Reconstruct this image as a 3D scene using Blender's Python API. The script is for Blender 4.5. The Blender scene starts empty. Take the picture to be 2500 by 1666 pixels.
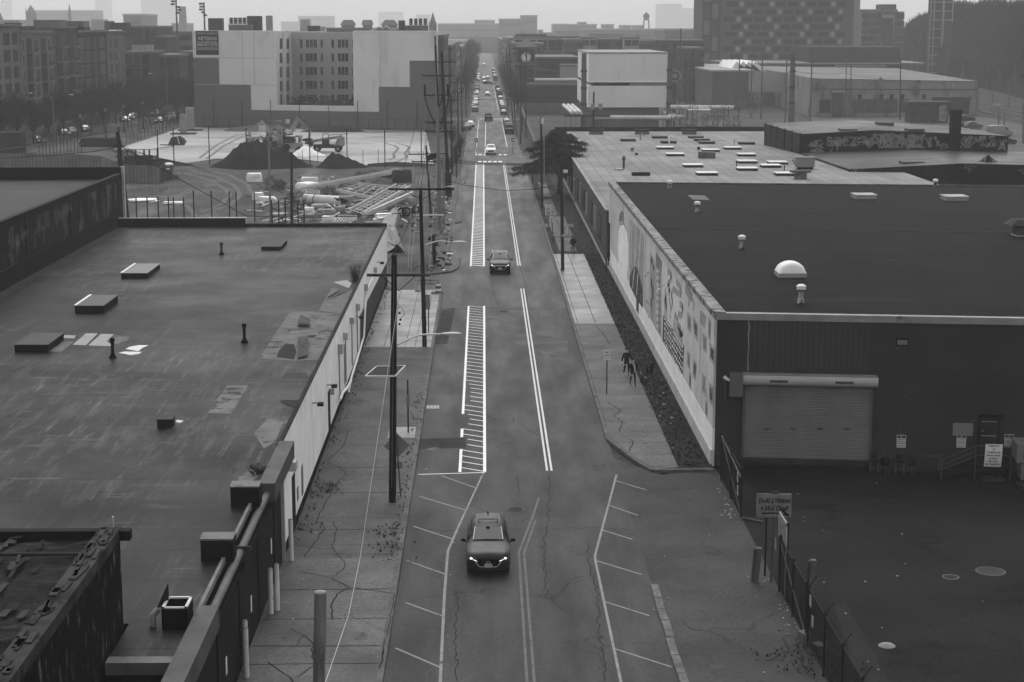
import bpy, math, random
from mathutils import Vector, Matrix
random.seed(7); ru, rr_, rc = random.uniform, random.random, random.choice
SC = bpy.context.scene
COL = SC.collection
# ---------------------------------------------------------------- camera
FPX, HCAM, CXP, CYP = 4200.0, 22.4, 1250.0, 833.0      # focal length in pixels of the 2500 px wide frame, eye height
PITCH = math.atan((CYP-65)/FPX)
YAW = math.atan((CXP-1180)/FPX*math.cos(PITCH))
camd = bpy.data.cameras.new('camera'); cam = bpy.data.objects.new('camera', camd); COL.objects.link(cam)
cam.location = (0, 0, HCAM); cam.rotation_euler = (math.pi/2-PITCH, 0, -YAW)
camd.sensor_width = 36; camd.lens = FPX/2500*36
camd.clip_start = 0.5; camd.clip_end = 20000
SC.camera = cam
# ---------------------------------------------------------------- sky, sun, exposure
EL, AZ = math.radians(52), math.radians(-4)             # sun elevation, compass angle east of the street axis
wd = bpy.data.worlds.new('World'); SC.world = wd; wd.use_nodes = True
nt = wd.node_tree; bg = nt.nodes['Background']
sky = nt.nodes.new('ShaderNodeTexSky'); sky.sky_type = 'NISHITA'; sky.sun_disc = False
sky.sun_elevation = EL; sky.sun_rotation = AZ; sky.dust_density = 4.0; sky.air_density = 1.5
hs = nt.nodes.new('ShaderNodeHueSaturation'); hs.inputs['Saturation'].default_value = 0.0
nt.links.new(sky.outputs[0], hs.inputs['Color']); nt.links.new(hs.outputs[0], bg.inputs['Color'])
bg.inputs['Strength'].default_value = 0.18
sl = bpy.data.lights.new('sun', 'SUN'); so = bpy.data.objects.new('sun', sl); COL.objects.link(so)
sl.energy = 0.7; sl.angle = math.radians(40); sl.color = (1, 1, 1)
so.rotation_euler = (math.pi/2-EL, 0, math.pi-AZ)
SC.view_settings.view_transform = 'Standard'; SC.view_settings.look = 'None'
SC.view_settings.exposure = 0.34; SC.view_settings.gamma = 1.0
SC.cycles.max_bounces = 5; SC.cycles.diffuse_bounces = 2; SC.cycles.glossy_bounces = 2
SC.cycles.transmission_bounces = 3; SC.cycles.volume_bounces = 1; SC.cycles.transparent_max_bounces = 6
SC.cycles.use_denoising = True
# ---------------------------------------------------------------- surveying: a photo pixel (2500 x 1666) back to the place it shows
FW = Vector((math.sin(YAW)*math.cos(PITCH), math.cos(YAW)*math.cos(PITCH), -math.sin(PITCH)))
RT = Vector((math.cos(YAW), -math.sin(YAW), 0)); UP = RT.cross(FW); EYE = Vector((0, 0, HCAM))
def ray(u, v): return FW + RT*((u-CXP)/FPX) - UP*((v-CYP)/FPX)
def G(q, z=0.0):
    d = ray(*q); return EYE + d*((z-HCAM)/d.z)
def W(q, y):
    d = ray(*q); return EYE + d*(y/d.y)
def XP(q, x):
    d = ray(*q); return EYE + d*(x/d.x)
def HT(q, v, z0=0.0):
    p = G(q, z0); r = ray(q[0], v); return HCAM + r.z*math.hypot(p.x, p.y)/math.hypot(r.x, r.y)
def mk(x0, y0, s): return lambda x, y: (x0+x/s, y0+y/s)
z1=mk(0,0,3.677);z2=mk(460,0,3.677);z3=mk(960,0,3.733);z4=mk(1380,0,3.734);z5=mk(1860,0,3.677)
z1b=mk(0,380,3.564);z2b=mk(460,280,3.677);z3b=mk(960,280,3.408);z4b=mk(1380,280,3.563);z5b=mk(1860,280,3.564)
D=mk(0,0,1/1.0625)
za=mk(0,780,3.409);zb=mk(560,620,3.564);zc=mk(1040,620,2.903);zd=mk(1440,580,2.702);ze=mk(1740,780,3.096)
zf=mk(0,1160,3.099);zg=mk(560,1000,2.355);zh=mk(960,1100,2.77);zi=mk(1560,1100,2.503)
zl=mk(300,180,6.533);zm=mk(1000,280,3.92);zn=mk(1120,60,4.611);zo=mk(0,160,6.03);zp=mk(600,380,5.115);zq=mk(1380,200,4.525)
# ---------------------------------------------------------------- materials (all neutral grey: the photograph is black and white)
MATS = {}
def tone(v): return v*(0.5+0.5*min(1.0, v/0.5))
def mat(name, v, rough=0.85, var=0.18, sc=0.6, fine=0.0, fsc=12.0, stretch=(1,1,1), bump=0.0, spec=0.02, metal=0.0, emit=0.0, patch=None, cracks=None, wave=None, wet=0.0):
    """v base grey; var/sc broad mottling; fine/fsc small grain; patch=(value, scale, lo, hi, stretch) second tone where a noise is high;
    cracks=(value, scale, width); wave=(axis, period, amount): ribs across an axis, in tone and bump; wet: how far mottling lowers roughness"""
    if name in MATS: return MATS[name]
    v = tone(v)
    m = bpy.data.materials.new(name); m.use_nodes = True; t = m.node_tree; N, L = t.nodes.new, t.links.new
    b = t.nodes['Principled BSDF']; b.inputs['Roughness'].default_value = rough; b.inputs['Specular IOR Level'].default_value = spec
    b.inputs['Metallic'].default_value = metal
    def math_(op, a, c):
        n = N('ShaderNodeMath'); n.operation = op
        for i, x in enumerate((a, c)):
            if x is None: continue
            if isinstance(x, (int, float)): n.inputs[i].default_value = x
            else: L(x, n.inputs[i])
        return n.outputs[0]
    geo = N('ShaderNodeNewGeometry').outputs['Position']
    def noise(scale, st=(1,1,1), detail=5.0, rg=0.6):
        mp = N('ShaderNodeMapping'); mp.inputs['Scale'].default_value = [scale*s for s in st]; L(geo, mp.inputs[0])
        n = N('ShaderNodeTexNoise'); n.inputs['Scale'].default_value = 1.0; n.inputs['Detail'].default_value = detail; n.inputs['Roughness'].default_value = rg
        L(mp.outputs[0], n.inputs['Vector']); return n.outputs['Fac']
    def maprange(x, a, c, d, e):
        n = N('ShaderNodeMapRange'); n.clamp = True
        for i, q in enumerate((a, c, d, e)): n.inputs[i+1].default_value = q
        L(x, n.inputs[0]); return n.outputs[0]
    n1 = noise(sc, stretch); out = maprange(n1, 0.3, 0.7, v*(1-var), v*(1+var)); height = n1
    if fine:
        n2 = noise(fsc, (1,1,1), 2.0); out = math_('MULTIPLY', out, maprange(n2, 0.3, 0.7, 1-fine, 1+fine)); height = n2
    if wave:
        ax, per, amt = wave
        sep = N('ShaderNodeSeparateXYZ'); L(geo, sep.inputs[0])
        s = math_('SINE', math_('MULTIPLY', sep.outputs['XYZ'.index(ax)], 2*math.pi/per), None)
        out = math_('MULTIPLY', out, maprange(s, -1, 1, 1-amt, 1+amt)); height = s
    def mix(a, fac, val):
        n = N('ShaderNodeMix'); n.data_type = 'FLOAT'; L(fac, n.inputs[0]); L(a, n.inputs[2])
        n.inputs[3].default_value = val; return n.outputs[0]
    for p in (patch if isinstance(patch, list) else [patch] if patch else []):
        f = maprange(noise(p[1], p[4] if len(p) > 4 else (1,1,1), 6.0, 0.65), p[2], p[3], 0, 1); out = mix(out, f, tone(p[0]))
    if cracks:
        mp = N('ShaderNodeMapping'); mp.inputs['Scale'].default_value = [cracks[1]]*3; L(geo, mp.inputs[0])
        nz = N('ShaderNodeTexNoise'); nz.inputs['Scale'].default_value = 3.0; L(mp.outputs[0], nz.inputs['Vector'])
        vm = N('ShaderNodeVectorMath'); vm.operation = 'MULTIPLY_ADD'; vm.inputs[1].default_value = (0.5,)*3
        L(nz.outputs['Color'], vm.inputs[0]); L(mp.outputs[0], vm.inputs[2])
        vo = N('ShaderNodeTexVoronoi'); vo.feature = 'DISTANCE_TO_EDGE'; vo.inputs['Scale'].default_value = 1.0; L(vm.outputs[0], vo.inputs['Vector'])
        f = math_('MULTIPLY', maprange(vo.outputs['Distance'], 0, cracks[2], 1, 0), maprange(noise(cracks[1]*0.7, (1,1,1), 3.0), 0.46, 0.6, 0, 0.85))
        out = mix(out, f, tone(cracks[0]))
    cc = N('ShaderNodeCombineColor')
    for i in range(3): L(out, cc.inputs[i])
    L(cc.outputs[0], b.inputs['Base Color'])
    if wet: L(maprange(n1, 0.35, 0.65, rough, max(0.08, rough-wet)), b.inputs['Roughness'])
    if bump:
        bp = N('ShaderNodeBump'); bp.inputs['Strength'].default_value = bump; bp.inputs['Distance'].default_value = 0.05
        L(height, bp.inputs['Height']); L(bp.outputs[0], b.inputs['Normal'])
    if emit:
        L(cc.outputs[0], b.inputs['Emission Color']); b.inputs['Emission Strength'].default_value = emit
    MATS[name] = m; return m
def brickmat(name, v, mortar, scale=1.0, axis='X', var=0.35, bw=0.5, rh=0.25, ms=0.02, **kw):
    """masonry / sheet courses from a brick texture laid on the wall plane"""
    m = mat(name, v, var=var, **kw); t = m.node_tree; N, L = t.nodes.new, t.links.new
    cc = [n for n in t.nodes if n.type == 'COMBINE_COLOR'][0]; src = cc.inputs[0].links[0].from_socket
    g = N('ShaderNodeNewGeometry'); s = N('ShaderNodeSeparateXYZ'); L(g.outputs['Position'], s.inputs[0])
    c = N('ShaderNodeCombineXYZ'); L(s.outputs['XYZ'.index(axis[0])], c.inputs[0]); L(s.outputs['XYZ'.index(axis[1] if len(axis) > 1 else 'Z')], c.inputs[1])
    br = N('ShaderNodeTexBrick'); br.inputs['Scale'].default_value = scale; L(c.outputs[0], br.inputs['Vector'])
    br.inputs['Brick Width'].default_value = bw; br.inputs['Row Height'].default_value = rh; br.inputs['Mortar Size'].default_value = ms
    br.inputs['Color1'].default_value = (1,1,1,1); br.inputs['Color2'].default_value = (.8,.8,.8,1); br.inputs['Mortar'].default_value = (mortar,)*3+(1,)
    mm = N('ShaderNodeMath'); mm.operation = 'MULTIPLY'; L(src, mm.inputs[0]); L(br.outputs['Color'], mm.inputs[1])
    for i in range(3):
        for l in list(cc.inputs[i].links): t.links.remove(l)
        L(mm.outputs[0], cc.inputs[i])
    return m
# ---------------------------------------------------------------- mesh builder
class MB:
    def __init__(s): s.v = []; s.f = []; s.m = []; s.smooth = []
    def add(s, vs, fs, mi=0, sm=False):
        b = len(s.v); s.v += [tuple(p) for p in vs]; s.f += [tuple(i+b for i in q) for q in fs]; s.m += [mi]*len(fs); s.smooth += [sm]*len(fs); return s
    def box(s, c, d, rz=0.0, mi=0, M=None):
        x, y, z = d[0]/2, d[1]/2, d[2]/2; ca, sa = math.cos(rz), math.sin(rz); vs = []
        for k in (-z, z):
            for (i, j) in ((-x,-y),(x,-y),(x,y),(-x,y)):
                p = Vector((i*ca-j*sa, i*sa+j*ca, k))
                if M is not None: p = M @ Vector((i, j, k))
                vs.append((c[0]+p.x, c[1]+p.y, c[2]+p.z))
        return s.add(vs, [(3,2,1,0),(4,5,6,7),(0,1,5,4),(1,2,6,5),(2,3,7,6),(3,0,4,7)], mi)
    def bb(s, a, b, mi=0):
        return s.box([(a[i]+b[i])/2 for i in range(3)], [abs(b[i]-a[i]) for i in range(3)], 0, mi)
    def bar(s, p, q, w, h=None, mi=0):
        p, q = Vector(p), Vector(q); d = q-p; l = d.length
        if l < 1e-6: return s
        up = Vector((0,0,1)) if abs(d.z) < 0.99*l else Vector((0,1,0))
        yx = d/l; xx = yx.cross(up).normalized(); zz = xx.cross(yx)
        M = Matrix((xx, yx, zz)).transposed()
        return s.box((p+q)/2, (w, l, h or w), 0, mi, M)
    def prism(s, pts, z0, z1, mi=0, mtop=None):
        n = len(pts); vs = [(p[0], p[1], z0) for p in pts]+[(p[0], p[1], z1) for p in pts]
        a = sum(pts[i][0]*pts[(i+1)%n][1]-pts[(i+1)%n][0]*pts[i][1] for i in range(n))
        o = list(range(n)) if a > 0 else list(range(n))[::-1]
        s.add(vs, [tuple(o[::-1])]+[(o[i], o[(i+1)%n], o[(i+1)%n]+n, o[i]+n) for i in range(n)], mi)
        s.f.append(tuple(len(s.v)-2*n+i+n for i in o)); s.m.append(mi if mtop is None else mtop); s.smooth.append(False); return s
    def flat(s, pts, z, mi=0):
        n = len(pts); a = sum(pts[i][0]*pts[(i+1)%n][1]-pts[(i+1)%n][0]*pts[i][1] for i in range(n))
        o = list(range(n)) if a > 0 else list(range(n))[::-1]
        return s.add([(p[0], p[1], z) for p in pts], [tuple(o)], mi)
    def quad(s, a, b, c, d, mi=0): return s.add([a,b,c,d], [(0,1,2,3)], mi)
    def poly(s, pts, mi=0): return s.add(pts, [tuple(range(len(pts)))], mi)
    def tube(s, pts, r, n=8, mi=0, cap=True, sm=True):
        pts = [Vector(p) for p in pts]; rs = r if isinstance(r, (list, tuple)) else [r]*len(pts); vs = []; fs = []
        x = None
        for i, p in enumerate(pts):
            d = (pts[min(i+1, len(pts)-1)]-pts[max(i-1, 0)]).normalized()
            if x is None:
                x = d.cross(Vector((0,0,1)) if abs(d.z) < 0.9 else Vector((1,0,0))).normalized()
            x = (x-d*x.dot(d)).normalized(); y = d.cross(x)
            for k in range(n):
                a = 2*math.pi*k/n; vs.append(p+(x*math.cos(a)+y*math.sin(a))*rs[i])
        for i in range(len(pts)-1):
            for k in range(n): fs.append((i*n+k, i*n+(k+1)%n, (i+1)*n+(k+1)%n, (i+1)*n+k))
        s.add(vs, fs, mi, sm)
        if cap: s.add(vs[:n], [tuple(range(n))[::-1]], mi); s.add(vs[-n:], [tuple(range(n))], mi)
        return s
    def cyl(s, c, r, h, n=12, mi=0, r2=None):
        return s.tube([c, (c[0], c[1], c[2]+h)], [r, r if r2 is None else r2], n, mi)
    def lathe(s, c, prof, n=16, mi=0):
        vs = []; fs = []
        for (r, z) in prof:
            for k in range(n):
                a = 2*math.pi*k/n; vs.append((c[0]+r*math.cos(a), c[1]+r*math.sin(a), c[2]+z))
        for i in range(len(prof)-1):
            for k in range(n): fs.append((i*n+k, i*n+(k+1)%n, (i+1)*n+(k+1)%n, (i+1)*n+k))
        return s.add(vs, fs, mi, True)
    def ball(s, c, r, n=10, mi=0, jit=0.0):
        rx, ry, rz = r if isinstance(r, (list, tuple)) else (r, r, r); vs = []; fs = []; h = n//2
        for i in range(h+1):
            t = math.pi*i/h
            for k in range(n):
                a = 2*math.pi*k/n; q = 1+ru(-jit, jit)
                vs.append((c[0]+rx*q*math.sin(t)*math.cos(a), c[1]+ry*q*math.sin(t)*math.sin(a), c[2]-rz*q*math.cos(t)))
        for i in range(h):
            for k in range(n): fs.append((i*n+k, i*n+(k+1)%n, (i+1)*n+(k+1)%n, (i+1)*n+k))
        return s.add(vs, fs, mi, jit == 0)
    def mesh(s, name, mats, off=(0,0,0)):
        me = bpy.data.meshes.new(name)
        me.from_pydata([(p[0]-off[0], p[1]-off[1], p[2]-off[2]) for p in s.v], [], s.f)
        for m in (mats if isinstance(mats, (list, tuple)) else [mats]): me.materials.append(m)
        me.polygons.foreach_set('material_index', s.m); me.polygons.foreach_set('use_smooth', s.smooth); me.update(); return me
    def build(s, name, mats, parent=None, **kw):
        off = (0,0,0); p = parent
        while p is not None: off = [off[i]+p.location[i] for i in range(3)]; p = p.parent
        o = bpy.data.objects.new(name, s.mesh(name, mats, off)); COL.objects.link(o)
        if parent is not None: o.parent = parent
        for k, v in kw.items(): o[k] = v
        return o
PI, cos, sin, atan2 = math.pi, math.cos, math.sin, math.atan2
def BB(*a, **k): return MB().bb(*a, **k)
def TU(*a, **k): return MB().tube(*a, **k)
def BR(*a, **k): return MB().bar(*a, **k)
def thing(name, label, cat, loc=(0,0,0), rz=0.0, group=None):
    o = bpy.data.objects.new(name, None); COL.objects.link(o); o.empty_display_size = 0.3
    o.location = loc; o.rotation_euler = (0, 0, rz); o['label'] = label; o['category'] = cat
    if group: o['group'] = group
    return o
def tag(o, label, cat, group=None):
    o['label'] = label; o['category'] = cat
    if group: o['group'] = group
    return o
def kind(o, k): o['kind'] = k; return o
def dup(root, loc, rz=0.0, label=None, group=None, scale=None, name=None):
    r = root.copy(); COL.objects.link(r); r.location = loc; r.rotation_euler = (0, 0, rz)
    if scale: r.scale = scale if isinstance(scale, (tuple, list)) else (scale,)*3
    if label: r['label'] = label
    if group: r['group'] = group
    for ch in list(root.children):
        c = ch.copy(); COL.objects.link(c); c.parent = r
        for g in list(ch.children):
            d = g.copy(); COL.objects.link(d); d.parent = c
    return r
def rematerial(root, old, new):
    """repaint: the parts of a copied thing that use one material get another, on their own copy of the mesh"""
    for o in [root]+list(root.children)+[g for c in root.children for g in c.children]:
        if o.type == 'MESH' and any(m == old for m in o.data.materials):
            o.data = o.data.copy()
            for i, m in enumerate(o.data.materials):
                if m == old: o.data.materials[i] = new
def text_into(mb, body, origin, ux, uz, height, mi=0, align='CENTER', width=None, bold=0.0):
    """lettering: the built-in font turned into flat mesh on the plane (ux, uz) at origin (baseline point)"""
    cu = bpy.data.curves.new('lettering', 'FONT'); cu.body = body; cu.align_x = align; cu.size = 1.0; cu.resolution_u = 2; cu.offset = bold
    o = bpy.data.objects.new('lettering', cu); COL.objects.link(o)
    dg = bpy.context.evaluated_depsgraph_get(); me = bpy.data.meshes.new_from_object(o.evaluated_get(dg))
    bpy.data.objects.remove(o); bpy.data.curves.remove(cu)
    ux, uz, org = Vector(ux).normalized(), Vector(uz).normalized(), Vector(origin)
    if not me.vertices: return
    w = max(v.co.x for v in me.vertices)-min(v.co.x for v in me.vertices)
    sy = height/0.72; sx = sy if not width else width/w
    mb.add([org+ux*(v.co.x*sx)+uz*(v.co.y*sy) for v in me.vertices], [tuple(p.vertices) for p in me.polygons], mi)
    bpy.data.meshes.remove(me)
ORD = ['first','second','third','fourth','fifth','sixth','seventh','eighth','ninth','tenth','eleventh','twelfth','thirteenth','fourteenth','fifteenth','sixteenth']
V3 = Vector
# ================================================================ SETTING
m_ground = mat('bare ground', 0.075, var=0.35, sc=0.05, fine=0.25, fsc=0.8)
m_road = mat('worn asphalt', 0.067, spec=.02, rough=0.65, var=0.12, sc=0.4, fine=0.2, fsc=7, stretch=(1.3,.3,1), cracks=(0.03, 0.14, 0.012), patch=[(0.056, 0.6, 0.50, 0.68, (1.2,.035,1)), (0.083, 0.13, 0.55, 0.66, (1,.35,1)), (0.056, 0.2, 0.60, 0.70, (1.6,.25,1))], wet=0.22)
m_road2 = mat('newer asphalt', 0.072, spec=.02, rough=0.6, var=0.10, sc=0.4, fine=0.12, fsc=5, stretch=(1.3,.2,1), patch=[(0.062, 0.6, 0.52, 0.68, (1.2,.03,1)), (0.088, 0.10, 0.57, 0.7, (2.5,.12,1)), (0.06, 0.12, 0.58, 0.72, (3,.1,1))], wet=0.2)
m_apron = mat('apron asphalt', 0.07, rough=0.7, var=0.2, sc=0.18, fine=0.22, fsc=6, cracks=(0.02, 0.12, 0.012), patch=[(0.048, 0.12, 0.5, 0.7), (0.1, 0.35, 0.64, 0.72)], wet=0.2)
m_yard = mat('darkened yard asphalt', 0.022, rough=0.75, var=0.35, sc=0.15, fine=0.3, fsc=6, patch=[(0.032, 0.1, 0.52, 0.7), (0.008, 0.22, 0.57, 0.68), (0.05, 0.5, 0.66, 0.72, (.3,1.5,1))], cracks=(0.006, 0.16, 0.02))  # base tone lowered: the frame corner's light falloff is put into this colour
m_walk = mat('old concrete paving', 0.15, rough=0.8, var=0.2, sc=0.3, fine=0.2, fsc=6, patch=[(0.11, 0.16, 0.5, 0.68), (0.075, 0.5, 0.64, 0.74)], wet=0.15)
m_walk_dark = mat('dark patched paving', 0.115, rough=0.75, var=0.22, sc=0.3, fine=0.2, fsc=6, patch=(0.06, 0.3, 0.56, 0.72), wet=0.15)
m_walk_new = mat('pale new concrete', 0.21, spec=.1, rough=0.55, var=0.10, sc=0.25, fine=0.04, fsc=10, patch=(0.13, 0.35, 0.55, 0.72, (1,3,1)), wet=0.25)
m_kerb = mat('granite kerb', 0.14, var=0.3, sc=0.9, fine=0.12)
m_grass = mat('winter grass', 0.035, var=0.5, sc=1.2, fine=0.5, fsc=7, patch=(0.075, 0.9, 0.58, 0.7))
m_dirt = mat('churned dirt', 0.085, var=0.4, sc=0.12, fine=0.3, fsc=1.4, patch=[(0.15, 0.08, 0.54, 0.66, (2,.4,1)), (0.045, 0.16, 0.58, 0.68)], bump=0.4)
m_pale = mat('pale crushed stone', 0.35, var=0.18, sc=0.05, fine=0.12, fsc=0.9, patch=[(0.27, 0.06, 0.49, 0.60, (.6,1,1)), (0.15, 0.08, 0.57, 0.66, (.35,1.4,1)), (0.2, 0.5, 0.60, 0.68, (.3,1.6,1))])
m_line = mat('white road paint', 0.62, rough=0.6, var=0.06, sc=1.0, patch=(0.42, 1.3, 0.6, 0.72))
m_linew = mat('worn road paint', 0.25, rough=0.6, var=0.2, sc=1.5, patch=[(0.09, 1.8, 0.57, 0.68), (0.09, 7.0, 0.62, 0.7)])
m_liney = mat('pale centre line paint', 0.48, rough=0.6, var=0.08, sc=1.0)
m_lineyw = mat('faded centre line paint', 0.15, rough=0.6, var=0.2, sc=1.4, patch=[(0.08, 1.6, 0.56, 0.68), (0.08, 6.0, 0.6, 0.7)])
m_crack = mat('dark crack line', 0.022, var=0.3)  # one dark tone for joints, cracks and seams
m_ballast = mat('track ballast', 0.06, var=0.3, sc=0.3, fine=0.3, fsc=2)
m_metal = mat('galvanised steel', 0.36, rough=0.45, var=0.12, metal=0.5)
m_dark = mat('dark steel', 0.03, rough=0.6, var=0.2)
m_black = mat('black rubber', 0.012, rough=0.7, var=0.1)

def sheet(name, pts, z, m):
    return kind(MB().flat(pts, z).build(name, m), 'structure')
def rect(x0, x1, y0, y1): return [(x0,y0),(x1,y0),(x1,y1),(x0,y1)]
sheet('ground', rect(-7000, 7000, -200, 7000), -0.10, m_ground)
road = MB()
road.flat(rect(-3.55, 6.8, 25, 137.3), 0.0, 0).flat(rect(-3.55, 6.8, 137.3, 289), 0.0, 1).flat(rect(-3.55, 6.8, 289, 2400), 0.0, 1)
road.flat(rect(6.8, 34, 288.5, 304), 0.0, 1).flat(rect(-9.5, -3.55, 138.5, 157), 0.0, 1).flat(rect(-5.0, -3.55, 157, 262), 0.0, 1)
road = kind(road.build('road', [m_road, m_road2]), 'structure')
sheet('side_street', rect(-87.5, -77, 200, 900), -0.02, m_road2)
sheet('cross_street', [(-77, 409), (-10, 421), (11, 421), (11, 431), (-10, 431), (-77, 424)], -0.012, m_road2)
sheet('apron', [(6.8, 30), (11.9, 30), (11.9, 86), (9.0, 84.6), (6.8, 88)], 0.0, m_apron)
sheet('yard', [(11.9, 30), (75, 30), (75, 80), (11.9, 86.5)], 0.004, m_yard)
sheet('dirt_ground', [(-62, 152), (-9.6, 152), (-9.6, 157.2), (-5.0, 157.2), (-5.0, 286), (-70, 300), (-78, 290)], -0.03, m_dirt)
pale = [zl(60,1150), zl(700,945), zl(950,850), z2(150,1148), z2(2130,1172), z2(2200,1480), z2(1540,1492), z2(1000,1430), z2(250,1425), zl(660,1480), zl(540,1300), zl(300,1330)]
sheet('stone_ground', [G(q)[:2] for q in pale], 0.0, m_pale)
sheet('pavement', [(-77, 200), (-63, 200), (-66, 330), (-62, 395), (-66, 420), (-77, 409)], -0.05, mat('grey strip paving', 0.11, var=0.4, sc=0.08, patch=(0.05, 0.1, 0.5, 0.62)))

# ---- pavements with real kerbs
def strip(mb, pts, w, z, mi=0):
    pts = [Vector((p[0], p[1])) for p in pts]; L = []; R = []
    for i, p in enumerate(pts):
        d = (pts[min(i+1, len(pts)-1)]-pts[max(i-1, 0)]).normalized(); n = Vector((-d.y, d.x))
        L.append(p+n*w/2); R.append(p-n*w/2)
    for i in range(len(pts)-1):
        mb.add([(R[i].x,R[i].y,z),(R[i+1].x,R[i+1].y,z),(L[i+1].x,L[i+1].y,z),(L[i].x,L[i].y,z)], [(0,1,2,3)], mi)
def wiggle(pts, amp, step=0.35):
    out = []
    for a, b in zip(pts[:-1], pts[1:]):
        a, b = Vector((a[0],a[1])), Vector((b[0],b[1])); n = max(1, int((b-a).length/step))
        for i in range(n):
            t = i/n; j = amp if i else 0
            out.append(a.lerp(b, t)+Vector((ru(-j,j), ru(-j,j))))
    out.append(Vector((pts[-1][0], pts[-1][1]))); return out
def walk(name, pts, h, mtop, kerbline=None):
    o = kind(MB().prism(pts, -0.05, h, 0).build(name, mtop), 'structure'); return o
KH = 0.13
walk_l = walk('pavement', rect(-8.6, -3.78, 25, 70.5), KH, m_walk)
walk_l2 = walk('pavement', rect(-8.6, -3.78, 70.5, 119.6), KH, m_walk_dark)
walk_l3 = walk('pavement', rect(-8.6, -3.78, 119.6, 146.3), KH, m_walk_new)
def kerb(name, pts, w, h, m=None, seg=2.4):
    mb = MB()
    for a, b in zip(pts[:-1], pts[1:]):
        a, b = Vector((a[0],a[1],h/2-0.02)), Vector((b[0],b[1],h/2-0.02)); n = max(1, round((b-a).length/seg)); d = (b-a)/n
        for i in range(n):
            p, q = a+d*i, a+d*(i+1)-(d.normalized()*0.02 if seg < 50 else d*0)
            mb.bar(p+Vector((ru(-.008,.008),0,ru(-.006,.006))), q, w, h+0.04)
    return kind(mb.build(name, m or m_kerb), 'structure')
kerb('kerb', [(-3.665, 25), (-3.665, 146.3)], 0.23, KH+0.005)
kerb('kerb', [(-3.665, 146.4), (-6.2, 146.4)], 0.2, KH)
# the islands of kerb on the left beyond the driveway
kerb('kerb', [G(zm(205,1535))[:2], G(zm(400,1510))[:2], G(zm(460,1470))[:2], G(zm(480,1380))[:2]], 0.22, 0.16)
kerb('kerb', [G(zm(345,1430))[:2], (-3.72, 200), (-3.72, 262)], 0.22, 0.16)
kerb('kerb', [G(zm(440,1045))[:2], G(zm(490,1030))[:2], G(zm(512,910))[:2]], 0.2, 0.15)
kerb('kerb', [(-2.75, 250), (-2.6, 285)], 0.2, 0.15)
# right-hand pavement: curved kerb at its near end, slabs, worn verge
curve = [G(D(x, y))[:2] for x, y in [(1640,1083),(1500,1085),(1470,1068),(1440,1046),(1415,1026),(1396,1012)]]
kr = [tuple(p) for p in curve]+[(6.8, 96), (6.8, 288)]
kerb('kerb', kr, 0.22, KH+0.005, None, 1.6)
walk_r = walk('pavement', [(9.95, 85.6)]+[(p[0]+0.12, p[1]+0.1) for p in kr[1:6]]+[(6.93, 96), (6.93, 129.1), (9.95, 129.1)], KH, m_walk)
walk_r2 = walk('pavement', rect(6.93, 9.95, 129.1, 169.8), KH, m_walk_new)
verge = walk('grass_verge', [(9.95, 85.4), (11.75, 85.4), (11.45, 232), (9.95, 232)], KH-0.03, m_grass)
verge2 = walk('grass_verge', rect(6.93, 9.95, 169.8, 286), KH-0.05, m_grass)
mb = MB()
for a, b in [((7.6,184),(9.4,172)), ((7.5,205),(9.6,184)), ((7.6,226),(8.9,205)), ((7.9,250),(9.0,228))]:
    mb.flat(rect(a[0], b[0], b[1]+.4, a[1]-.3), KH-0.03)
mb.flat(rect(6.95, 10.2, 193.6, 196.5), KH-0.025)
kind(mb.build('path', m_walk), 'structure')
# joints and cracks
jl = MB()
for y in (110, 217, 348, 420, 495, 640, 705, 795, 850, 1050, 1220, 1380, 1480):
    Y = G(zg(700, y)).y; strip(jl, wiggle([(-8.5, Y+ru(-.1,.1)), (-3.8, Y)], 0.02), rc([.03,.05,.07]), KH+0.005)
for y in (940, 1050, 1110, 1200):
    Y = G(zb(1500, y)).y; strip(jl, wiggle([(-8.4, Y), (-3.85, Y+.1)], 0.04), 0.06, KH+0.005)
for pl in ([(690,120),(650,220),(560,300),(640,340),(675,380),(610,430),(540,560),(500,640),(530,650),(545,690),(480,780),(430,850)],
           [(600,640),(615,700),(590,790),(640,850),(665,880),(655,920),(590,970),(400,930)], [(590,975),(690,1025),(620,1060),(585,1140),(595,1210)],
           [(690,1025),(950,1060)], [(350,1260),(430,1300),(370,1370)], [(430,1300),(490,1360),(470,1380),(490,1470),(390,1540)], [(220,1450),(350,1540),(365,1568)],
           [(400,780),(500,800),(600,800)], [(880,1420),(950,1060)], [(850,1568),(890,1380)]):
    strip(jl, wiggle([G(zg(*q), KH)[:2] for q in pl], 0.05), ru(.03,.06), KH+0.006)
for y in range(122, 146, 2): strip(jl, [(-8.5, y), (-3.8, y)], 0.03, KH+0.005)
for x in (-7.1, -5.6, -4.9, -4.4): strip(jl, wiggle([(x, 119.8), (x, 146)], 0.02), 0.035, KH+0.005)
for Y in (88.2, 91, 93.4, 96.2, 99.5, 103.2, 107, 111, 115, 119, 123.5): strip(jl, wiggle([(7.0, Y), (9.9, Y+.05)], 0.015), 0.035, KH+0.005)
for pl in ([(1290,1050),(1380,1110),(1330,1150),(1390,1190),(1370,1260)], [(1440,1310),(1470,1330),(1440,1400)], [(1200,510),(1250,560),(1300,640)], [(1150,880),(1280,890)]):
    strip(jl, wiggle([G(zc(*q), KH)[:2] for q in pl], 0.07), 0.06, KH+0.006)
for y in [131+2.6*i for i in range(15)]: strip(jl, [(6.98, y), (9.9, y)], 0.025, KH+0.005)
strip(jl, [(8.5, 129.2), (8.35, 169.7)], 0.05, KH+0.005); strip(jl, [(7.15, 129.2), (7.12, 169.7)], 0.04, KH+0.005)
kind(jl.build('pavement_joint', m_crack), 'structure')
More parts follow.
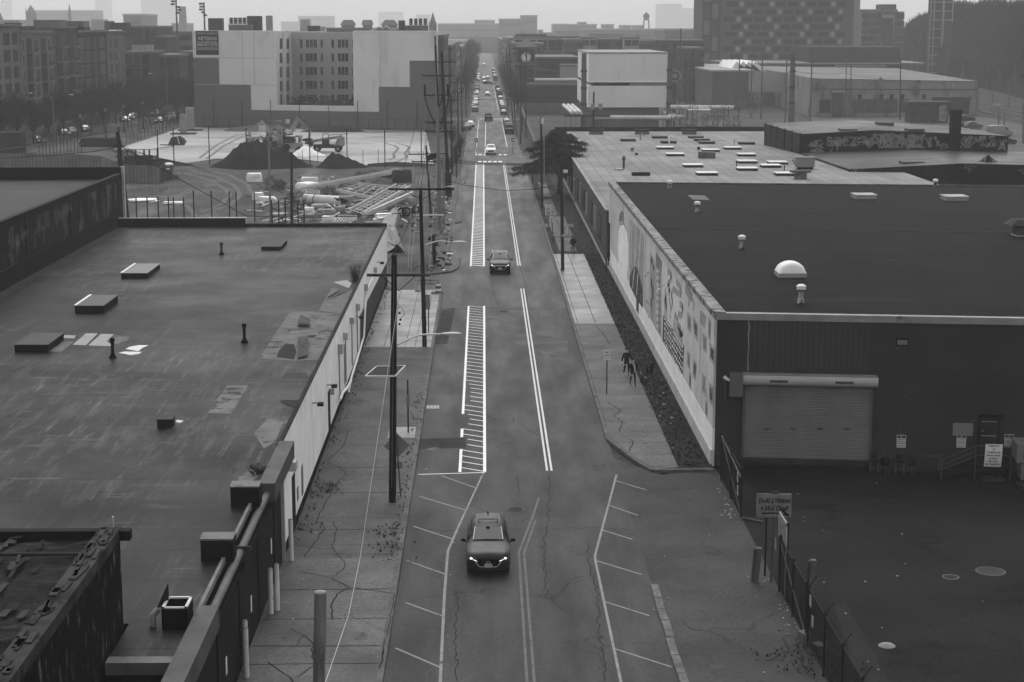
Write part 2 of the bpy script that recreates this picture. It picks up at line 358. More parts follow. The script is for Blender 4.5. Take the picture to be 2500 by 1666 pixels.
# dead weeds and leaf litter at the foot of the walls and kerbs
gr = MB()
def tuft(x, y, z, h, n=5):
    for _ in range(n):
        a = ru(0, 6.28); l = ru(.3, 1)*h; b = ru(.02,.05); dx, dy = math.cos(a), math.sin(a)
        gr.add([(x-dy*b, y+dx*b, z), (x+dy*b, y-dx*b, z), (x+dx*l*.7, y+dy*l*.7, z+l)], [(0,1,2)], rc([0,0,1]))
for _ in range(3600): tuft(ru(9.9, 11.55), ru(86, 170), KH-0.03, ru(.06,.2), 4)
for _ in range(1800): tuft(ru(7.0, 11.4), ru(170, 284), KH-0.05, ru(.08,.25), 3)
for _ in range(110): tuft(-8.45+abs(random.gauss(0,.25)), ru(72, 148), KH, ru(.08,.28), 5)
for _ in range(130): tuft(-4.0+random.gauss(0,.16), ru(70, 105), KH, ru(.05,.16), 5)
for c, n, s in [(zg(900,730),26,.45), (zg(930,830),26,.45), (zi(1050,1330),90,.8), (zi(1000,1250),60,.5), (zg(540,470),60,.5), (zm(200,1480),120,.9), (zg(420,690),30,.4)]:
    p = G(c)
    for _ in range(n): tuft(p.x+random.gauss(0,s), p.y+random.gauss(0,s*1.6), KH*0.8, ru(.08,.3), 5)
kind(gr.build('dry_grass', [mat('dead grass blade', 0.11, var=0.3), mat('bleached grass blade', 0.15, var=0.3)]), 'stuff')
# ---- painted markings
mk_ = MB()
def hatch(y0, y1, n, gaps=(), short=(), hw=.06):
    for a, b in gaps_inv(y0, y1, gaps): mk_.flat(rect(-1.34, -1.19, a, b), 0.005, 0)
    mk_.flat(rect(-0.08, 0.08, y0, y1), 0.005, 0)
    for i in range(n):
        Y = y0+0.9+(y1-y0-0.9)*i/(n-1) if n > 1 else y0; x0 = -1.19
        if any(a < Y < b for a, b in gaps) or any(a < Y < b for a, b in short): x0 = ru(-.98,-.8)
        mk_.add([(x0,Y-hw,.005),(-.08,Y-hw-.75*(-x0-.08)/1.1,.005),(-.08,Y+hw-.75*(-x0-.08)/1.1,.005),(x0,Y+hw,.005)], [(0,1,2,3)], 0)
def gaps_inv(y0, y1, gaps):
    out = []; a = y0
    for g in sorted(gaps): out.append((a, g[0])); a = g[1]
    out.append((a, y1)); return out
gy = lambda y: G(zc(300, y)).y
hatch(85.3, 138.4, 43, [(gy(1385), gy(1300)), (gy(1240), gy(1135))], [(gy(1060), gy(905))])
hatch(162, 286.5, 92, (), (), .17)
for x in (3.2, 3.43):
    mk_.flat(rect(x-.055, x+.055, 85.5, 147.7), 0.005, 2); mk_.flat(rect(x-.055+.02, x+.055+.02, 162.3, 287), 0.005, 2)
S = lambda pts, w, mi, f=zh: strip(mk_, [G(f(*q))[:2] for q in pts], w, 0.006, mi)
S([(170,163),(622,150)], .10, 0)
S([(610,152),(490,410),(430,540)], .09, 1); S([(430,540),(370,680),(356,850)], .11, 1); S([(356,850),(345,1000),(318,1568),(310,1800)], .11, 1)
for q in ([(562,255),(325,172)], [(490,405),(180,312)], [(400,600),(135,513)], [(352,838),(90,745)], [(340,1123),(85,1030)], [(318,1468),(18,1338)]): S(q, .10, 1)
S([(985,320),(950,430),(850,690)], .10, 3); S([(850,690),(905,1568),(915,1800)], .10, 3)
S([(965,470),(885,690)], .10, 3); S([(885,690),(955,1568),(970,1800)], .10, 3)
S([(1510,165),(1365,710),(1367,745)], .10, 1); S([(1367,745),(1540,1568),(1590,1800)], .10, 1)
for q in ([(1500,205),(1712,268)], [(1450,368),(1655,440)], [(1405,537),(1617,602)], [(1367,745),(1680,840)], [(1428,1023),(1732,1118)], [(1490,1340),(1882,1465)]): S(q, .09, 1)
for y, xs in ((1545, [(215,255),(273,312),(332,370),(390,428),(448,487)]), (1467, [(190,205),(222,258),(280,300),(450,485),(505,540)]), (1065, [(240,268),(280,300),(398,425),(433,460),(470,490)])):
    for a, b in xs:
        p, q = G(zn(a, y)), G(zn(b, y)); mk_.flat(rect(p.x, q.x, p.y-1.2, p.y+1.2), 0.006, 0)
S([(305,1100),(296,1450)], .12, 0, zn); S([(225,1070),(193,1455)], .11, 0, zn); S([(483,1075),(545,1385)], .12, 0, zn)
S([(395,700),(445,960)], .12, 0, zn); S([(375,860),(390,980)], .10, 1, zn); S([(355,490),(385,640)], .12, 1, zn)
for y in (232, 236, 240, 244): mk_.flat(rect(-3.5, -1.4, y-.1, y+.1), 0.005, 1)
o = mk_.build('road_marking', [m_line, m_linew, m_liney, m_lineyw], road); o['kind'] = 'structure'
# repairs, stains, trench, tyre scuffs lying in the road surface
rp = MB()
rp.flat([G(zc(*q))[:2] for q in [(-60,1312),(278,1302),(285,1375),(-60,1385)]], 0.003, 0)
rp.flat([G(zc(*q))[:2] for q in [(0,1385),(60,1370),(100,1378),(30,1398)]], 0.006, 1)
for q in [[(420,380),(720,378),(700,450),(430,455)], [(620,560),(1010,600),(1000,700),(900,740),(800,690),(640,640)]]: rp.flat([G(zc(*p))[:2] for p in q], 0.003, 2)
rp.flat([G(zc(*q))[:2] for q in [(110,400),(210,385),(150,640),(60,640)]], 0.003, 0)
strip(rp, wiggle([(-3.5, 137.2), (6.7, 136.9)], .05, .6), 0.10, 0.004, 3)
for pl in ([(150,535),(420,540),(1400,525),(1660,540)], [(1060,180),(1050,400),(1020,700),(1040,1000)], [(1320,640),(1335,820),(1380,960),(1390,1200),(1420,1400),(1430,1560)], [(430,960),(420,1200),(430,1560)],
           [(1150,940),(1180,880),(1290,850)], [(840,170),(850,300)], [(870,490),(950,430),(1180,450)]):
    strip(rp, wiggle([G(zh(*q))[:2] for q in pl], .10, .3), 0.035, 0.004, 3)
for pl in ([(470,80),(468,240),(520,380)], [(665,100),(700,190),(725,370)], [(660,1200),(730,1250),(800,1285)], [(620,1160),(622,1200)], [(790,400),(800,430),(780,445)]):
    strip(rp, wiggle([G(zc(*q))[:2] for q in pl], .06, .4), 0.035, 0.004, 3)
o = rp.build('road_repair', [mat('trench fill asphalt', 0.05, var=0.3, sc=0.6, fine=.2), mat('scattered gravel', 0.14, var=0.4, sc=2), mat('patch asphalt', 0.062, rough=.6, var=0.25, sc=0.4, wet=.2), m_crack], road); o['kind'] = 'structure'
def manhole(q, r, lab, m=None):
    p = G(q); t = thing('manhole_cover', lab, 'manhole', (p.x, p.y, 0))
    MB().cyl((p.x,p.y,0.003), r, 0.012, 20).build('cover', m or mat('cast iron cover', 0.05, var=.3, sc=3), t)
    MB().lathe((p.x,p.y,0), [(r,.004),(r,.018),(r+.08,.018),(r+.08,.004)], 20).build('rim', mat('worn iron rim', 0.13, var=.2), t)
manhole(zh(828,400), 0.36, 'round iron manhole cover in the road just behind the nearest car')
manhole(zc(552,408), 0.36, 'round iron manhole cover in the middle of the road by the asphalt seam')
manhole(zi(2148,740), 0.55, 'pale round manhole cover in the dark yard', mat('pale cover', 0.075, var=.2))
manhole(zi(1905,775), 0.28, 'small dark drain cover in the dark yard beside the pale one')
p = G(zc(48,1088)); t = thing('storm_drain', 'slotted storm drain grate in the left gutter', 'drain', (p.x, p.y, 0))
MB().bb((p.x-.38,p.y-.45,.002),(p.x+.38,p.y+.45,.008)).build('pit', m_black, t)
g_ = MB()
for i in range(9): g_.bb((p.x-.36+i*.085,p.y-.45,.008),(p.x-.32+i*.085,p.y+.45,.02))
g_.build('grate', m_metal, t)
ks = MB()
ys = 53.0
while ys < 65.5:
    l = ru(.8, 2.0); ks.box((6.87+ru(-.03,.03), ys+l/2, 0.03), (.3, l-.06, .14), ru(-.02,.02)); ys += l
kind(ks.build('kerb_stone', mat('old granite sett', 0.16, var=.35, sc=1.5, fine=.2)), 'structure')
tk = MB()
for pl, m_ in (([(1760,1285),(1850,1310),(1885,1335),(1840,1385),(1850,1415),(1800,1440)],0),([(1880,1290),(1960,1310),(1985,1325),(1945,1380),(1960,1415),(1880,1450),(1700,1470)],0),([(100,1420),(260,1300),(420,1220),(600,1190)],0),([(160,1430),(320,1310),(480,1230),(640,1195)],0)): strip(tk, [G(z2(*q))[:2] for q in pl], .55, .012, m_)
for pl in ([(1640,120),(1900,190),(2040,260),(2090,340),(2020,420),(1850,480)],[(1600,150),(1850,220),(1960,290),(2000,350),(1930,420),(1760,490)],[(1700,100),(2000,170),(2150,250),(2200,330)],[(1300,330),(1500,380),(1640,450),(1700,530)]): strip(tk, wiggle([G(z1b(*q))[:2] for q in pl], .15, 2), .6, -.012, 1)
kind(tk.build('tyre_track', [mat('dark wet track', .17, var=.3, sc=1), mat('pale dry track', .14, var=.35, sc=.6)]), 'structure')
# litter, many scraps nobody would count
lt = MB()
def scraps(q, n, s, z=0.02, big=.12):
    p = G(q)
    for _ in range(n):
        x, y = p.x+random.gauss(0,s), p.y+random.gauss(0,s*2); a = ru(.02, big)
        lt.box((x,y,z+a*.3), (a, a*ru(.5,1.5), a*.5), ru(0,3), rc([0,0,1]))
for q in [(500,190),(515,260),(545,320),(570,375),(590,410),(520,400),(880,965),(915,1060),(940,1110),(800,820)]: scraps(zi(*q), 9, .22, .02, .07)
for _ in range(35): scraps(zi(ru(0,2300), ru(150,1400)), 1, .1, .01, .06)
for _ in range(40): scraps(zg(ru(350,1300), ru(50,1500)), 1, .1, KH, .07)
for _ in range(30): scraps(zd(ru(330,560), ru(900,1480)), 1, .1, KH, .14)
kind(lt.build('litter', [mat('paper scrap', 0.4, var=.2), mat('dull scrap', 0.2, var=.4)]), 'stuff')
# ================================================================ LEFT: warehouse with the white sheet-metal side
RZ = 5.05
m_white = mat('white corrugated sheet', 0.72, rough=0.6, var=0.10, sc=0.5, wave=('Y', 0.32, 0.05), bump=0.3, patch=[(0.42, 1.1, 0.58, 0.74, (1,2.2,.18)), (0.2, 2.0, 0.68, 0.78, (1,2.5,.25))])
m_dwall = mat('near black painted wall', 0.026, rough=0.6, var=0.25, sc=0.4, patch=(0.045, 0.4, 0.58, 0.75, (1,2,.25)))
m_flash = mat('zinc flashing', 0.16, rough=0.5, var=0.25, sc=1.0, patch=(0.07, 1.2, 0.55, 0.7))
m_tar = brickmat('tarred roof', 0.024, .4, axis='XY', bw=60.0, rh=3.1, ms=.05, rough=0.55, var=0.25, sc=0.16, fine=0.25, fsc=4, wet=0.15,
            patch=[(0.065, 0.8, 0.50, 0.62, (2,.25,1)), (0.12, 1.3, 0.58, 0.70, (2.4,.2,1)), (0.024, 0.13, 0.55, 0.68), (0.12, 0.7, 0.60, 0.70, (.4,2.2,1)), (0.024, 0.06, 0.45, 0.60), (0.02, 0.5, 0.66, 0.70, (.12,2.6,1))])
m_patch = mat('grey torn roofing', 0.15, rough=0.7, var=0.3, sc=0.7, patch=[(0.05, 0.9, 0.55, 0.64), (0.28, 1.6, 0.62, 0.72)])
m_patchl = mat('pale roof board', 0.29, rough=0.6, var=0.12, sc=1.2)
m_tar2 = mat('black bitumen', 0.018, rough=0.7, var=0.3, sc=0.6)
wh = thing('warehouse', 'low warehouse with streaked dark flat roof and white corrugated side wall left of the road', 'building', (-20, 100, 0))
w_ = MB(); X0 = -8.6
w_.bb((-33,45.6,0),(X0-.02,70.3,RZ-.35)); w_.bb((-33,70.3,0),(X0-.02,151,RZ-.02)); w_.build('wall', m_dwall, wh)
sw = MB(); sw.bb((X0-.02,70.35,.55),(X0+.03,151,RZ)); sw.build('side_wall', m_white, wh)
bs = MB(); bs.bb((X0-.02,70.35,0),(X0+.06,151,.55)); bs.build('wall_base', mat('tarred wall base', 0.015, var=.3), wh)
sw2 = MB(); sw2.bb((X0-.3,151,0),(X0+.03,151.15,RZ)); sw2.build('corner_wall', m_white, wh)
rf = MB(); rf.bb((-33,48.6,RZ-.02),(X0-.06,150.9,RZ+.02)); rf.bb((-10.5,45.8,RZ-.02),(X0-.06,48.6,RZ+.02))
roof = rf.build('roof', m_tar, wh)
ed = MB(); ed.bb((X0-.14,70.35,RZ+.0),(X0+.05,151.1,RZ+.09)); ed.build('roof_edge', mat('dark edge trim', .035), wh)
ed = MB(); ed.bb((-10.5,45.3,RZ-.3),(X0-.06,45.8,RZ+.06)); ed.build('ledge', m_flash, wh)
pp = MB(); pp.bb((-32.2,150.9,RZ-.3),(-20.9,151.3,RZ+.78)); pp.bb((-20.9,150.9,RZ-.3),(X0+.05,151.2,RZ+.3)); pp.build('parapet', m_tar2, wh)
pc = MB(); pc.bb((-24.2,150.85,RZ+.78),(-20.85,151.35,RZ+.84)); pc.bb((-20.95,150.85,RZ+.3),(-20.85,151.35,RZ+.78)); pc.bb((-32.2,150.95,RZ+.78),(-24.2,151.3,RZ+.81)); pc.build('parapet_cap', mat('light metal cap', .4, var=.2), wh)
# dark front part with its copings and the steel tube between them
for y0, y1 in ((63.5, 70.34), (36, 49.5)):
    BB((-8.6,y0,RZ-.45),(-7.98,y1,RZ+.26)).build('coping', mat('weathered coping sheet', .11, rough=.55, var=.25, sc=.8, patch=(.07,1.2,.58,.7)), wh)
fw = MB(); fw.bb((X0-.05,36,0),(X0+.02,73.5,RZ-.5)); fw.build('front_wall', m_dwall, wh)
for y in (43.2, 48, 52.5, 57.5, 62.5, 67.5): BB((X0+.02,y-.04,0),(X0+.05,y+.04,RZ-.5)).build('wall_seam', m_black, wh)
BB((-8.66,49.5,RZ-.05),(-8.55,63.5,RZ+.15)).build('gutter_rim', mat('pale gutter rim', .2, var=.25, sc=1), wh)
BB((-8.56,49.5,RZ-.6),(-8.12,63.5,RZ-.55)).build('gutter', m_tar2, wh)
tb = MB(); tb.tube([(-8.3,49.4,RZ-.18),(-8.3,63.6,RZ-.18)], .14, 12); tb.build('steel_tube', mat('grey steel tube', .14, rough=.4, var=.25, sc=1.5), wh)
BB((-8.5,56.2,RZ-.55),(-7.95,56.3,RZ+.02)).build('bracket', mat('rusted bracket', .07, var=.5, sc=4), wh)
for q in ((623,1255),(577,1388),(520,1530)):
    p = XP(D(*q), X0+.03); BB((X0+.03,p.y-.12,p.z-.3),(X0+.045,p.y+.12,p.z+.3)).build('notice', mat('white notice sheet', .6, var=.1), wh)
# hatches and curbs on the roof
def hatch_box(fl, fr, bl, h, mtop, edge=None):
    a, b, c = G(fl, RZ+h), G(fr, RZ+h), G(bl, RZ+h)
    o = BB((a.x,a.y,RZ),(b.x,c.y,RZ+h-.04)).build('skylight', m_tar2, wh)
    BB((a.x-.04,a.y-.04,RZ+h-.04),(b.x+.04,c.y+.04,RZ+h)).build('cover', mtop, o)
    if edge: BB((a.x-.05,a.y,RZ+h),(a.x+.1,c.y,RZ+h+.03)).build('flashing', mat('bright flashing', .62, var=.1), o)
m_rib = mat('ribbed grey cover', .11, rough=.45, var=.15, wave=('Y', .5, .22)); m_cov = mat('dull grey cover', .075, rough=.5, var=.2, sc=.8); m_covd = mat('black cover', .035, rough=.5, var=.2)
hatch_box(z1b(1052,1022), z1b(1250,1043), z1b(1155,940), .4, mat('pale ribbed cover', .20, rough=.45, var=.15, wave=('Y', .5, .25)), 1)
hatch_box(z1b(650,1305), z1b(870,1325), z1b(785,1212), .5, m_rib, 1)
hatch_box(za(120,210), za(360,235), za(255,112), .45, m_cov)
hatch_box(z2b(652,1186), z2b(822,1190), z2b(705,1122), .3, m_covd)
hatch_box(za(1306,832), za(1424,836), za(1350,800), .42, m_covd)
for fl, fr in ((zf(1742,92), zf(1958,95)), (zf(1515,490), zf(1760,492))):
    a, b = G(fl, RZ+.75), G(fr, RZ+.75)
    o = BB((a.x,a.y,RZ),(b.x,a.y+.75,RZ+.72)).build('roof_curb', m_tar2, wh)
    BB((a.x-.03,a.y-.03,RZ+.72),(b.x,a.y+.78,RZ+.78)).build('lid', m_flash, o)
a, b = G(zf(1220,1005), RZ+.7), G(zf(1480,1020), RZ+.7)
t = MB(); x0, x1, y0, y1 = a.x, -8.68, a.y, a.y+1.0
for q in (((x0,y0),(x1,y0+.06)),((x0,y1-.06),(x1,y1)),((x0,y0),(x0+.06,y1)),((x1-.06,y0),(x1,y1))): t.bb((q[0][0],q[0][1],RZ),(q[1][0],q[1][1],RZ+.66))
o = t.build('roof_tray', m_tar2, wh)
t = MB()
for q in (((x0,y0),(x1,y0+.08)),((x0,y1-.08),(x1,y1)),((x0,y0),(x0+.08,y1)),((x1-.08,y0),(x1,y1))): t.bb((q[0][0],q[0][1],RZ+.66),(q[1][0],q[1][1],RZ+.71))
t.build('tray_rim', mat('bright rim', .5, var=.2), o)
MB().prism([(x0+.3,y1-.2),(x0+.34,y1-.16),(x1-.5,y0+.3),(x1-.54,y0+.26)], RZ+.1, RZ+.2).build('tilted_sheet', m_covd, o)
MB().poly([(x0+.1,y1-.3,RZ+1.25),(x0+.1,y1-.3,RZ+.5),(x1-.9,y0+.25,RZ+.62),(x1-.9,y0+.25,RZ+.66)]).build('torn_flap', m_covd, o)
for q, h in ((z1b(1928,865), .95), (za(2035,198), 1.1), (za(940,325), 1.1)):
    p = G(q, RZ); MB().lathe((p.x,p.y,RZ), [(.24,0),(.14,.18),(.085,.3),(.085,h-.22),(.13,h-.2),(.13,h),(0,h)], 10).build('vent_pipe', m_black, wh)
p = G(zf(1158,1150), RZ); TU([(p.x,p.y,RZ),(p.x,p.y,RZ+.35),(p.x+.1,p.y+.2,RZ+.45)], .1, 8).build('vent_pipe', mat('pale pipe', .3, var=.3), wh)
def roofpatch(pts, m, f=za, z=.028): MB().flat([G(f(*q), RZ)[:2] for q in pts], RZ+z).build('roof_patch', m, wh)
roofpatch([(605,215),(715,120),(815,120),(715,220)], m_patchl); roofpatch([(735,222),(840,125),(950,128),(890,185),(940,228)], m_patchl)
roofpatch([(385,272),(500,185),(615,190),(510,275)], m_patch); roofpatch([(520,160),(540,135),(632,138),(618,163)], m_patchl)
roofpatch([(900,180),(960,135),(1085,150),(1060,180),(975,215)], m_patch)
m_pud = mat('standing water', .2, rough=.05, var=.05, spec=.8)
roofpatch([(1045,250),(1080,232),(1160,218),(1240,220),(1190,240),(1150,270)], m_pud); roofpatch([(985,282),(1040,272),(1180,275),(1160,290),(1090,302)], m_pud); roofpatch([(1470,840),(1530,850),(1500,866),(1465,860)], m_pud)
roofpatch([(1730,785),(1890,555),(2065,553),(1925,790)], m_patch); roofpatch([(1020,470),(1040,440),(1295,445),(1240,487)], mat('faint patch', .075, var=.25, sc=1))
roofpatch([(258,915),(530,505),(770,505),(990,535),(815,925),(560,935)], m_patch, zb); roofpatch([(775,498),(890,300),(1095,315),(995,530)], mat('grey sheet patch', .11, rough=.55, var=.25, sc=.8, patch=(.2,1.5,.62,.72)), zb)
roofpatch([(410,905),(430,850),(480,790),(560,790),(585,860),(560,925)], m_tar2, zb, .034); roofpatch([(690,715),(760,710),(740,735),(680,735)], m_tar2, zb, .034)
roofpatch([(905,250),(1020,232),(1065,258),(1040,302)], m_patchl, zb); roofpatch([(830,412),(960,300),(1110,300),(880,400)], m_covd, zb, .034)
roofpatch([(450,1090),(500,1035),(670,1040),(690,1085)], mat('faint patch'  , .075), zb); roofpatch([(440,1300),(450,1275),(620,1280),(580,1350)], m_tar2, zb); roofpatch([(450,1350),(600,1345),(540,1400)], m_covd, zb)
roofpatch([(215,1568),(330,1440),(480,1440),(400,1640),(300,1700)], m_patch, zb); roofpatch([(1730,70),(1900,-40),(1990,-10),(1900,60)], m_patch, zf)
for pts in ([(600,760),(690,750),(680,910),(590,925)], [(850,405),(880,390),(1040,325),(960,345)], [(620,540),(700,600),(705,650),(590,640)], [(445,1300),(590,1350),(570,1358),(450,1312)], [(450,1352),(540,1402),(530,1408),(448,1362)]):
    c = [G(zb(*q), RZ) for q in pts]; mb = MB().poly([(p.x,p.y,RZ+.05+ru(0,.22)) for p in c]); mb.build('roof_flap', mat('curled roofing felt', .09, var=.4, sc=2), wh)
# things on the white wall: doors, conduit, boxes, lamps
def on_wall(q, off=.1): return XP(q, X0+off)
a, b = on_wall(zb(1190,520), .05), on_wall(zb(1312,215), .05)
MB().poly([(X0+.05,116.8,.1),(X0+.05,150.5,.1),(X0+.05,150.5,2.0),(X0+.05,117.2,2.8)][::1]).build('sliding_door', mat('grey sliding door', .085, var=.2, sc=.5, wave=('Y',.5,.15)), wh)
pipe = [(1250,195),(1215,270),(1192,340),(1180,500),(1170,720),(1120,890),(1060,1080),(1035,1210)]
TU([on_wall(zb(*q), .18) for q in pipe], .075, 8).build('conduit', mat('white pipe', .6, var=.15), wh)
TU([on_wall(zb(*q), .2) for q in [(1060,1100),(1030,1160),(985,1210),(965,1268)]], .085, 8).build('conduit', MATS['white pipe'], wh)
for t_, b_ in (((1110,470),(1110,880)), ((1065,600),(1060,1040)), ((1010,740),(1020,1120)), ((955,850),(965,1240)), ((1000,790),(1010,930))):
    p = on_wall(zb(*t_), .1); TU([p, (p.x,p.y,.9)], .045, 6).build('conduit', mat('grey conduit', .3, var=.2), wh)
for q, s, m in (((1118,462),.34,'pale box'),((1066,582),.3,'pale box'),((1010,715),.32,'pale box'),((965,825),.42,'pale box'),((890,1195),.26,'pale box'),((1190,290),.34,'pale box'),((1270,140),.3,'pale box')):
    p = on_wall(zb(*q), .16); BB((X0+.03,p.y-s*.6,p.z-s*.7),(X0+.3,p.y+s*.6,p.z+s*.7)).build('junction_box', mat(m, .38, var=.15), wh)
for q in ((1135,550),(775,1305),(1318,78),(897,1148)):
    p = on_wall(zb(*q), .35); o = TU([(X0+.03,p.y,p.z+.05),(X0+.35,p.y,p.z+.05)], .05, 6).build('wall_lamp', mat('pale box', .38), wh)
    MB().box((X0+.45,p.y,p.z-.02), (.3,.34,.16), 0).build('lamp_shade', m_dark, o)
for q0, q1 in ((zb(868,1300), zb(890,1568)), (zg(368,410), zg(380,700))):
    p = on_wall(q0, .05); BB((X0+.03,p.y-.5,.1),(X0+.07,p.y+.5,2.7)).build('door', m_dark, wh)
for q, w, h in ((zg(420,405),.3,.7),(zg(394,483),.25,.3)):
    p = on_wall(q, .05); BB((X0+.03,p.y-w,p.z-h),(X0+.06,p.y+w,p.z+h)).build('notice', mat('grey notice', .2, var=.3), wh)
p = on_wall(zg(360,320), .3); BB((X0+.03,p.y-.35,p.z-.2),(X0+.5,p.y+.35,p.z+.2)).build('wall_lamp', mat('pale box', .38), wh)
BB((X0+.02,70.1,0),(X0+.16,70.3,RZ-.5)).build('downpipe', mat('pale downpipe', .36, var=.2), wh)
for q, n, s, h, lab in ((zb(1095,235), 60, .5, 1.2, 'leafless dark shrub growing out of the warehouse roof edge'), (zg(170,370), 40, .4, .45, 'dry weeds growing on the roof behind the coping')):
    p = G(q, RZ); mb = MB()
    for _ in range(n):
        a = ru(0,6.28); r = ru(.1,s); hh = ru(.4,1)*h; bx, by = p.x+random.gauss(0,.25*s), p.y+random.gauss(0,.5*s)
        mb.bar((bx,by,RZ), (bx+cos(a)*r, by+sin(a)*r, RZ+hh), .02)
    tag(mb.build('shrub', mat('dry twig', .07, var=.4)), lab, 'shrub')
# ---------------- taller dark building behind it, on the left edge
tw = thing('tall_warehouse', 'taller black stained building with sunken roof at the left edge', 'building', (-55, 110, 0))
m_stain = mat('stained black wall', .030, rough=.8, var=.35, sc=.35, patch=[(.12,.5,.50,.64,(1,.55,.8)),(.014,.9,.54,.64,(1,2.2,.12)),(.16,1.2,.60,.70,(1,1.5,.25))])
BB((-90,60,0),(-32.3,154,9.0)).build('wall', m_tar2, tw)
BB((-32.3,60,0),(-32.22,154,9.55)).build('side_wall', m_stain, tw)
BB((-32.22,60,4.9),(-32.05,151,6.35)).build('wall_base', m_tar2, tw)
BB((-32.22,60,5.0),(-31.2,151,5.09)).build('roof_edge', mat('tar fillet', .05, var=.5, sc=.6), tw)
BB((-90,60,9.0),(-32.6,153.6,9.03)).build('roof', mat('grey black roofing', .027, rough=.55, var=.3, sc=.12, patch=(.07,.3,.58,.72,(.3,2,1))), tw)
BB((-90,153.6,9.0),(-32.25,154.1,10.1)).build('parapet', m_tar2, tw)
BB((-32.6,60,9.0),(-32.2,153.6,9.58)).build('parapet', m_tar2, tw)
BB((-32.3,153.75,5.0),(-32.02,154.2,10.15)).build('corner_flashing', mat('light metal cap', .4), tw)
for y in (95, 108, 121, 134, 147): BB((-32.22,y-.25,5),(-32.12,y+.25,9.4)).build('pilaster', m_stain, tw)
# ---------------- old brick building in the near left corner
ob = thing('brick_building', 'old dark brick building with ruined roof in the bottom left corner', 'building', (-25, 35, 0))
OX, OY, OZ = -10.62, 48.4, 8.1
BB((-45,15,0),(OX-.03,OY-.02,OZ-.4)).build('wall', brickmat('dark brick', .022, .8, axis='X', rough=.9), ob)
BB((OX-.03,15,0),(OX,OY,OZ-.1)).build('side_wall', brickmat('soot stained brick', .020, .55, axis='Y', var=.4, bw=.42, rh=.16, sc=.5, rough=.9, patch=[(.16,1.5,.57,.66,(1,1.8,.6)),(.12,.6,.62,.70,(1,1.6,.7)),(.012,.5,.5,.65)]), ob)
m_ruin = mat('rotten roof felt', .026, rough=.85, var=.5, sc=.8, fine=.3, fsc=5, patch=[(.06,.7,.55,.65,(.6,1.5,1)),(.012,1.1,.52,.62,(.25,1.6,1)),(.10,1.6,.66,.74,(.5,1.4,1))], bump=.6)
rb = MB(); n = 34; gx = [-34+(OX-.2+34)*i/n for i in range(n+1)]; gy_ = [28+(OY-.2-28)*i/n for i in range(n+1)]
rb.add([(x,y,OZ-.32+ru(-.06,.07)) for y in gy_ for x in gx], [(j*(n+1)+i,j*(n+1)+i+1,(j+1)*(n+1)+i+1,(j+1)*(n+1)+i) for j in range(n) for i in range(n)]); rb.build('roof', m_ruin, ob)
BB((OX-.55,15,OZ-.34),(OX+.05,OY,OZ+.0)).build('parapet', mat('crumbling coping', .06, var=.5, sc=1.2, patch=(.02,.9,.52,.62)), ob)
BB((-45,OY-.3,OZ-.34),(OX+.35,OY+.03,OZ-.05)).build('parapet', m_tar2, ob)
pcs = MB()
for _ in range(60):
    y = ru(30, OY); pcs.box((OX-.3+ru(-.25,.25), y, OZ+.03), (ru(.05,.22),ru(.2,.9),.04), ru(-.1,.1))
pcs.build('coping_fragment', mat('broken coping', .06, var=.5, sc=2), ob)['kind'] = 'stuff'
mb = MB()
for (x, y) in [(-12.3,45.2),(-13.4,43.4),(-12.2,42.0),(-14.2,45.8),(-13.8,41),(-15,43),(-12.5,39.8),(-14.5,47.6),(-13.3,47.5)]:
    for _ in range(7): mb.box((x+ru(-.9,.9), y+ru(-.8,.8), OZ-.26+ru(.02,.1)), (ru(.08,.3),ru(.3,1.0),.015), ru(-.2,.2), rc([0,0,1]))
mb.build('roof_scrap', [mat('loose roof sheet', .042, rough=.6, var=.4, sc=1.5), m_tar2], ob)['kind'] = 'stuff'
TU([(-40,46.6,OZ-.2),(OX-.5,46.4,OZ-.2)], .05, 6).build('pipe', mat('loose roof pipe', .06), ob)
BR((OX-.15,OY-.1,OZ),(OX-.1,OY-.35,OZ+.4), .04).build('bent_flashing', mat('bright flashing', .62), ob)
# ================================================================ RIGHT: warehouse with the mural
A = Vector((11.8, 86.35, 0)); ux = Vector((1, -0.123, 0)).normalized(); un = Vector((ux.y, -ux.x, 0)); RZF = atan2(ux.y, ux.x)   # front wall: origin, along, outward
def fl(q):
    d = ray(*q); t = (A-EYE).dot(un)/d.dot(un); p = EYE+d*t; return (p-A).dot(ux), p.z
def FP(s, z, out=0.0): return A+ux*s+un*out+Vector((0,0,z))
def fbox(mb, s0, s1, z0, z1, o0, o1, mi=0): return mb.box(FP((s0+s1)/2, (z0+z1)/2, (o0+o1)/2), (s1-s0, abs(o1-o0), z1-z0), RZF, mi)
RH = 7.95
m_rwall = mat('dark grey painted block', .062, rough=.8, var=.16, sc=.3, patch=[(.075,.25,.5,.7,(.3,1,2)),(.046,.5,.58,.72,(1,1,.3)),(.085,1.5,.68,.74,(1,1,.4))])
m_rpanel = mat('dark ribbed cladding', .075, rough=.7, var=.12, wave=('X', .28, .12))
m_droof = brickmat('black membrane roof', .0125, 1.7, axis='XY', bw=80.0, rh=2.4, ms=.05, rough=.85, var=.3, sc=.15, fine=.3, fsc=4, patch=[(.028,.6,.52,.7,(.2,2.2,1)),(.009,.25,.55,.68),(.04,1.2,.66,.74,(.15,3,1))])
m_mural = mat('mural ground paint', .47, rough=.7, var=.14, sc=.5, patch=[(.37,.35,.52,.7,(1,1,.4)),(.56,.9,.62,.75)])
m_band = mat('pale painted band', .70, rough=.7, var=.08, sc=.5, patch=[(.52,1.0,.56,.72,(1,1,.3)),(.45,.5,.62,.74,(1,1.5,.2))])
m_plinth = mat('concrete plinth', .42, rough=.85, var=.2, sc=.8, patch=(.25,1.0,.58,.7,(1,2,.3)))
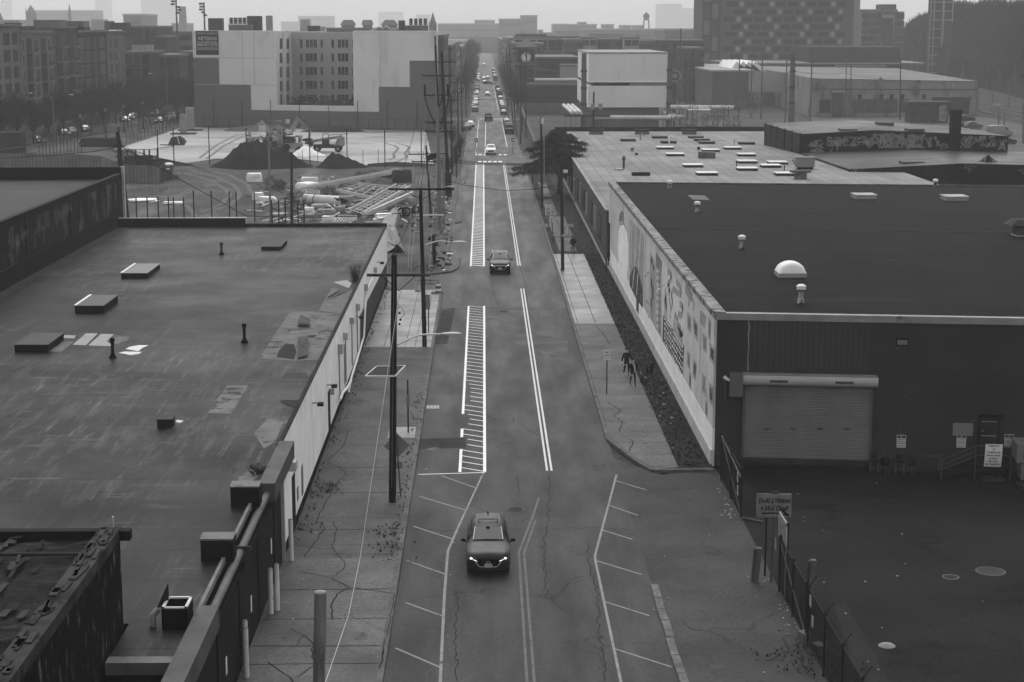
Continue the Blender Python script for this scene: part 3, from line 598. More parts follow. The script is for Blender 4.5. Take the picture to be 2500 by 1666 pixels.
m_coping = mat('mottled coping stones', .24, rough=.8, var=.35, sc=1.2, patch=(.09,1.3,.52,.60))
mw = thing('mural_warehouse', 'big dark warehouse with a painted mural wall along the pavement and black flat roof', 'building', (30, 110, 0))
B_ = FP(55, 0); b = MB(); Y1 = 161.2
b.prism([(11.9,86.4),(B_.x,B_.y+.06),(B_.x,B_.y+75.5),(11.9,Y1)], 0, RH-.05); b.build('wall', m_rwall, mw)
b = MB(); fbox(b, 0, 55, 0, RH-.1, 0, .04); b.build('front_wall', m_rwall, mw)
b = MB(); b.flat([(12.2,86.35),(B_.x,B_.y),(B_.x,B_.y+75.2),(11.95,Y1)], RH); b.build('roof', m_droof, mw)
b = MB(); fbox(b, -.05, 55, RH-.25, RH+.1, .04, .14); fbox(b, .3, 55, RH+.0, RH+.1, -.3, .04); b.build('front_coping', mat('pale steel coping', .27, rough=.5, var=.2, sc=1, patch=(.15,1.5,.6,.7)), mw)
b = MB(); b.bb((11.68,86.2,RH-.15),(12.3,Y1,RH+.16)); b.build('side_coping', m_coping, mw)
r0, r1 = Vector((12.3,124.2,0)), Vector((52,119.6,0)); b = MB(); b.bar(r0+V3((0,0,RH+.02)), r1+V3((0,0,RH+.02)), .10, .05); b.build('roof_ridge', mat('pale seam', .10, var=.3), mw)
b = MB(); b.bar((11.9,Y1,RH+.03),(B_.x,B_.y+75.3,RH+.03), .3, .16); b.build('rear_coping', mat('worn pale edge', .13, var=.4, sc=1), mw)
b = MB()
for q, w in ((z5b(400,853),.5),(z5b(1130,1270),.5),(z4b(1640,755),1.2),(z4b(1655,827),1.2),(z4b(2115,853),.5)):
    p = G(q, RH); b.bb((p.x-w/2,p.y-.15,RH),(p.x+w/2,p.y+.15,RH+.03))
b.build('roof_mark', mat('pale roof smear', .07, var=.4, sc=2), mw)
# mural wall: plinth, pale band, painted field with its shapes
MX = 11.80
b = MB(); b.bb((MX-.14,86.3,0),(MX+.2,Y1,.85)); b.build('plinth', m_plinth, mw)
b = MB(); b.bb((MX-.05,86.3,.85),(MX+.2,Y1,2.0)); b.build('painted_band', m_band, mw)
b = MB(); b.bb((MX-.04,86.3,2.0),(MX+.2,Y1,RH-.15)); b.build('mural_wall', m_mural, mw)
zr = mk(1460,450,3.92)
mu = MB()
def mp_(pts, mi, f=zr, d=0.0):
    P = [XP(f(*q), MX-.046-d) for q in pts]; mu.poly([(MX-.046-d, p.y, p.z) for p in P], mi)
def stroke(pts, w, mi, f=zr, d=.004):
    P = [XP(f(*q), MX-.046-d) for q in pts]
    for p, q in zip(P[:-1], P[1:]):
        e = Vector((0,q.y-p.y,q.z-p.z)); n = Vector((0,-e.z,e.y)).normalized()*w/2
        mu.poly([(MX-.046-d,p.y-n.y,p.z-n.z),(MX-.046-d,q.y-n.y,q.z-n.z),(MX-.046-d,q.y+n.y,q.z+n.z),(MX-.046-d,p.y+n.y,p.z+n.z)], mi)
mp_([(190,560),(195,440),(215,388),(245,385),(275,450),(290,560),(286,760),(276,922),(240,840),(200,785)], 0)                # bright egg shape
for i in range(4): stroke([(203,300+i*22),(228,262+i*24),(246,285+i*30)], .22, 3)
stroke([(195,560),(192,450),(212,385),(246,380),(280,450),(294,560)], .16, 2); stroke([(130,230),(126,400),(150,650)], .10, 2); stroke([(150,270),(160,330),(158,400)], .14, 2)
stroke([(200,170),(198,240)], .2, 3); stroke([(246,190),(244,260)], .15, 3); stroke([(296,290),(290,420)], .2, 3)
mp_([(305,330),(445,490),(430,1195),(300,965)], 2)                                                                           # grey drapery
for pl in ([(322,355),(320,780)], [(360,400),(352,800)], [(408,460),(398,600),(385,800)], [(445,500),(436,900)]): stroke(pl, .34, 1)
mp_([(300,965),(305,880),(320,845),(345,785),(372,800),(400,885),(425,1000),(430,1190),(362,1092)], 4, zr, .006)             # dark tulip
for pl in ([(350,800),(335,930),(332,1000)], [(384,850),(374,960),(370,1060)]): stroke(pl, .36, 1, zr, .012)
mp_([(365,1090),(391,1110),(387,1288),(364,1245)], 4, zr, .012)
for pl in ([(455,550),(445,1120),(488,1280)], [(495,620),(488,1240)], [(455,1110),(490,1150)], [(470,830),(478,900)], [(545,760),(536,1350)]): stroke(pl, .2, 2)
mp_([(500,640),(548,765),(540,1345),(500,1270)], 2, zr, .002)
for q in ([(505,690),(520,720),(520,780),(505,750)], [(525,760),(538,790),(538,840),(525,810)], [(505,890),(518,920),(516,1000),(504,970)], [(518,960),(532,990),(530,1120),(517,1090)], [(505,1080),(515,1100),(513,1190),(503,1170)]): mp_(q, 4, zr, .006)
mp_([(555,650),(612,740),(606,860),(552,770)], 3); mp_([(552,770),(606,860),(600,1460),(548,1380)], 2, zr, .002)
for i in range(9): mp_([(560,800+i*66),(575,822+i*66),(575,860+i*66),(560,838+i*66)], 1, zr, .006); mp_([(582,835+i*66),(597,857+i*66),(597,895+i*66),(582,873+i*66)], 3, zr, .006)
mp_([(625,740),(830,1010),(822,1560),(615,1250)], 1, zr, .001)                                                               # swirl panel
for pl in ([(665,850),(680,830),(705,880),(690,930),(665,960),(690,1020),(670,1050)], [(745,930),(770,960),(800,1010),(795,1060),(760,1040),(720,1000),(700,1060),(715,1130),(700,1200)], [(780,1140),(815,1180),(800,1260),(770,1240),(760,1320),(740,1240),(730,1300)],
           [(640,1010),(655,1080),(640,1120),(660,1190)], [(680,1080),(695,1160),(690,1290)], [(760,1350),(790,1380),(780,1440),(815,1420)]): stroke(pl, .42, 2)
for i in range(9): stroke([(630,1060+i*24),(665,1130+i*24)], .10, 2); stroke([(720,1300+i*22),(810,1440+i*16)], .09, 2)
mp_([(485,512),(622,715),(612,932),(478,690)], 4, zd, .002)                                                                   # dense dark pattern
for i in range(13):
    for j in range(6):
        x = 492+i*9.6; y = 535+i*14.4+j*(31+i*.6); stroke([(x,y),(x+ru(3,8),y+ru(6,16))], .13, 0, zd, .008)
        if rr_() < .5: stroke([(x+4,y+8),(x+1,y+16)], .1, 0, zd, .009)
for q in ([(643,490),(668,525),(668,640),(643,600)], [(685,530),(712,570),(712,690),(687,650)], [(780,525),(800,550),(795,690),(780,650)], [(745,625),(770,660),(770,770),(745,735)], [(790,690),(825,730),(822,850),(790,800)],
          [(640,740),(662,770),(660,880),(640,840)], [(683,800),(705,830),(700,950),(678,915)], [(740,890),(765,925),(762,1060),(740,1010)], [(785,950),(815,985),(812,1120),(785,1080)], [(655,880),(668,900),(665,1020),(655,990)], [(760,1070),(775,1090),(775,1210),(760,1160)]):
    mp_(q, 2, zd, .001); c = (sum(p[0] for p in q)/4, sum(p[1] for p in q)/4); mp_([(c[0]+(p[0]-c[0])*.6, c[1]+(p[1]-c[1])*.6) for p in q], rc([3,4,4,3]), zd, .005)
for pl in ([(675,400),(690,440),(680,480)], [(640,300),(660,380),(650,450)], [(690,520),(683,600)], [(830,720),(826,900)], [(735,600),(728,760),(722,900)], [(770,1000),(776,1140),(765,1160)]): stroke(pl, .16, 3, zd)
for q in ([(730,480),(770,520),(760,610),(725,560)], [(630,300),(680,370),(670,430),(630,370)], [(820,560),(838,590),(834,700),(818,660)]): mp_(q, 2, zd, .001)
mu.build('mural', [mat('mural white', .72, var=.15, sc=.9, patch=(.5,1.1,.56,.7)), mat('mural pale grey', .52, var=.12, sc=.8), mat('mural mid grey', .31, var=.18, sc=.8, patch=(.42,1.3,.54,.66)), mat('mural dark grey', .22, var=.2, sc=.9, patch=(.36,1.5,.57,.66)), mat('mural charcoal', .10, var=.25, sc=.9, patch=(.3,1.8,.57,.66))], mw)
for q in (zr(600,1002), zr(465,870)):
    p = XP(q, MX-.3); o = TU([(MX-.05,p.y,p.z+.25),(MX-.3,p.y,p.z+.15),(MX-.4,p.y,p.z)], .03, 6).build('wall_lamp', m_metal, mw); MB().ball((MX-.42,p.y,p.z-.05), .11, 8).build('globe', mat('pale globe', .6), o)
p = XP(zr(105,700), MX-.1); TU([(MX-.15,159.3,.4),(MX-.15,159.3,4.4)], .09, 8).build('downpipe', m_dark, mw); BB((MX-.3,158.9,1.3),(MX-.05,159.7,1.7)).build('meter_box', m_dark, mw)
# dock front: cladding over the door, shutter, sills
s0, zt = fl(ze(275,5)); s1, _ = fl(ze(1200,200)); b = MB(); fbox(b, s0, s1, 5.25, RH-.28, .04, .06); b.build('cladding', m_rpanel, mw)
b = MB(); pts = [(270,10),(276,60),(268,120),(272,200),(264,300),(268,390)]
for a, c in zip(pts[:-1], pts[1:]):
    (a0,a1), (c0,c1) = fl(ze(*a)), fl(ze(*c)); b.bar(FP(a0,a1,.065), FP(c0,c1,.065), .05, .03)
b.build('paint_drip', mat('pale paint streak', .3, var=.3), mw)
ds0, dz0 = fl(ze(225,1035)); ds1, dz1 = fl(ze(1205,490)); dz1 = fl(ze(245,490))[1]
sh = MB(); fbox(sh, ds0, ds1, dz0, dz1, .05, .12); sh = sh.build('rolling_shutter', mat('galvanised shutter', .21, rough=.45, var=.12, sc=.7, wave=('Z', .105, .18), bump=.4, patch=(.17,.5,.55,.7,(.4,1,1))), mw)
b = MB(); b.tube([FP(ds0-.15, dz1+.3, .3), FP(ds1+.25, dz1+.3, .3)], .29, 18); b.build('shutter_housing', mat('galvanised housing', .36, rough=.42, var=.10, sc=.8), sh)
b = MB(); fbox(b, ds0-.1, ds1+.2, dz1+.58, dz1+.63, .04, .45); b.build('hood', m_metal, sh)
b = MB(); fbox(b, ds0-.75, ds0-.08, dz1-.55, dz1+.62, .05, .62); b.build('motor_box', mat('grey motor box', .16, rough=.5, var=.15), sh)
for s in (ds0, ds1): b = MB(); fbox(b, s-.06, s+.06, dz0, dz1, .05, .18); b.build('guide_rail', mat('dull steel', .13, rough=.5, var=.2), sh)
for x in (405, 608, 810, 1012):
    s, z = fl(ze(x, 824)); b = MB(); fbox(b, s-.14, s+.14, z-.025, z+.025, .12, .135); b.build('slot', m_black, sh)
for x0, x1, y in ((430,565,447), (920,1057,455)):
    s, z = fl(ze(x0,y)); e, _ = fl(ze(x1,y)); b = MB(); fbox(b, s, e, dz1+.24, dz1+.36, .585, .595); b.build('plate', mat('tarnished plate', .09, var=.6, sc=6), sh)
b = MB(); fbox(b, ds0-.1, ds1+.35, dz0-.28, dz0, .04, .35); b.build('dock_sill', mat('scuffed dock sill', .055, var=.4, sc=1.5, patch=(.1,3,.62,.7)), mw)
b = MB(); fbox(b, ds0+.1, ds1+.2, .02, dz0-.28, .04, .07); b.build('dock_base', mat('flaking paint base', .04, var=.3, sc=.8, patch=[(.2,1.4,.66,.69,(1,1,.8)),(.1,3,.64,.70)]), mw)
# door at the head of the stairs and its hood
e0, _ = fl(ze(2018,900)); e1, dt = fl(ze(2155,735)); db = 0.78
d_ = MB(); fbox(d_, e0, e1, db, dt, .05, .09); d_ = d_.build('door', mat('worn grey door', .05, rough=.5, var=.3, sc=1), mw)
for z in (dt-.25, db+1.2): b = MB(); fbox(b, e0+.05, e1-.05, z-.02, z+.02, .09, .12); b.build('bar', m_metal, d_)
b = MB(); b.ball(FP(e0+.1, db+1.45, .12), .05, 8); b.build('handle', m_metal, d_)
b = MB(); fbox(b, e0-.1, e1+.25, dt+.02, dt+.1, .04, .35); b.build('door_hood', m_black, mw)
for s in (e0-.06, e1+.06): b = MB(); fbox(b, s-.06, s+.06, db, dt+.02, .045, .13); b.build('door_frame', m_dark, mw)
b = MB()
for q, r in ((ze(1300,1015),.06),(ze(1455,582),.04),(ze(1420,795),.05),(ze(1830,382),.04),(ze(1635,1032),.3),(ze(1705,1032),.2),(ze(1965,765),.1)):
    s, z = fl(q); fbox(b, s-r, s+r, z-.05, z+.05, .04, .046)
b.build('paint_chip', mat('bare block', .1, var=.4, sc=5), mw)
# fittings hanging on the front wall
s, z = fl(ze(105,437)); t = thing('security_camera', 'small white security camera left of the rolling shutter', 'camera', FP(s,z,.04))
b = MB(); b.bar(FP(s,z,.04), FP(s-.02,z-.05,.16), .05); b.build('bracket', m_dark, t); b = MB(); b.bar(FP(s-.14,z+.06,.2), FP(s+.16,z-.1,.32), .12, .12); b.build('body', mat('camera white', .7), t)
s, z = fl(ze(1410,190)); t = thing('flood_light', 'black floodlight on a bracket high on the dark front wall', 'lamp', FP(s,z,.04))
b = MB(); b.tube([FP(s-.15,z-.25,.06), FP(s-.05,z-.2,.3), FP(s,z-.05,.45)], .05, 8); b.build('arm', mat('worn alloy', .14), t)
b = MB(); b.box(FP(s+.08,z+.22,.55), (.62,.12,.36), RZF); b.build('lamp_head', m_black, t); b = MB(); b.box(FP(s+.08,z+.22,.615), (.5,.02,.24), RZF); b.build('glass', mat('lamp glass', .2, rough=.1), t)
s, z = fl(ze(95,530)); t = thing('standpipe', 'short grey standpipe on the dark wall left of the shutter', 'pipe', FP(s,z-.35,.04))
b = MB(); b.tube([FP(s,z-.6,.1), FP(s,z+.45,.1)], .04, 8); b.build('pipe', mat('dull steel', .13), t); b = MB(); b.ball(FP(s,z+.5,.12), .1, 8); b.build('head', mat('worn alloy', .14), t)
def wall_sign(q, w, h, lab, rows, top=True):
    s, z = fl(q); t = thing('parking_sign', lab, 'sign', FP(s,z,.045)); b = MB(); fbox(b, s-w/2, s+w/2, z-h/2, z+h/2, .05, .07); b.build('plate', mat('sign white', .46, var=.08), t)
    g = MB()
    if top: fbox(g, s-w*.45, s+w*.45, z+h*.26, z+h*.46, .07, .073); text_into(g, 'P', FP(s, z+h*.28, .076), ux, (0,0,1), h*.15, 1, bold=.03)
    for tx, zz, hh in rows: text_into(g, tx, FP(s, z+h*zz, .074), ux, (0,0,1), h*hh, 0, width=w*.82, bold=.02)
    g.build('lettering', [mat('sign dark', .05), mat('sign white', .46)], t)
PR = [('PARKING',.12,.09),('RESERVED',-.04,.08),('VISITORS',-.2,.1),('ONLY',-.4,.08)]
wall_sign(ze(1424,920), .46, .66, 'parking sign alone on the dark wall right of the shutter, above the grills', PR)
wall_sign(ze(1878,919), .46, .66, 'parking sign under the blank grey board left of the steps door', PR)
wall_sign(ze(2238,916), .46, .66, 'parking sign half hidden behind the stacked lumber packs', PR)
s, z = fl(ze(1890,830)); b = MB(); fbox(b, s-.5, s+.5, z-.33, z+.33, .05, .08); tag(b.build('blank_board', mat('blank grey board', .22, var=.08)), 'blank grey board on the dark wall left of the door', 'sign')
# stairs, platform, railing, hung notice
st = thing('entrance_stairs', 'dark metal stairs with handrails up to the warehouse door', 'stairs', FP(e0,0,.8))
b = MB(); fbox(b, e0-.35, e1+.55, db-.12, db, .1, 1.5); b.build('landing', mat('dark tread', .025, var=.3), st)
for i in range(4):
    b = MB(); fbox(b, e0-.35-(i+1)*.42, e0-.35-i*.42, db-.12-(i+1)*.16, db-.06-(i+1)*.16, .2, 1.4); b.build('step', MATS['dark tread'], st)
for o in (.2, 1.4): b = MB(); b.bar(FP(e0-.35,db-.1,o), FP(e0-2.1,.02,o), .05, .2); b.build('stringer', m_dark, st)
rl = mat('railing steel', .12, rough=.5, var=.2)
for o in (1.42,):
    b = MB()
    for h in (1.0, .72, .45): b.tube([FP(e0-2.05,h,o), FP(e0-.4,db+h-.02,o)], .022, 6)
    b.tube([FP(e0-2.05,.0,o), FP(e0-2.05,1.0,o)], .022, 6); b.tube([FP(e0-2.15,.3,o-.12), FP(e0-2.15,1.05,o-.12)], .022, 6); b.build('handrail', rl, st)
    b = MB()
    for h in (1.0, .5): b.tube([FP(e0-.4,db+h,o), FP(e1+.5,db+h,o)], .022, 6)
    for s in (e0-.4, e1+.5): b.tube([FP(s,0,o), FP(s,db+1.0,o)], .025, 6)
    b.tube([FP(e1+.5,db+1,o), FP(e1+.5,db+1.0,.3)], .022, 6); b.tube([FP(e1+.5,db+1.3,.3), FP(e1+1.3,db+.5,.3)], .022, 6); b.build('guard_rail', rl, st)
for s in (e0-.3, e1+.5): b = MB(); fbox(b, s-.05, s+.05, 0, db-.1, .3, .4); b.build('post', m_dark, st)
s, z = fl(ze(2085,1000)); t = thing('notice_banner', 'curled white notice about items left in warehouse hung on the stair railing', 'sign', FP(s,db+.6,1.46)); b = MB(); n = 8
for i in range(n):
    f0, f1 = i/n, (i+1)/n; c = lambda f: .03+.10*sin(f*2.6); zz = lambda f: db+1.1-f*1.15
    b.quad(FP(s-.42-.05*f1,zz(f1),1.45+c(f1)), FP(s+.42-.05*f1,zz(f1),1.45+c(f1)), FP(s+.42-.05*f0,zz(f0),1.45+c(f0)), FP(s-.42-.05*f0,zz(f0),1.45+c(f0)))
b.build('sheet', mat('notice sheet white', .5, var=.05), t); g = MB()
for i, tx in enumerate(('ITEMS LEFT','IN','WAREHOUSE','MORE THAN','30 DAYS','PER WILL','BE CHARGED')):
    f = .07+i*.135; text_into(g, tx, FP(s-.05*f,db+1.1-(f+.04)*1.15,1.465+.03+.10*sin((f+.03)*2.6)), ux, (0,0,1), .082, 0, bold=.03)
g.build('lettering', MATS['sign dark'], t)
# lumber packs
m_wrap = mat('grey wrapped lumber', .2, rough=.6, var=.12, sc=1, patch=(.12,3,.6,.68)); m_wrap2 = mat('striped lumber wrap', .19, rough=.6, var=.2, sc=3, wave=('Z',.16,.2))
ls = e1+.7
for i, (z0, z1_, lab, m) in enumerate(((.18,1.0,'lower wrapped lumber pack with diagonal striped wrap at the right edge',m_wrap2),(1.06,1.98,'upper wrapped lumber pack stacked on another by the stairs',m_wrap))):
    t = thing('lumber_pack', lab, 'lumber', FP(ls+1.2,z0,1.1), 0, 'lumber packs stacked beside the stairs')
    b = MB(); fbox(b, ls+.25*(1-i), ls+3.2, z0, z1_, .3, 1.9); b.build('pack', m, t)
    g = MB(); text_into(g, 'Roseburg', FP(ls+.62+.1*i,z0+.3,1.905), ux, (0,0,1), .2, 0, 'LEFT', bold=.02)
    if i: g.poly([FP(ls+.3,z0+.25,1.904),FP(ls+.38,z0+.25,1.904),FP(ls+.38,z0+.55,1.904),FP(ls+.3,z0+.55,1.904)]); g.poly([FP(ls+.5,z0+.25,1.904),FP(ls+.56,z0+.25,1.904),FP(ls+.38,z0+.55,1.904),FP(ls+.31,z0+.55,1.904)])
    g.build('lettering', MATS['sign dark'], t)
    b = MB()
    for k in (.4, 1.6): fbox(b, ls+k, ls+k+.1, z0-.1, z0, .3, 1.9)
    b.build('bearer', mat('old timber', .06, var=.3), t)
def pallet(s, out, lab):
    t = thing('pallet', lab, 'pallet', FP(s,0,out)); b = MB()
    for i in range(6): fbox(b, s-.55+i*.2, s-.42+i*.2, .12, .145, out-.5, out+.5)
    b.build('deck', mat('old timber', .06), t); b = MB()
    for o in (-.45,0,.4): fbox(b, s-.55, s+.55, 0.01, .12, out+o, out+o+.08)
    b.build('bearer', mat('old timber', .06), t)
s, _ = fl(ze(2085,1225)); pallet(s-.1, 1.3, 'dark wooden pallet lying under the stair landing'); s, _ = fl(ze(2310,1245)); pallet(s, 2.6, 'wooden pallet lying in front of the lumber packs')
# grills and stools along the wall
def grill(q, r, lab):
    s, _ = fl(q); t = thing('kettle_grill', lab, 'grill', FP(s,0,.7)); c = FP(s,.62,.7)
    b = MB(); b.lathe(c, [(.02,-.2),(r*.7,-.14),(r,0),(r*.98,.02)], 16); b.build('bowl', m_black, t); b = MB(); b.lathe(c, [(r*1.02,.02),(r*.75,.17),(r*.25,.24),(0,.25)], 16); b.build('lid', mat('glossy black enamel', .015, rough=.15), t)
    for k in range(3):
        a = k*2.1+.5; b = MB(); b.tube([c+V3((cos(a)*r*.6,sin(a)*r*.6,-.12)), c+V3((cos(a)*r*1.1,sin(a)*r*1.1,-.62))], .015, 5); b.build('leg', mat('dull steel', .13), t)
    b = MB(); b.bar(c+V3((-.06,0,.27)), c+V3((.06,0,.27)), .03); b.build('handle', m_dark, t)
def stool(q, lab):
    s, _ = fl(q); t = thing('bar_stool', lab, 'stool', FP(s,0,.6)); b = MB(); fbox(b, s-.22, s+.22, .62, .67, .4, .82); b.build('seat', mat('dark seat', .03), t)
    b = MB(); fbox(b, s-.22, s+.22, .72, .98, .38, .42); b.build('backrest', mat('dark seat', .03), t)
    for a in (-.2,.2):
        for o in (.42,.8): b = MB(); b.bar(FP(s+a,0,o), FP(s+a,.62 if o > .5 else .98,o), .03); b.build('leg', rl, t)
    b = MB(); b.bar(FP(s-.2,.25,.8), FP(s+.2,.25,.8), .025); b.bar(FP(s-.2,.25,.42), FP(s+.2,.25,.42), .025); b.build('footrest', rl, t)
grill(ze(1287,1150), .26, 'round black kettle grill between the two stools'); grill(ze(1485,1150), .22, 'smaller black grill right of the second stool')
stool(ze(1210,1150), 'tall dark stool directly under the shutter corner'); stool(ze(1400,1150), 'tall dark stool between the two grills')
# roof vents and skylights of the mural warehouse
def roofvent(q, h, lab, r=.13):
    p = G(q, RH); t = thing('roof_vent', lab, 'vent', (p.x,p.y,RH), 0, 'pale flue vents on the black roof')
    MB().lathe((p.x,p.y,RH), [(.2,0),(.17,.22),(r,.24),(r,h-.2)], 12).build('flue', mat('pale flue', .27, rough=.5, var=.3, sc=2, patch=(.03,2.2,.5,.56)), t)
    MB().lathe((p.x,p.y,RH), [(r+.02,h-.22),(r*1.9,h-.2),(r*1.9,h-.14),(r*1.2,h-.12),(r*2,h-.1),(r*2,h-.02),(r,h+.06),(0,h+.08)], 14).build('cap', mat('white vent cap', .68, var=.08), t)
roofvent(D(1840,697), .95, 'nearest flue vent on the black roof, in front of the white dome'); roofvent(D(1704,572), .85, 'flue vent in the middle of the black roof')
roofvent(D(1602,488), .8, 'flue vent in front of the pale roof hatch'); roofvent(D(1539,433), .65, 'short flue vent at the far edge of the black roof'); roofvent(D(2149,428), .6, 'small flue vent near the graffiti building wall')
a, c = G(D(1790,629), RH+.25), G(D(1856,630), RH+.25); t = thing('dome_skylight', 'white domed skylight on the black roof', 'skylight', ((a.x+c.x)/2,a.y+.8,RH))
b = MB(); x0, x1, y0, y1 = a.x, c.x, a.y, a.y+1.7; b.bb((x0,y0,RH),(x1,y1,RH+.25)); b.build('curb', mat('pale curb', .3, var=.1), t); b = MB(); n = 12; vs = []
for j in range(n+1):
    for i in range(n+1):
        u, v = i/n*2-1, j/n*2-1; vs.append((x0+(x1-x0)*i/n, y0+(y1-y0)*j/n, RH+.25+.62*math.sqrt(max(0,(1-u*u)))*(max(0,1-v**4))**.5))
b.add(vs, [(j*(n+1)+i,j*(n+1)+i+1,(j+1)*(n+1)+i+1,(j+1)*(n+1)+i) for j in range(n) for i in range(n)], 0, True); b.build('dome', mat('white acrylic', .58, rough=.3, var=.03), t)
for q0, q1, lab in ((z5b(818,738), z5b(1000,738), 'pale torn roof hatch on the black roof, left of the other'), (z5b(1606,752), z5b(1798,752), 'pale torn roof hatch on the black roof, right of the other')):
    a, c = G(q0, RH), G(q1, RH); t = thing('roof_hatch', lab, 'hatch', ((a.x+c.x)/2,a.y,RH)); b = MB(); b.bb((a.x,a.y,RH),(c.x,a.y+2.0,RH+.3)); b.build('curb', mat('pale curb', .3), t)
    b = MB(); b.box(((a.x+c.x)/2,a.y+1.0,RH+.34), (c.x-a.x+.1,2.05,.07), .02); b.build('lid', mat('torn pale lid', .36, var=.3, sc=2, patch=(.05,1.3,.64,.68)), t)
p = G(z4b(1165,725), RH); b = MB(); b.flat([G(z4b(*q), RH)[:2] for q in [(1060,702),(1215,708),(1258,748),(1110,742)]], RH+.03); tag(b.build('roof_board', m_patch), 'pale worn board lying flat on the black roof', 'board')
p = G(z5b(2250,1060), RH); t = thing('roof_ventilator', 'big square roof ventilator at the right edge of the picture', 'ventilator', (p.x,p.y,RH))
BB((p.x-.35,p.y-.4,RH),(p.x+.9,p.y+.8,RH+.7)).build('base', mat('grey vent base', .10, var=.25), t); BB((p.x-.4,p.y-.45,RH),(p.x+.95,p.y+.85,RH+.12)).build('flange', mat('pale curb', .3), t)
mb = MB(); mb.add([(p.x-.9,p.y-.8,RH+.8),(p.x+1.4,p.y-.8,RH+.8),(p.x+1.4,p.y+1.2,RH+.8),(p.x-.9,p.y+1.2,RH+.8),(p.x-.4,p.y-.4,RH+1.2),(p.x+.9,p.y-.4,RH+1.2),(p.x+.9,p.y+.8,RH+1.2),(p.x-.4,p.y+.8,RH+1.2)], [(3,2,1,0),(4,5,6,7),(0,1,5,4),(1,2,6,5),(2,3,7,6),(3,0,4,7)]); mb.build('hood', mat('weathered hood', .075, var=.3), t)
# ================================================================ long low workshop with the pale roof
LZ = 5.35; lw = thing('workshop', 'long low workshop with pale seamed flat roof full of skylights', 'building', (30, 220, 0))
LX = 11.55
MB().prism([(LX,161.4),(50,158),(50,286),(LX+.3,286)], 0, LZ-.05).build('wall', mat('grey render', .11, rough=.85, var=.2, sc=.4, patch=(.07,.5,.55,.7)), lw)
MB().prism([(LX-.06,161.4),(LX,161.4),(LX+.3,286),(LX+.24,286)], 0, .4).build('wall_base', mat('pale base stripe', .34, var=.2), lw)
m_lroof = brickmat('pale cap sheet', .25, .5, axis='YX', var=.2, bw=9.0, rh=1.35, ms=.05, sc=.12, fine=.08, fsc=4, patch=[(.17,.10,.52,.66),(.32,.3,.62,.72)], rough=.7)
MB().flat([(LX,161.5),(50,157.9),(50,286),(LX+.3,286)], LZ).build('roof', m_lroof, lw)
BB((LX+.2,285.6,LZ-.1),(48,286.2,LZ+.7)).build('parapet', m_tar2, lw)
b = MB(); b.bar((LX-.02,161.4,LZ),(LX+.28,286,LZ), .18, .14); b.build('eaves', mat('broken pale eaves', .3, var=.4, sc=.8), lw)
for y0, y1, z0, z1_, m in ((262,264,1.2,3.6,0),(252,254.5,1.2,3.8,0),(243,246,1.2,3.8,0),(234,237.5,1.1,3.8,1),(226,229,1.0,3.9,0),(219,221.3,.2,3.2,1),(209.5,213,1.4,3.9,0),(205,208,1.6,3.9,1),(197,201,1.5,3.9,0),(191,195,1.5,3.9,1),(183,187,1.5,3.9,0),(176,180,1.5,4,1),(169,172,1.5,4,0)):
    o = BB((LX-.04,y0,z0),(LX+.25,y1,z1_)).build('window' if z0 > .5 else 'door', mat('boarded window', .2, var=.25) if m else mat('dark window', .02, rough=.2), lw)
def lroof_sky(q, w, light, lab, z=.28):
    p = G(q, LZ); t = thing('roof_skylight', lab, 'skylight', (p.x,p.y,LZ), 0, 'flat skylights on the pale roof')
    BB((p.x-w/2,p.y-1.1,LZ),(p.x+w/2,p.y+1.1,LZ+z)).build('curb', mat('dark curb', .05), t)
    MB().box((p.x,p.y,LZ+z+.03), (w+.12,2.3,.06), 0).build('pane', mat('pale skylight pane', .5, rough=.35, var=.06) if light else mat('dull skylight pane', .10, rough=.5, var=.2), t)
sk = [((868,300),1),((955,358),1),((1265,322),1),((1455,302),1),((1575,360),1),((1110,455),1),((1580,421),1),((1580,484),1),((1785,458),1),((1845,430),1),((1230,525),1),((1915,528),1),((545,230),0),((820,205),0),((898,248),0),((1135,205),0),((1185,228),0),((1230,252),0),((1575,258),0)]
wh_ = ['bright','bright','bright','bright','bright','bright','bright','bright','bright','bright','bright','bright']
near = ['fourth row of the pale roof, leftmost bright one','left of the low grey box, bright','just behind the low grey box, bright','right of the centre rear, bright','beside the right row of bright ones, second from the rear','left middle front, bright','beside the short black flue, bright','in front of the short black flue, bright','second right one near the air handler, bright','rightmost rear one near the air handler, bright','nearest to the black roof, bright','partly under the fallen panel, bright','dark one farthest left','dark one at the rear centre','dark one behind the white gooseneck pipe','rearmost of the three stepped dark ones','middle of the three stepped dark ones','front of the three stepped dark ones','dark tilted one at the rear right']
for (q, l), nm in zip(sk, near): lroof_sky(z4b(*q), 2.1+q[1]*.0005, l, 'skylight on the pale roof: '+nm)
def lbox(q, s, name, lab, cat, m):
    p = G(q, LZ); tag(MB().box((p.x,p.y,LZ+s[2]/2), s).build(name, m), lab, cat)
for i, x in enumerate((268, 668, 1078)):
    p = G(z4b(x,172), LZ); t = thing('roof_curb', ['dark lidded roof curb against the rear parapet, left one','dark lidded roof curb against the rear parapet, middle one','dark lidded roof curb against the rear parapet, right one'][i], 'curb', (p.x,p.y,LZ), 0, 'lidded curbs along the rear parapet')
    BB((p.x-1.1,p.y-.6,LZ),(p.x+1.1,p.y+.6,LZ+.55)).build('curb', mat('grey curb', .16, var=.2), t); BB((p.x-1.25,p.y-.7,LZ+.55),(p.x+1.25,p.y+.7,LZ+.8)).build('lid', m_tar2, t)
lbox(z4b(1230,378), (2.1,1.4,.8), 'roof_box', 'low weathered grey box among the skylights', 'box', m_patch)
p = G(z4b(658,530), LZ); t = thing('open_curb', 'open dark roof curb near the front of the pale roof', 'curb', (p.x,p.y,LZ))
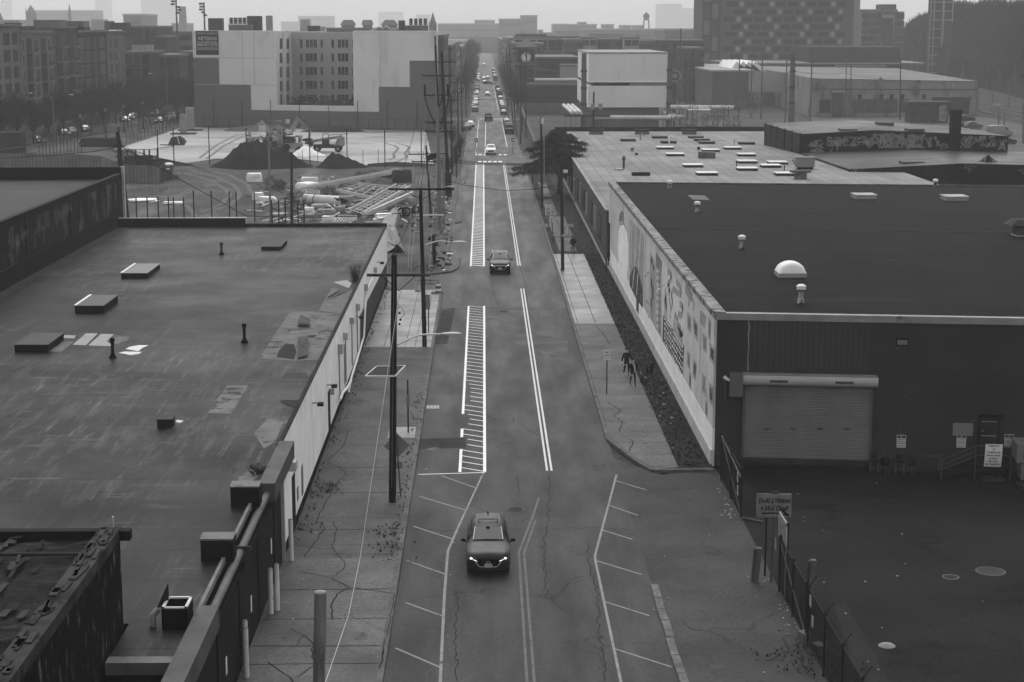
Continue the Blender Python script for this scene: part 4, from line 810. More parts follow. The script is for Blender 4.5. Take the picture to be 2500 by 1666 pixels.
for k in range(2): BB((p.x-1.05,p.y-.55+k*1.0,LZ),(p.x+1.05,p.y-.5+k*1.0,LZ+.35)).build('side', m_dark, t)
for k in (-1.05, 1.0): BB((p.x+k,p.y-.5,LZ),(p.x+k+.05,p.y+.45,LZ+.35)).build('side', m_dark, t)
def mush(q, h, r, lab, m, name='roof_vent'):
    p = G(q, LZ); t = thing(name, lab, 'vent', (p.x,p.y,LZ)); MB().cyl((p.x,p.y,LZ), r*.6, h*.7, 10).build('stack', m, t); MB().lathe((p.x,p.y,LZ+h*.65), [(r*.6,0),(r,0.02),(r,h*.12),(r*.3,h*.3),(0,h*.35)], 10).build('cap', m, t)
mush(z4b(583,320), .6, .35, 'squat mushroom vent at the left of the pale roof', mat('pale flue', .27)); mush(z4b(508,470), 1.6, .24, 'tall grey ribbed vent on the left of the pale roof', mat('grey vent', .12, var=.3)); mush(z4b(620,352), .3, .28, 'small black vent on the left of the pale roof', m_black)
mush(z4b(1488,465), .9, .1, 'short black flue beside the bright skylights', m_black); mush(z4b(1470,268), .9, .07, 'thin dark flue at the rear of the pale roof', m_dark); mush(z4b(1160,308), .45, .3, 'small dark vent beside a bright skylight', m_dark); mush(z4b(1905,490), .7, .1, 'small T shaped flue near the air handler', m_dark)
for q, h, lab, mm in ((z4b(905,262), 1.2, 'white gooseneck pipe on the pale roof', mat('camera white', .7)), (z4b(652,225), 1.0, 'faint grey gooseneck pipe at the rear of the pale roof', mat('blank grey board', .22))):
    p = G(q, LZ); tag(TU([(p.x,p.y,LZ),(p.x,p.y,LZ+h*.8),(p.x+.12,p.y,LZ+h),(p.x+.4,p.y,LZ+h*1.03),(p.x+.55,p.y,LZ+h*.9),(p.x+.56,p.y,LZ+h*.75)], .1, 8).build('gooseneck_pipe', mm), lab, 'pipe')
p = G(z4b(2085,475), LZ); t = thing('air_handler', 'rounded grey air handler beside the graffiti building', 'air unit', (p.x,p.y,LZ)); b = MB()
b.prism([(p.x-1.3,p.y-.7),(p.x+1.0,p.y-.9),(p.x+1.2,p.y+.8),(p.x-1.1,p.y+.9)], LZ+.3, LZ+1.5); b.build('casing', mat('air unit grey', .24, var=.15), t); BB((p.x-.9,p.y-.6,LZ),(p.x+.9,p.y+.6,LZ+.3)).build('stand', m_dark, t); BR((p.x-1.35,p.y-.6,LZ+.7),(p.x-1.6,p.y-.5,LZ+1.2), .5, .1).build('louvre', mat('air unit grey', .24), t)
p = G(z4b(2050,560), LZ); t = thing('fallen_panel', 'fallen grey panel on a block near the front of the pale roof', 'panel', (p.x,p.y,LZ)); BB((p.x-.7,p.y-.4,LZ),(p.x+.6,p.y+.4,LZ+.7)).build('block', m_patch, t); MB().box((p.x-.1,p.y,LZ+.85), (2.2,1.1,.25), .1).build('slab', mat('grey vent', .12), t)
tag(MB().box((*G(z4b(465,482), LZ)[:2], LZ+.08), (.9,1.6,.14), .1).build('pale_slab', mat('pale curb', .3)), 'two pale slabs lying beside the tall grey vent', 'slab')
# ================================================================ graffiti building, two roofs
gb = thing('graffiti_building', 'black two level building covered in graffiti with a pale wet roof', 'building', (60, 225, LZ))
c0, c1 = G(z5(345,1385), LZ), G(z5(2205,1385), LZ); d0 = G(z5(30,1305), LZ); f0 = G(z5(790,1544), LZ)
h1 = HT(z5(345,1385), 1205/3.677, LZ); hT = W(z5(1130,1170), c0.y).z; hR = W(z5(2208,1222), c1.y).z
m_gw = mat('black tarred block', .02, rough=.8, var=.3, sc=.4); m_gl = mat('streaked side wall', .055, rough=.8, var=.3, sc=.5, patch=[(.13,.6,.56,.66),(.03,.8,.55,.7,(1,2,.2))])
m_groof = mat('wet grey roof', .065, rough=.5, var=.25, sc=.08, wet=.2, patch=[(.035,.10,.52,.6,(1,.4,1)),(.11,.3,.62,.72,(.3,2.5,1))])
b = MB(); xm = (c0.x+c1.x)/2-4; rd = d0.y-c0.y
prof = [(c0.x,h1),(xm,hT),(c1.x,hR)]
b.add([(c0.x,c0.y,0),(c1.x,c1.y,0),(c1.x,c1.y,hR),(xm,(c0.y+c1.y)/2,hT),(c0.x,c0.y,h1),(d0.x,d0.y,0),(c1.x-1,d0.y+3,0),(c1.x-1,d0.y+3,hR),(xm,d0.y+2,hT+.35),(d0.x,d0.y,h1+.4)],
      [(0,1,2,3,4),(0,4,9,5),(1,6,7,2),(6,5,9,8,7)]); b.build('wall', m_gw, gb)
b = MB(); b.add([(c0.x,c0.y,h1),(xm,c0.y+.1,hT),(c1.x,c1.y,hR),(c1.x-1,d0.y+3,hR),(xm,d0.y+2,hT+.35),(d0.x,d0.y,h1+.4)], [(0,1,4,5),(1,2,3,4)]); b.build('roof', [m_groof], gb)
b = MB(); b.add([(c0.x-.05,c0.y,LZ-.3),(c0.x-.05,c0.y,h1),(d0.x-.05,d0.y,h1+.4),(d0.x-.05,d0.y,LZ-.3)], [(0,1,2,3)]); b.build('side_wall', m_gl, gb)
for f in (0, .22, .42, .64, .82, 1):
    y = c0.y+(d0.y-c0.y)*f; x = c0.x+(d0.x-c0.x)*f-.08; BR((x,y,LZ-.3),(x,y,h1+.15+.4*f), .18).build('rib', m_dark, gb)
for q in ((65,1220),(130,1250),(190,1280)):
    p = XP(z5(*q), c0.x-.8); BB((p.x+.65,p.y-.9,p.z-.9),(p.x+.72,p.y+.9,p.z+.9)).build('boarded_window', mat('boarded window', .2), gb)
g1 = HT(z5(790,1544), 1522/3.677, LZ); l1 = f0
r0z = W(z5(345,1372), c0.y).z; rm = W(z5(1300,1340), c0.y); rez = W(z5(2205,1388), c1.y).z; gp = W(z5(1800,1468), f0.y-1); ge = W(z5(2353,1500), f0.y-1)
b = MB(); b.add([(f0.x,f0.y,0),(88,f0.y-2,0),(88,f0.y-2,ge.z-.3),(gp.x,f0.y-1,gp.z),(f0.x,f0.y,g1),(c0.x,c0.y,0),(c0.x,c0.y,r0z),(88,c1.y,0),(88,c1.y,rez)], [(0,1,2,3,4),(0,4,6,5),(1,7,8,2)]); b.build('wall', m_gw, gb)
b = MB(); b.add([(f0.x,f0.y,g1),(gp.x,f0.y-1,gp.z),(88,f0.y-2,ge.z-.3),(88,c1.y,rez),(rm.x,c0.y,rm.z),(c0.x,c0.y,r0z)], [(0,1,4,5),(1,2,3,4)]); b.build('roof', m_groof, gb)
b = MB(); b.add([(f0.x-.05,f0.y,LZ-.3),(f0.x-.05,f0.y,g1),(c0.x-.05,c0.y,r0z),(c0.x-.05,c0.y,LZ-.3)], [(0,1,2,3)]); b.build('side_wall', m_gl, gb)
for f in (0,.2,.4,.6,.8): BR((f0.x+(c0.x-f0.x)*f-.06,f0.y+(c0.y-f0.y)*f,LZ-.2),(f0.x+(c0.x-f0.x)*f-.06,f0.y+(c0.y-f0.y)*f,g1-.5*f), .14).build('rib', m_dark, gb)
p = G(z5(1725,1370), gp.z+.1); hc = W(z5(1735,990), c0.y-1.5).z; p = W(z5(1725,1370), c0.y-1.5)
o = BB((p.x-.65,p.y-.6,p.z-.6),(p.x+.65,p.y+.6,hc)).build('chimney', m_gw, gb); BB((p.x-.75,p.y-.7,hc-.35),(p.x+.75,p.y+.7,hc)).build('cap', m_black, o)
for q, w, z in ((z5(1345,1465),2.6,g1+.4),(z5(570,1105),2.0,h1+.2),(z5(770,1172),2.2,h1+.35),(z5(1100,1112),2.2,hT+.1),(z5(1370,1170),2.2,hT-.1)):
    p = G(q, z); MB().box((p.x,p.y,z-.05), (w,2.2,.55), .03).build('roof_hatch', mat('dull skylight pane', .10), gb)
gf = MB()
def gpt(x, y): p = W(z5(x,y), c0.y-.04); t = (p.x-c0.x)/(c1.x-c0.x); return Vector((p.x, c0.y+(c1.y-c0.y)*t-.05, p.z))
def gstroke(pts, w, mi):
    P = [gpt(*q) for q in pts]
    for a, c in zip(P[:-1], P[1:]): gf.bar(a, c, .02 if abs((c-a).z) < 0 else w, w, mi)
random.seed(3)
for x, y, w, h, n in ((440,1265,200,100,16),(640,1255,140,60,10),(830,1230,200,80,12),(1060,1210,200,120,20),(1240,1215,160,110,16),(1320,1210,90,110,10),(1460,1230,110,90,10),(1770,1225,150,100,14),(1950,1225,160,90,14),(1600,1290,80,50,9),(2130,1260,60,90,8)):
    for _ in range(n):
        a = (x+ru(0,w), y+ru(0,h)); pts = [a]
        for _ in range(4): pts.append((pts[-1][0]+ru(-.22,.22)*w, min(y+h, max(y, pts[-1][1]+ru(-.5,.5)*h))))
        gstroke(pts, .13, rc([0,0,1]))
for tx, x, y, h in (('SOEZ',715,1310,1.25),('AZAN',1200,1325,2.0),('JU',1370,1325,1.8)):
    o_ = gpt(x,y); text_into(gf, tx, o_+Vector((0,-.03,0)), (1,0,0), (0,0,1), h, 1, bold=.02)
gf.build('graffiti', [mat('chalky spray paint', .28, var=.4, sc=3), mat('dull spray paint', .2, var=.4, sc=3)], gb)
g2 = MB()
for x, y, w, h, n in ((1815,1490,90,60,14),(2300,1510,80,50,8)):
    for _ in range(n):
        p = W(z5(x+ru(0,w),y+ru(0,h)), f0.y-1.6); q = p+V3((ru(-.4,.4),0,ru(-.3,.3))); g2.bar(p, q, .06)
text_into(g2, 'SV', W(z5(825,1552), f0.y-.15), (1,0,0), (0,0,1), .6, 0)
g2.build('graffiti', MATS['dull spray paint'], gb)
p = W(z5(2030,1470), f0.y+3); mb = MB()
for _ in range(220):
    a = ru(0,6.28); r = ru(0,1.9); mb.bar((p.x+r*cos(a),p.y+r*sin(a),p.z-.6),(p.x+r*1.1*cos(a),p.y+r*1.1*sin(a),p.z-.6+(1.9-r)*.8+.2), .03)
tag(mb.build('twig_pile', MATS['dry twig']), 'heap of dry twigs on the graffiti building roof', 'twigs')
# ================================================================ VEHICLES
random.seed(11)
m_glass = mat('car window glass', .035, rough=.08, var=.05, spec=.5); m_wind = mat('windscreen glass', .15, rough=.10, var=.08, spec=.6)
m_tyre = mat('tyre', .012, rough=.9, var=.1); m_rim = mat('alloy rim', .25, rough=.35, var=.1, metal=.6); m_chrome = mat('bright trim', .6, rough=.2, var=.05, metal=.6)
m_clad = mat('black plastic trim', .010, rough=.6, var=.1); m_plate = mat('number plate', .34, var=.2, sc=14); m_grille = mat('black grille', .006, rough=.5, var=.2)
m_lit = mat('lit headlamp', .95, var=0, emit=1.3); m_litf = mat('distant headlamp', .8, var=0, emit=1.2); m_unlit = mat('headlamp glass', .12, rough=.15, var=.1); m_tail = mat('tail lamp', .05, rough=.3, var=.1)
def paint(n, v): return mat(n, v, rough=.32, var=.04, spec=.07)
P_black, P_char, P_grey, P_silver, P_white = paint('black car paint', .018), paint('charcoal car paint', .035), paint('grey car paint', .12), paint('silver car paint', .24), paint('white car paint', .62)
SUV = [(0,.70,.76,.66,.34,.74,.56,.80),(.10,.84,.88,.80,.24,.84,.68,.92),(.40,.90,.92,.87,.20,.95,.74,1.01),(1.0,.90,.925,.90,.20,1.00,.76,1.09),(1.38,.90,.925,.90,.20,1.04,.74,1.13),
       (2.05,.90,.925,.90,.20,1.06,.63,1.60),(2.5,.90,.925,.90,.20,1.06,.645,1.67),(3.3,.90,.92,.89,.20,1.07,.635,1.67),(3.95,.89,.91,.88,.22,1.08,.60,1.62),(4.38,.86,.88,.84,.28,1.06,.66,1.15),(4.55,.80,.82,.78,.34,.95,.62,1.0)]
SEDAN = [(0,.68,.74,.64,.30,.62,.54,.68),(.12,.82,.86,.80,.22,.72,.66,.79),(.5,.88,.90,.86,.18,.82,.72,.89),(1.1,.88,.90,.88,.18,.88,.74,.95),(1.45,.88,.90,.88,.18,.90,.72,.98),
       (2.2,.88,.90,.88,.18,.92,.58,1.38),(2.7,.88,.90,.88,.18,.92,.60,1.44),(3.3,.88,.90,.87,.18,.93,.58,1.42),(3.95,.87,.89,.86,.20,.95,.64,1.06),(4.4,.85,.87,.83,.24,.92,.66,1.0),(4.6,.78,.80,.76,.34,.80,.6,.86)]
VAN = [(0,.78,.84,.74,.36,.95,.66,1.05),(.10,.90,.95,.88,.26,1.05,.76,1.16),(.45,.96,.98,.94,.24,1.16,.82,1.30),(.8,.96,.99,.95,.24,1.22,.82,1.42),(1.0,.96,.99,.95,.24,1.24,.82,1.5),
       (1.6,.96,.99,.96,.24,1.26,.80,2.15),(2.0,.96,.99,.96,.24,1.26,.84,2.32),(3.5,.96,.99,.96,.24,1.26,.85,2.34),(4.7,.96,.99,.95,.26,1.26,.84,2.32),(5.15,.95,.97,.94,.30,1.2,.83,2.25),(5.25,.92,.94,.90,.36,1.0,.8,2.15)]
PICK = [(0,.76,.84,.74,.40,.98,.66,1.04),(.10,.90,.95,.88,.30,1.08,.78,1.14),(.5,.95,.97,.94,.28,1.14,.82,1.2),(1.2,.95,.97,.95,.28,1.17,.82,1.23),(1.5,.95,.97,.95,.28,1.18,.8,1.26),
       (2.1,.95,.97,.95,.28,1.2,.68,1.76),(2.6,.95,.97,.95,.28,1.2,.7,1.84),(3.3,.95,.97,.95,.28,1.2,.7,1.82),(3.55,.95,.97,.95,.28,1.2,.8,1.24),(5.0,.95,.97,.95,.30,1.2,.82,1.21),(5.4,.93,.95,.92,.36,1.1,.8,1.12)]
def half(st): y,wb,wm,wt_,zb,zs,wt,zt = st; return [(0,zb),(wb*.88,zb),(wb,zb+.12),(wm,(zb+zs)*.52),(wt_,zs),(wt+(wt_-wt)*.12,zt-(zt-zs)*.16),(wt*.86,zt-.01),(0,zt+.02)]
def lerp_st(a, b, f): return tuple(x+(y-x)*f for x, y in zip(a, b))
def refine(sts):
    out = []
    for i, (a, b) in enumerate(zip(sts[:-1], sts[1:])):
        out.append(a)
        if b[0]-a[0] > .5: out.append(lerp_st(a, b, .5))
    return out+[sts[-1]]
def car(name, label, cat, sts, pm, lit=False, wheels=(.85,3.6,.34), glass=None, group=None, detail=2):
    t = thing(name, label, cat, (0,0,0), 0, group); sts0 = sts; sts = refine(sts); mb = MB(); vs = []
    for s in sts:
        h = half(s); vs += [(x, s[0], z) for x, z in h]+[(-x, s[0], z) for x, z in h[-2:0:-1]]
    n = 14; fs = []
    for i in range(len(sts)-1):
        for k in range(n): fs.append((i*n+k, (i+1)*n+k, (i+1)*n+(k+1)%n, i*n+(k+1)%n))
    fs.append(tuple(range(n))); fs.append(tuple(range((len(sts)-1)*n, len(sts)*n))[::-1]); mb.add(vs, fs, 0, True)
    body = mb.build('body', pm, t)
    try: body.data.set_sharp_from_angle(angle=math.radians(38))
    except Exception: pass
    def pt(a, b, f, k0, k1, g, sx, off):
        h0 = half(lerp_st(a, b, f)); p, q = h0[k0], h0[k1]; x = p[0]+(q[0]-p[0])*g; z = p[1]+(q[1]-p[1])*g
        return Vector((sx*x, a[0]+(b[0]-a[0])*f, z))
    iw = max(range(4, len(sts0)-2), key=lambda i: sts0[i+1][7]-sts0[i][7]); a, b = sts0[iw], sts0[iw+1]
    def patch(nm, quad, m, off=.018, par=t):
        c = [Vector(p) for p in quad]; nrm = (c[1]-c[0]).cross(c[3]-c[0]).normalized(); ctr = sum(c, Vector())/4-Vector((0,2.4,.9))
        if nrm.dot(ctr) < 0: nrm = -nrm; c = c[::-1]
        return MB().poly([p+nrm*off for p in c]).build(nm, m, par)
    ws = []
    for f0, f1 in ((.10,.94),):
        h0, h1 = half(lerp_st(a,b,f0)), half(lerp_st(a,b,f1)); y0, y1 = a[0]+(b[0]-a[0])*f0, a[0]+(b[0]-a[0])*f1
        w0, w1 = h0[6][0]*1.0, h1[6][0]*1.0; g = MB()
        g.add([(-w0,y0,h0[6][1]+.02),(0,y0-.04,h0[7][1]+.025),(w0,y0,h0[6][1]+.02),(w1,y1,h1[6][1]+.02),(0,y1-.03,h1[7][1]+.025),(-w1,y1,h1[6][1]+.02)], [(0,1,4,5),(1,2,3,4)]); wsh = g.build('windscreen', m_wind, t)
        if detail > 1:
            g = MB(); g.tube([(w0,y0,h0[6][1]+.03),(w1,y1,h1[6][1]+.03)], .022, 5); g.tube([(-w0,y0,h0[6][1]+.03),(-w1,y1,h1[6][1]+.03)], .022, 5); g.build('screen_trim', m_chrome, wsh)
            g = MB(); g.ball((0,y1-.12,h1[7][1]-.01), (.09,.05,.05), 8); g.build('mirror_mount', m_clad, wsh)
    ir = [i for i in range(iw+1, len(sts0)) if sts0[i][7] > .9*max(s[7] for s in sts0)]; last = ir[-1]
    for sx in (1, -1):
        seq = [(sts0[iw], sts0[iw+1], .35, 1.0)]+[(sts0[i], sts0[i+1], 0, 1.0) for i in range(iw+1, last)]+([(sts0[last], sts0[last+1], 0, .45)] if last+1 < len(sts0) else [])
        if name == 'parked_van': seq = seq[:2]
        for a_, b_, f0, f1 in seq:
            if b_[0]-a_[0] < .15: continue
            e = .06/(b_[0]-a_[0]) if detail > 1 else .04
            patch('side_window', [pt(a_,b_,f0+e,4,5,.12,sx,0), pt(a_,b_,f1-e*.5,4,5,.12,sx,0), pt(a_,b_,f1-e*.5,4,5,.92,sx,0), pt(a_,b_,f0+e,4,5,.92,sx,0)], glass or m_glass)
    if last+1 < len(sts0):
        a_, b_ = sts0[last], sts0[last+1]; h0, h1 = half(lerp_st(a_,b_,.12)), half(lerp_st(a_,b_,.85)); y0, y1 = a_[0]+(b_[0]-a_[0])*.12, a_[0]+(b_[0]-a_[0])*.85
        patch('rear_window', [(-h0[6][0]*.95,y0,h0[6][1]),(h0[6][0]*.95,y0,h0[6][1]),(h1[6][0]*.95,y1,h1[6][1]),(-h1[6][0]*.95,y1,h1[6][1])], glass or m_glass, .03)
    f = sts0[1]; zs, wf = f[5], f[2]; L = sts0[-1][0]
    for sx in (1, -1):
        hl = MB(); hl.add([(sx*wf*.55,.0,zs-.13),(sx*wf*.93,.10,zs-.08),(sx*wf*.97,.30,zs+.01),(sx*wf*.82,.13,zs+.03),(sx*wf*.55,.02,zs-.05)], [(0,1,2,3,4) if sx < 0 else (4,3,2,1,0)], 0)
        for v in range(len(hl.v)): hl.v[v] = (hl.v[v][0]*1.01, hl.v[v][1]-.035, hl.v[v][2]+.012)
        hl.build('headlight', m_unlit, t)
        if lit: MB().ball((sx*wf*.80,.02,zs-.03), (.06,.04,.04), 10).build('headlight', m_lit, t)
        if lit and detail > 1: BR((sx*wf*.52,-.06,zs-.13),(sx*wf*.72,-.01,zs-.07), .015, .012).build('running_light', m_lit, t)
        BB((sx*wf*.70,L-.14,zs-.05),(sx*wf*.90,L-.02,zs+.16)).build('tail_light', m_tail, t)
        for wy in wheels[:2]:
            r = wheels[2]; x = sx*(f[2]+.0); w = MB(); w.tube([(x-sx*.22,wy,r),(x-sx*.03,wy,r),(x+sx*.0,wy,r)], [r,r,r*.93], 18, sm=False)
            w = w.build('wheel', m_tyre, t); q = MB(); q.tube([(x-sx*.02,wy,r),(x+sx*.01,wy,r)], [r*.68,r*.62], 14); q.build('rim', m_rim, w)
            ar = MB(); ar.lathe((0,0,0), [(r*1.0,0),(r*1.17,0)], 18); xx = x-sx*.005; ar.v = [(xx, wy+p[0], r+p[1]) for p in ar.v]; ar.build('wheel_arch', m_clad, t)
        if detail > 1:
            my = sts0[iw][0]+.28; o = MB(); o.ball((sx*(wf+.17),my,zs+.26), (.115,.07,.075), 8); o.bar((sx*wf,my,zs+.16),(sx*(wf+.12),my,zs+.22), .05); o.build('mirror', m_clad, t)
            i0, i1 = ir[0], ir[-1]; o = MB(); o.tube([(sx*sts0[i0][6]*1.0,sts0[i0][0]+.25,sts0[i0][7]+.02),(sx*sts0[i0+1][6]*1.0,sts0[i0+1][0]+.2,sts0[i0+1][7]+.06),(sx*sts0[i1][6],sts0[i1][0]-.1,sts0[i1][7]+.05)], .022, 6); o.build('roof_rail', m_chrome if name == 'large_suv' else mat('grey rail', .12, rough=.3), t)
    g = MB(); g.add([(-.50,-.03,zs-.06),(.50,-.03,zs-.06),(.54,-.02,zs-.16),(.36,-.045,zs-.36),(-.36,-.045,zs-.36),(-.54,-.02,zs-.16)], [(5,4,3,2,1,0)]); gr_ = g.build('grille', m_grille, t)
    g = MB(); g.tube([(-.54,-.03,zs-.15),(-.36,-.06,zs-.37),(.36,-.06,zs-.37),(.54,-.03,zs-.15)], .014, 5)
    if name == 'large_suv': g.tube([(-.54,-.03,zs-.15),(-.48,-.05,zs-.07),(.48,-.05,zs-.07),(.54,-.03,zs-.15)], .016, 5)
    g.lathe((0,0,0), [(.055,0),(.085,0)], 12); k = 24
    for i in range(len(g.v)-k, len(g.v)): g.v[i] = (g.v[i][0], -.055, zs-.2+g.v[i][1]*.8)
    g.build('grille_trim', m_chrome, gr_)
    g = MB(); g.add([(-wf*.97,.06,.24),(wf*.97,.06,.24),(wf*.99,.12,.42),(.55,-.03,.44),(-.55,-.03,.44),(-wf*.99,.12,.42)], [(5,4,3,2,1,0)]); g.add([(-wf*.97,.06,.24),(wf*.97,.06,.24),(.7,.3,.2),(-.7,.3,.2)], [(0,1,2,3)]); g.build('bumper', m_clad, t)
    BB((-.16,-.075,.44),(.16,-.055,.60)).build('number_plate', m_plate, t); BB((-.16,L+.01,.60),(.16,L+.03,.76)).build('number_plate', m_plate, t)
    return t
c = car('compact_suv', 'dark compact SUV with lit headlights driving nearest on the road', 'car', SUV, P_char, True)
g = MB(); 
for p_, q_ in (((-.42,2.3,1.69),(.42,2.3,1.69)),((-.42,2.75,1.70),(.42,2.75,1.70)),((-.42,2.3,1.69),(-.42,2.75,1.70)),((.42,2.3,1.69),(.42,2.75,1.70))): g.bar(p_, q_, .02)
g.build('sunroof_seal', m_clad, c); MB().ball((0,3.75,1.70), (.04,.1,.06), 8).build('antenna', m_clad, c)
c.location = (G(D(1122,1328)).x, 68.2, 0)
c = car('large_suv', 'black larger SUV with lit headlights and silver roof rails, second on the road', 'car', SUV, P_black, True); c.scale = (1.06,1.06,1.06); c.location = (G(D(1149,631)).x, 156.4, 0)
c = car('crossover', 'white crossover at the crosswalk, third on the road', 'car', SUV, P_white); c.location = (1.28, 306.2, 0)
# small distant cars: each kind is built once, then copied and repainted
protos = {k: car(n, 'parked car', 'car', s, P_grey, False, w, None, None, 1) for k, n, s, w in (('suv','parked_suv',SUV,(.85,3.6,.34)),('sedan','parked_car',SEDAN,(.85,3.65,.32)),('van','parked_van',VAN,(.95,4.1,.35)),('pick','pickup_truck',PICK,(.95,4.2,.38)))}
LEN = {'suv':4.55,'sedan':4.6,'van':5.25,'pick':5.4}; first = set()
def park(k, x, y, rz, pm, label, group=None, lit=False, z=0.0):
    if k not in first: o = protos[k]; first.add(k); o.location = (x, y, z); o.rotation_euler = (0,0,rz); o['label'] = label
    else: o = dup(protos[k], (x, y, z), rz, label)
    if group: o['group'] = group
    elif 'group' in o: del o['group']
    if pm is not P_grey: rematerial(o, P_grey, pm)
    if lit: rematerial(o, m_unlit, m_litf)
    return o
T = PI
# traffic farther along the street
park('pick', 1.2, 421.5, T, P_black, 'dark pickup truck driving away just past the second crosswalk')
park('sedan', 1.3, 569, 0, P_black, 'dark car with lit headlights coming down the middle of the far street', None, True)
park('sedan', .6, 689, 0, P_silver, 'pale car with bright headlights coming through the far crossing', None, True)
park('sedan', 4.2, 686, 1.2, P_char, 'dark car turning across the far crossing')
park('sedan', .2, 741, 0, P_grey, 'car with headlights lit just beyond the far crossing, on the left', None, True)
park('sedan', 1.9, 752, 0, P_char, 'car with headlights lit just beyond the far crossing, on the right', None, True)
park('sedan', .3, 1010, 0, P_grey, 'very distant car with lit headlights at the end of the street', None, True)
pal = [P_grey, P_char, P_silver, P_white, P_black]; nm = {id(P_grey):'grey', id(P_char):'charcoal', id(P_silver):'silver', id(P_white):'white', id(P_black):'black'}
kn = {'suv':'SUV','sedan':'car','van':'van','pick':'pickup'}
R_ = [('pick',5.45,366,P_char),('suv',5.4,377.5,P_grey),('suv',5.35,390,P_silver),('sedan',5.3,402,P_char),('sedan',5.2,445,P_white),('suv',5.3,456,P_char),('suv',5.3,467,P_char),('sedan',5.3,479,P_grey),('sedan',5.2,491,P_silver),('sedan',5.2,504,P_white),('suv',5.2,519,P_silver),('sedan',5.2,535,P_white),('van',5.2,553,P_grey),('sedan',5.1,575,P_char),('sedan',5.1,600,P_silver),('suv',5.1,630,P_grey),('van',5.1,720,P_grey),('sedan',5.0,745,P_silver),('sedan',5.0,780,P_grey),('sedan',5,830,P_white),('sedan',5,890,P_silver)]
for i, (k, x, y, p) in enumerate(R_): park(k, x, y+LEN[k], T, p, f'{nm[id(p)]} {kn[k]} parked along the right kerb, {ORD[i] if i < 16 else ("number "+str(i+1))} from the near end', 'cars parked along the right kerb')
L_ = [('van',-2.3,463,P_silver),('sedan',-2.3,477,P_white),('sedan',-2.3,490,P_grey),('suv',-2.3,503,P_silver),('sedan',-2.3,519,P_grey),('van',-2.3,535,P_silver),('suv',-2.3,560,P_white),('sedan',-2.3,585,P_silver),('van',-2.3,612,P_grey),('sedan',-2.3,640,P_grey),('sedan',-2.3,725,P_white),('sedan',-2.3,760,P_grey),('sedan',-2.3,800,P_white)]
for i, (k, x, y, p) in enumerate(L_): park(k, x, y, 0, p, f'{nm[id(p)]} {kn[k]} parked along the left kerb, {ORD[i]} from the near end', 'cars parked along the left kerb')
park('sedan', -3.0, 391, 0, P_white, 'white car parked in front of the left poles, apart from the kerb rows'); park('suv', -3.6, 379, 0, P_char, 'dark car parked behind the do not enter sign on the left')
for k, q, r, p, lab in (('sedan',zo(630,1150),.5,P_white,'white car parked at the left edge of the side street'),('sedan',zo(990,1040),.45,P_silver,'silver car parked behind the white car in the side street'),('suv',zo(1110,1030),.45,P_silver,'second silver car parked in the row of the side street'),
    ('sedan',zo(1300,980),.45,P_grey,'grey car parked farther up the side street row'),('sedan',zl(60,780),.4,P_white,'white car in the side street half hidden by bare trees'),('sedan',zl(140,740),.4,P_grey,'grey car in the side street half hidden by bare trees'),('sedan',zl(220,720),.4,P_grey,'dark grey car at the far end of the parked side street row'),
    ('pick',zl(520,690),.1,P_char,'dark truck with lit headlights in the side street'),('sedan',zl(575,790),.1,P_white,'white car driving in the middle of the side street'),('suv',zl(570,640),.1,P_white,'white car behind the truck with lit headlights'),
    ('sedan',zl(690,760),.1,P_char,'dark car parked beside the tall lamp post in the side street'),('suv',zl(765,735),.1,P_white,'white SUV parked right of the tall lamp post'),('van',zl(940,660),1.5,P_silver,'pale van standing at the crossing left of the big pale building')):
    p3 = G(q); park(k, p3.x, p3.y-.5, r, p, lab, None, 'lit' in lab and k == 'pick', -.02)
for k, q, r, p, lab in (('suv',z5(1900,1090),2.0,P_char,'dark SUV with pale roof in the lot beyond the graffiti building'),('sedan',z5(1850,1140),1.9,P_white,'white car nearest the chimney in the lot'),('suv',z5(1960,1155),2.1,P_grey,'grey SUV standing in front of the white car in the lot'),('van',z5(2230,1225),1.9,P_silver,'pale van in the right part of the lot'),('sedan',z5(2265,1290),2.1,P_silver,'silver car at the right corner of the graffiti wall'),
    ('sedan',z5(1615,1100),1.8,P_char,'dark car partly hidden by the graffiti kiosk'),('sedan',z3(1440,890),1.7,P_white,'white car on the raised lot below the clock building'),('sedan',z3(1185,890),1.9,P_silver,'silver car behind the poles below the clock tower'),('sedan',z3(1235,905),1.9,P_char,'dark car beside the silver one below the clock tower')):
    p3 = G(q); park(k, p3.x, p3.y, r, p, lab)
# ================================================================ PEOPLE AND DOGS
def skinmesh(pts, edges, tags, mats, sub=1):
    """pts: {name: (x,y,z,r)}; grows one continuous skin over the joints, colours it by the nearest joint's tag"""
    names = list(pts); me = bpy.data.meshes.new('skeleton'); me.from_pydata([pts[n][:3] for n in names], [(names.index(a), names.index(b)) for a, b in edges], [])
    o = bpy.data.objects.new('skeleton', me); COL.objects.link(o); o.modifiers.new('skin', 'SKIN'); sv = o.data.skin_vertices[0].data
    for i, n in enumerate(names): r = pts[n][3]; sv[i].radius = r if isinstance(r, tuple) else (r, r); sv[i].use_root = (i == 0)
    s = o.modifiers.new('sub', 'SUBSURF'); s.levels = s.render_levels = sub
    dg = bpy.context.evaluated_depsgraph_get(); out = bpy.data.meshes.new_from_object(o.evaluated_get(dg)); bpy.data.objects.remove(o)
    out.materials.clear()
    for m in mats: out.materials.append(m)
    P = [Vector(pts[n][:3]) for n in names]
    for f in out.polygons:
        c = f.center; i = min(range(len(P)), key=lambda k: (P[k]-c).length-(.4*(pts[names[k]][3] if not isinstance(pts[names[k]][3], tuple) else pts[names[k]][3][0]))); f.material_index = tags.get(names[i], 0); f.use_smooth = True
    return out
def link(name, me, parent):
    o = bpy.data.objects.new(name, me); COL.objects.link(o); o.parent = parent; return o
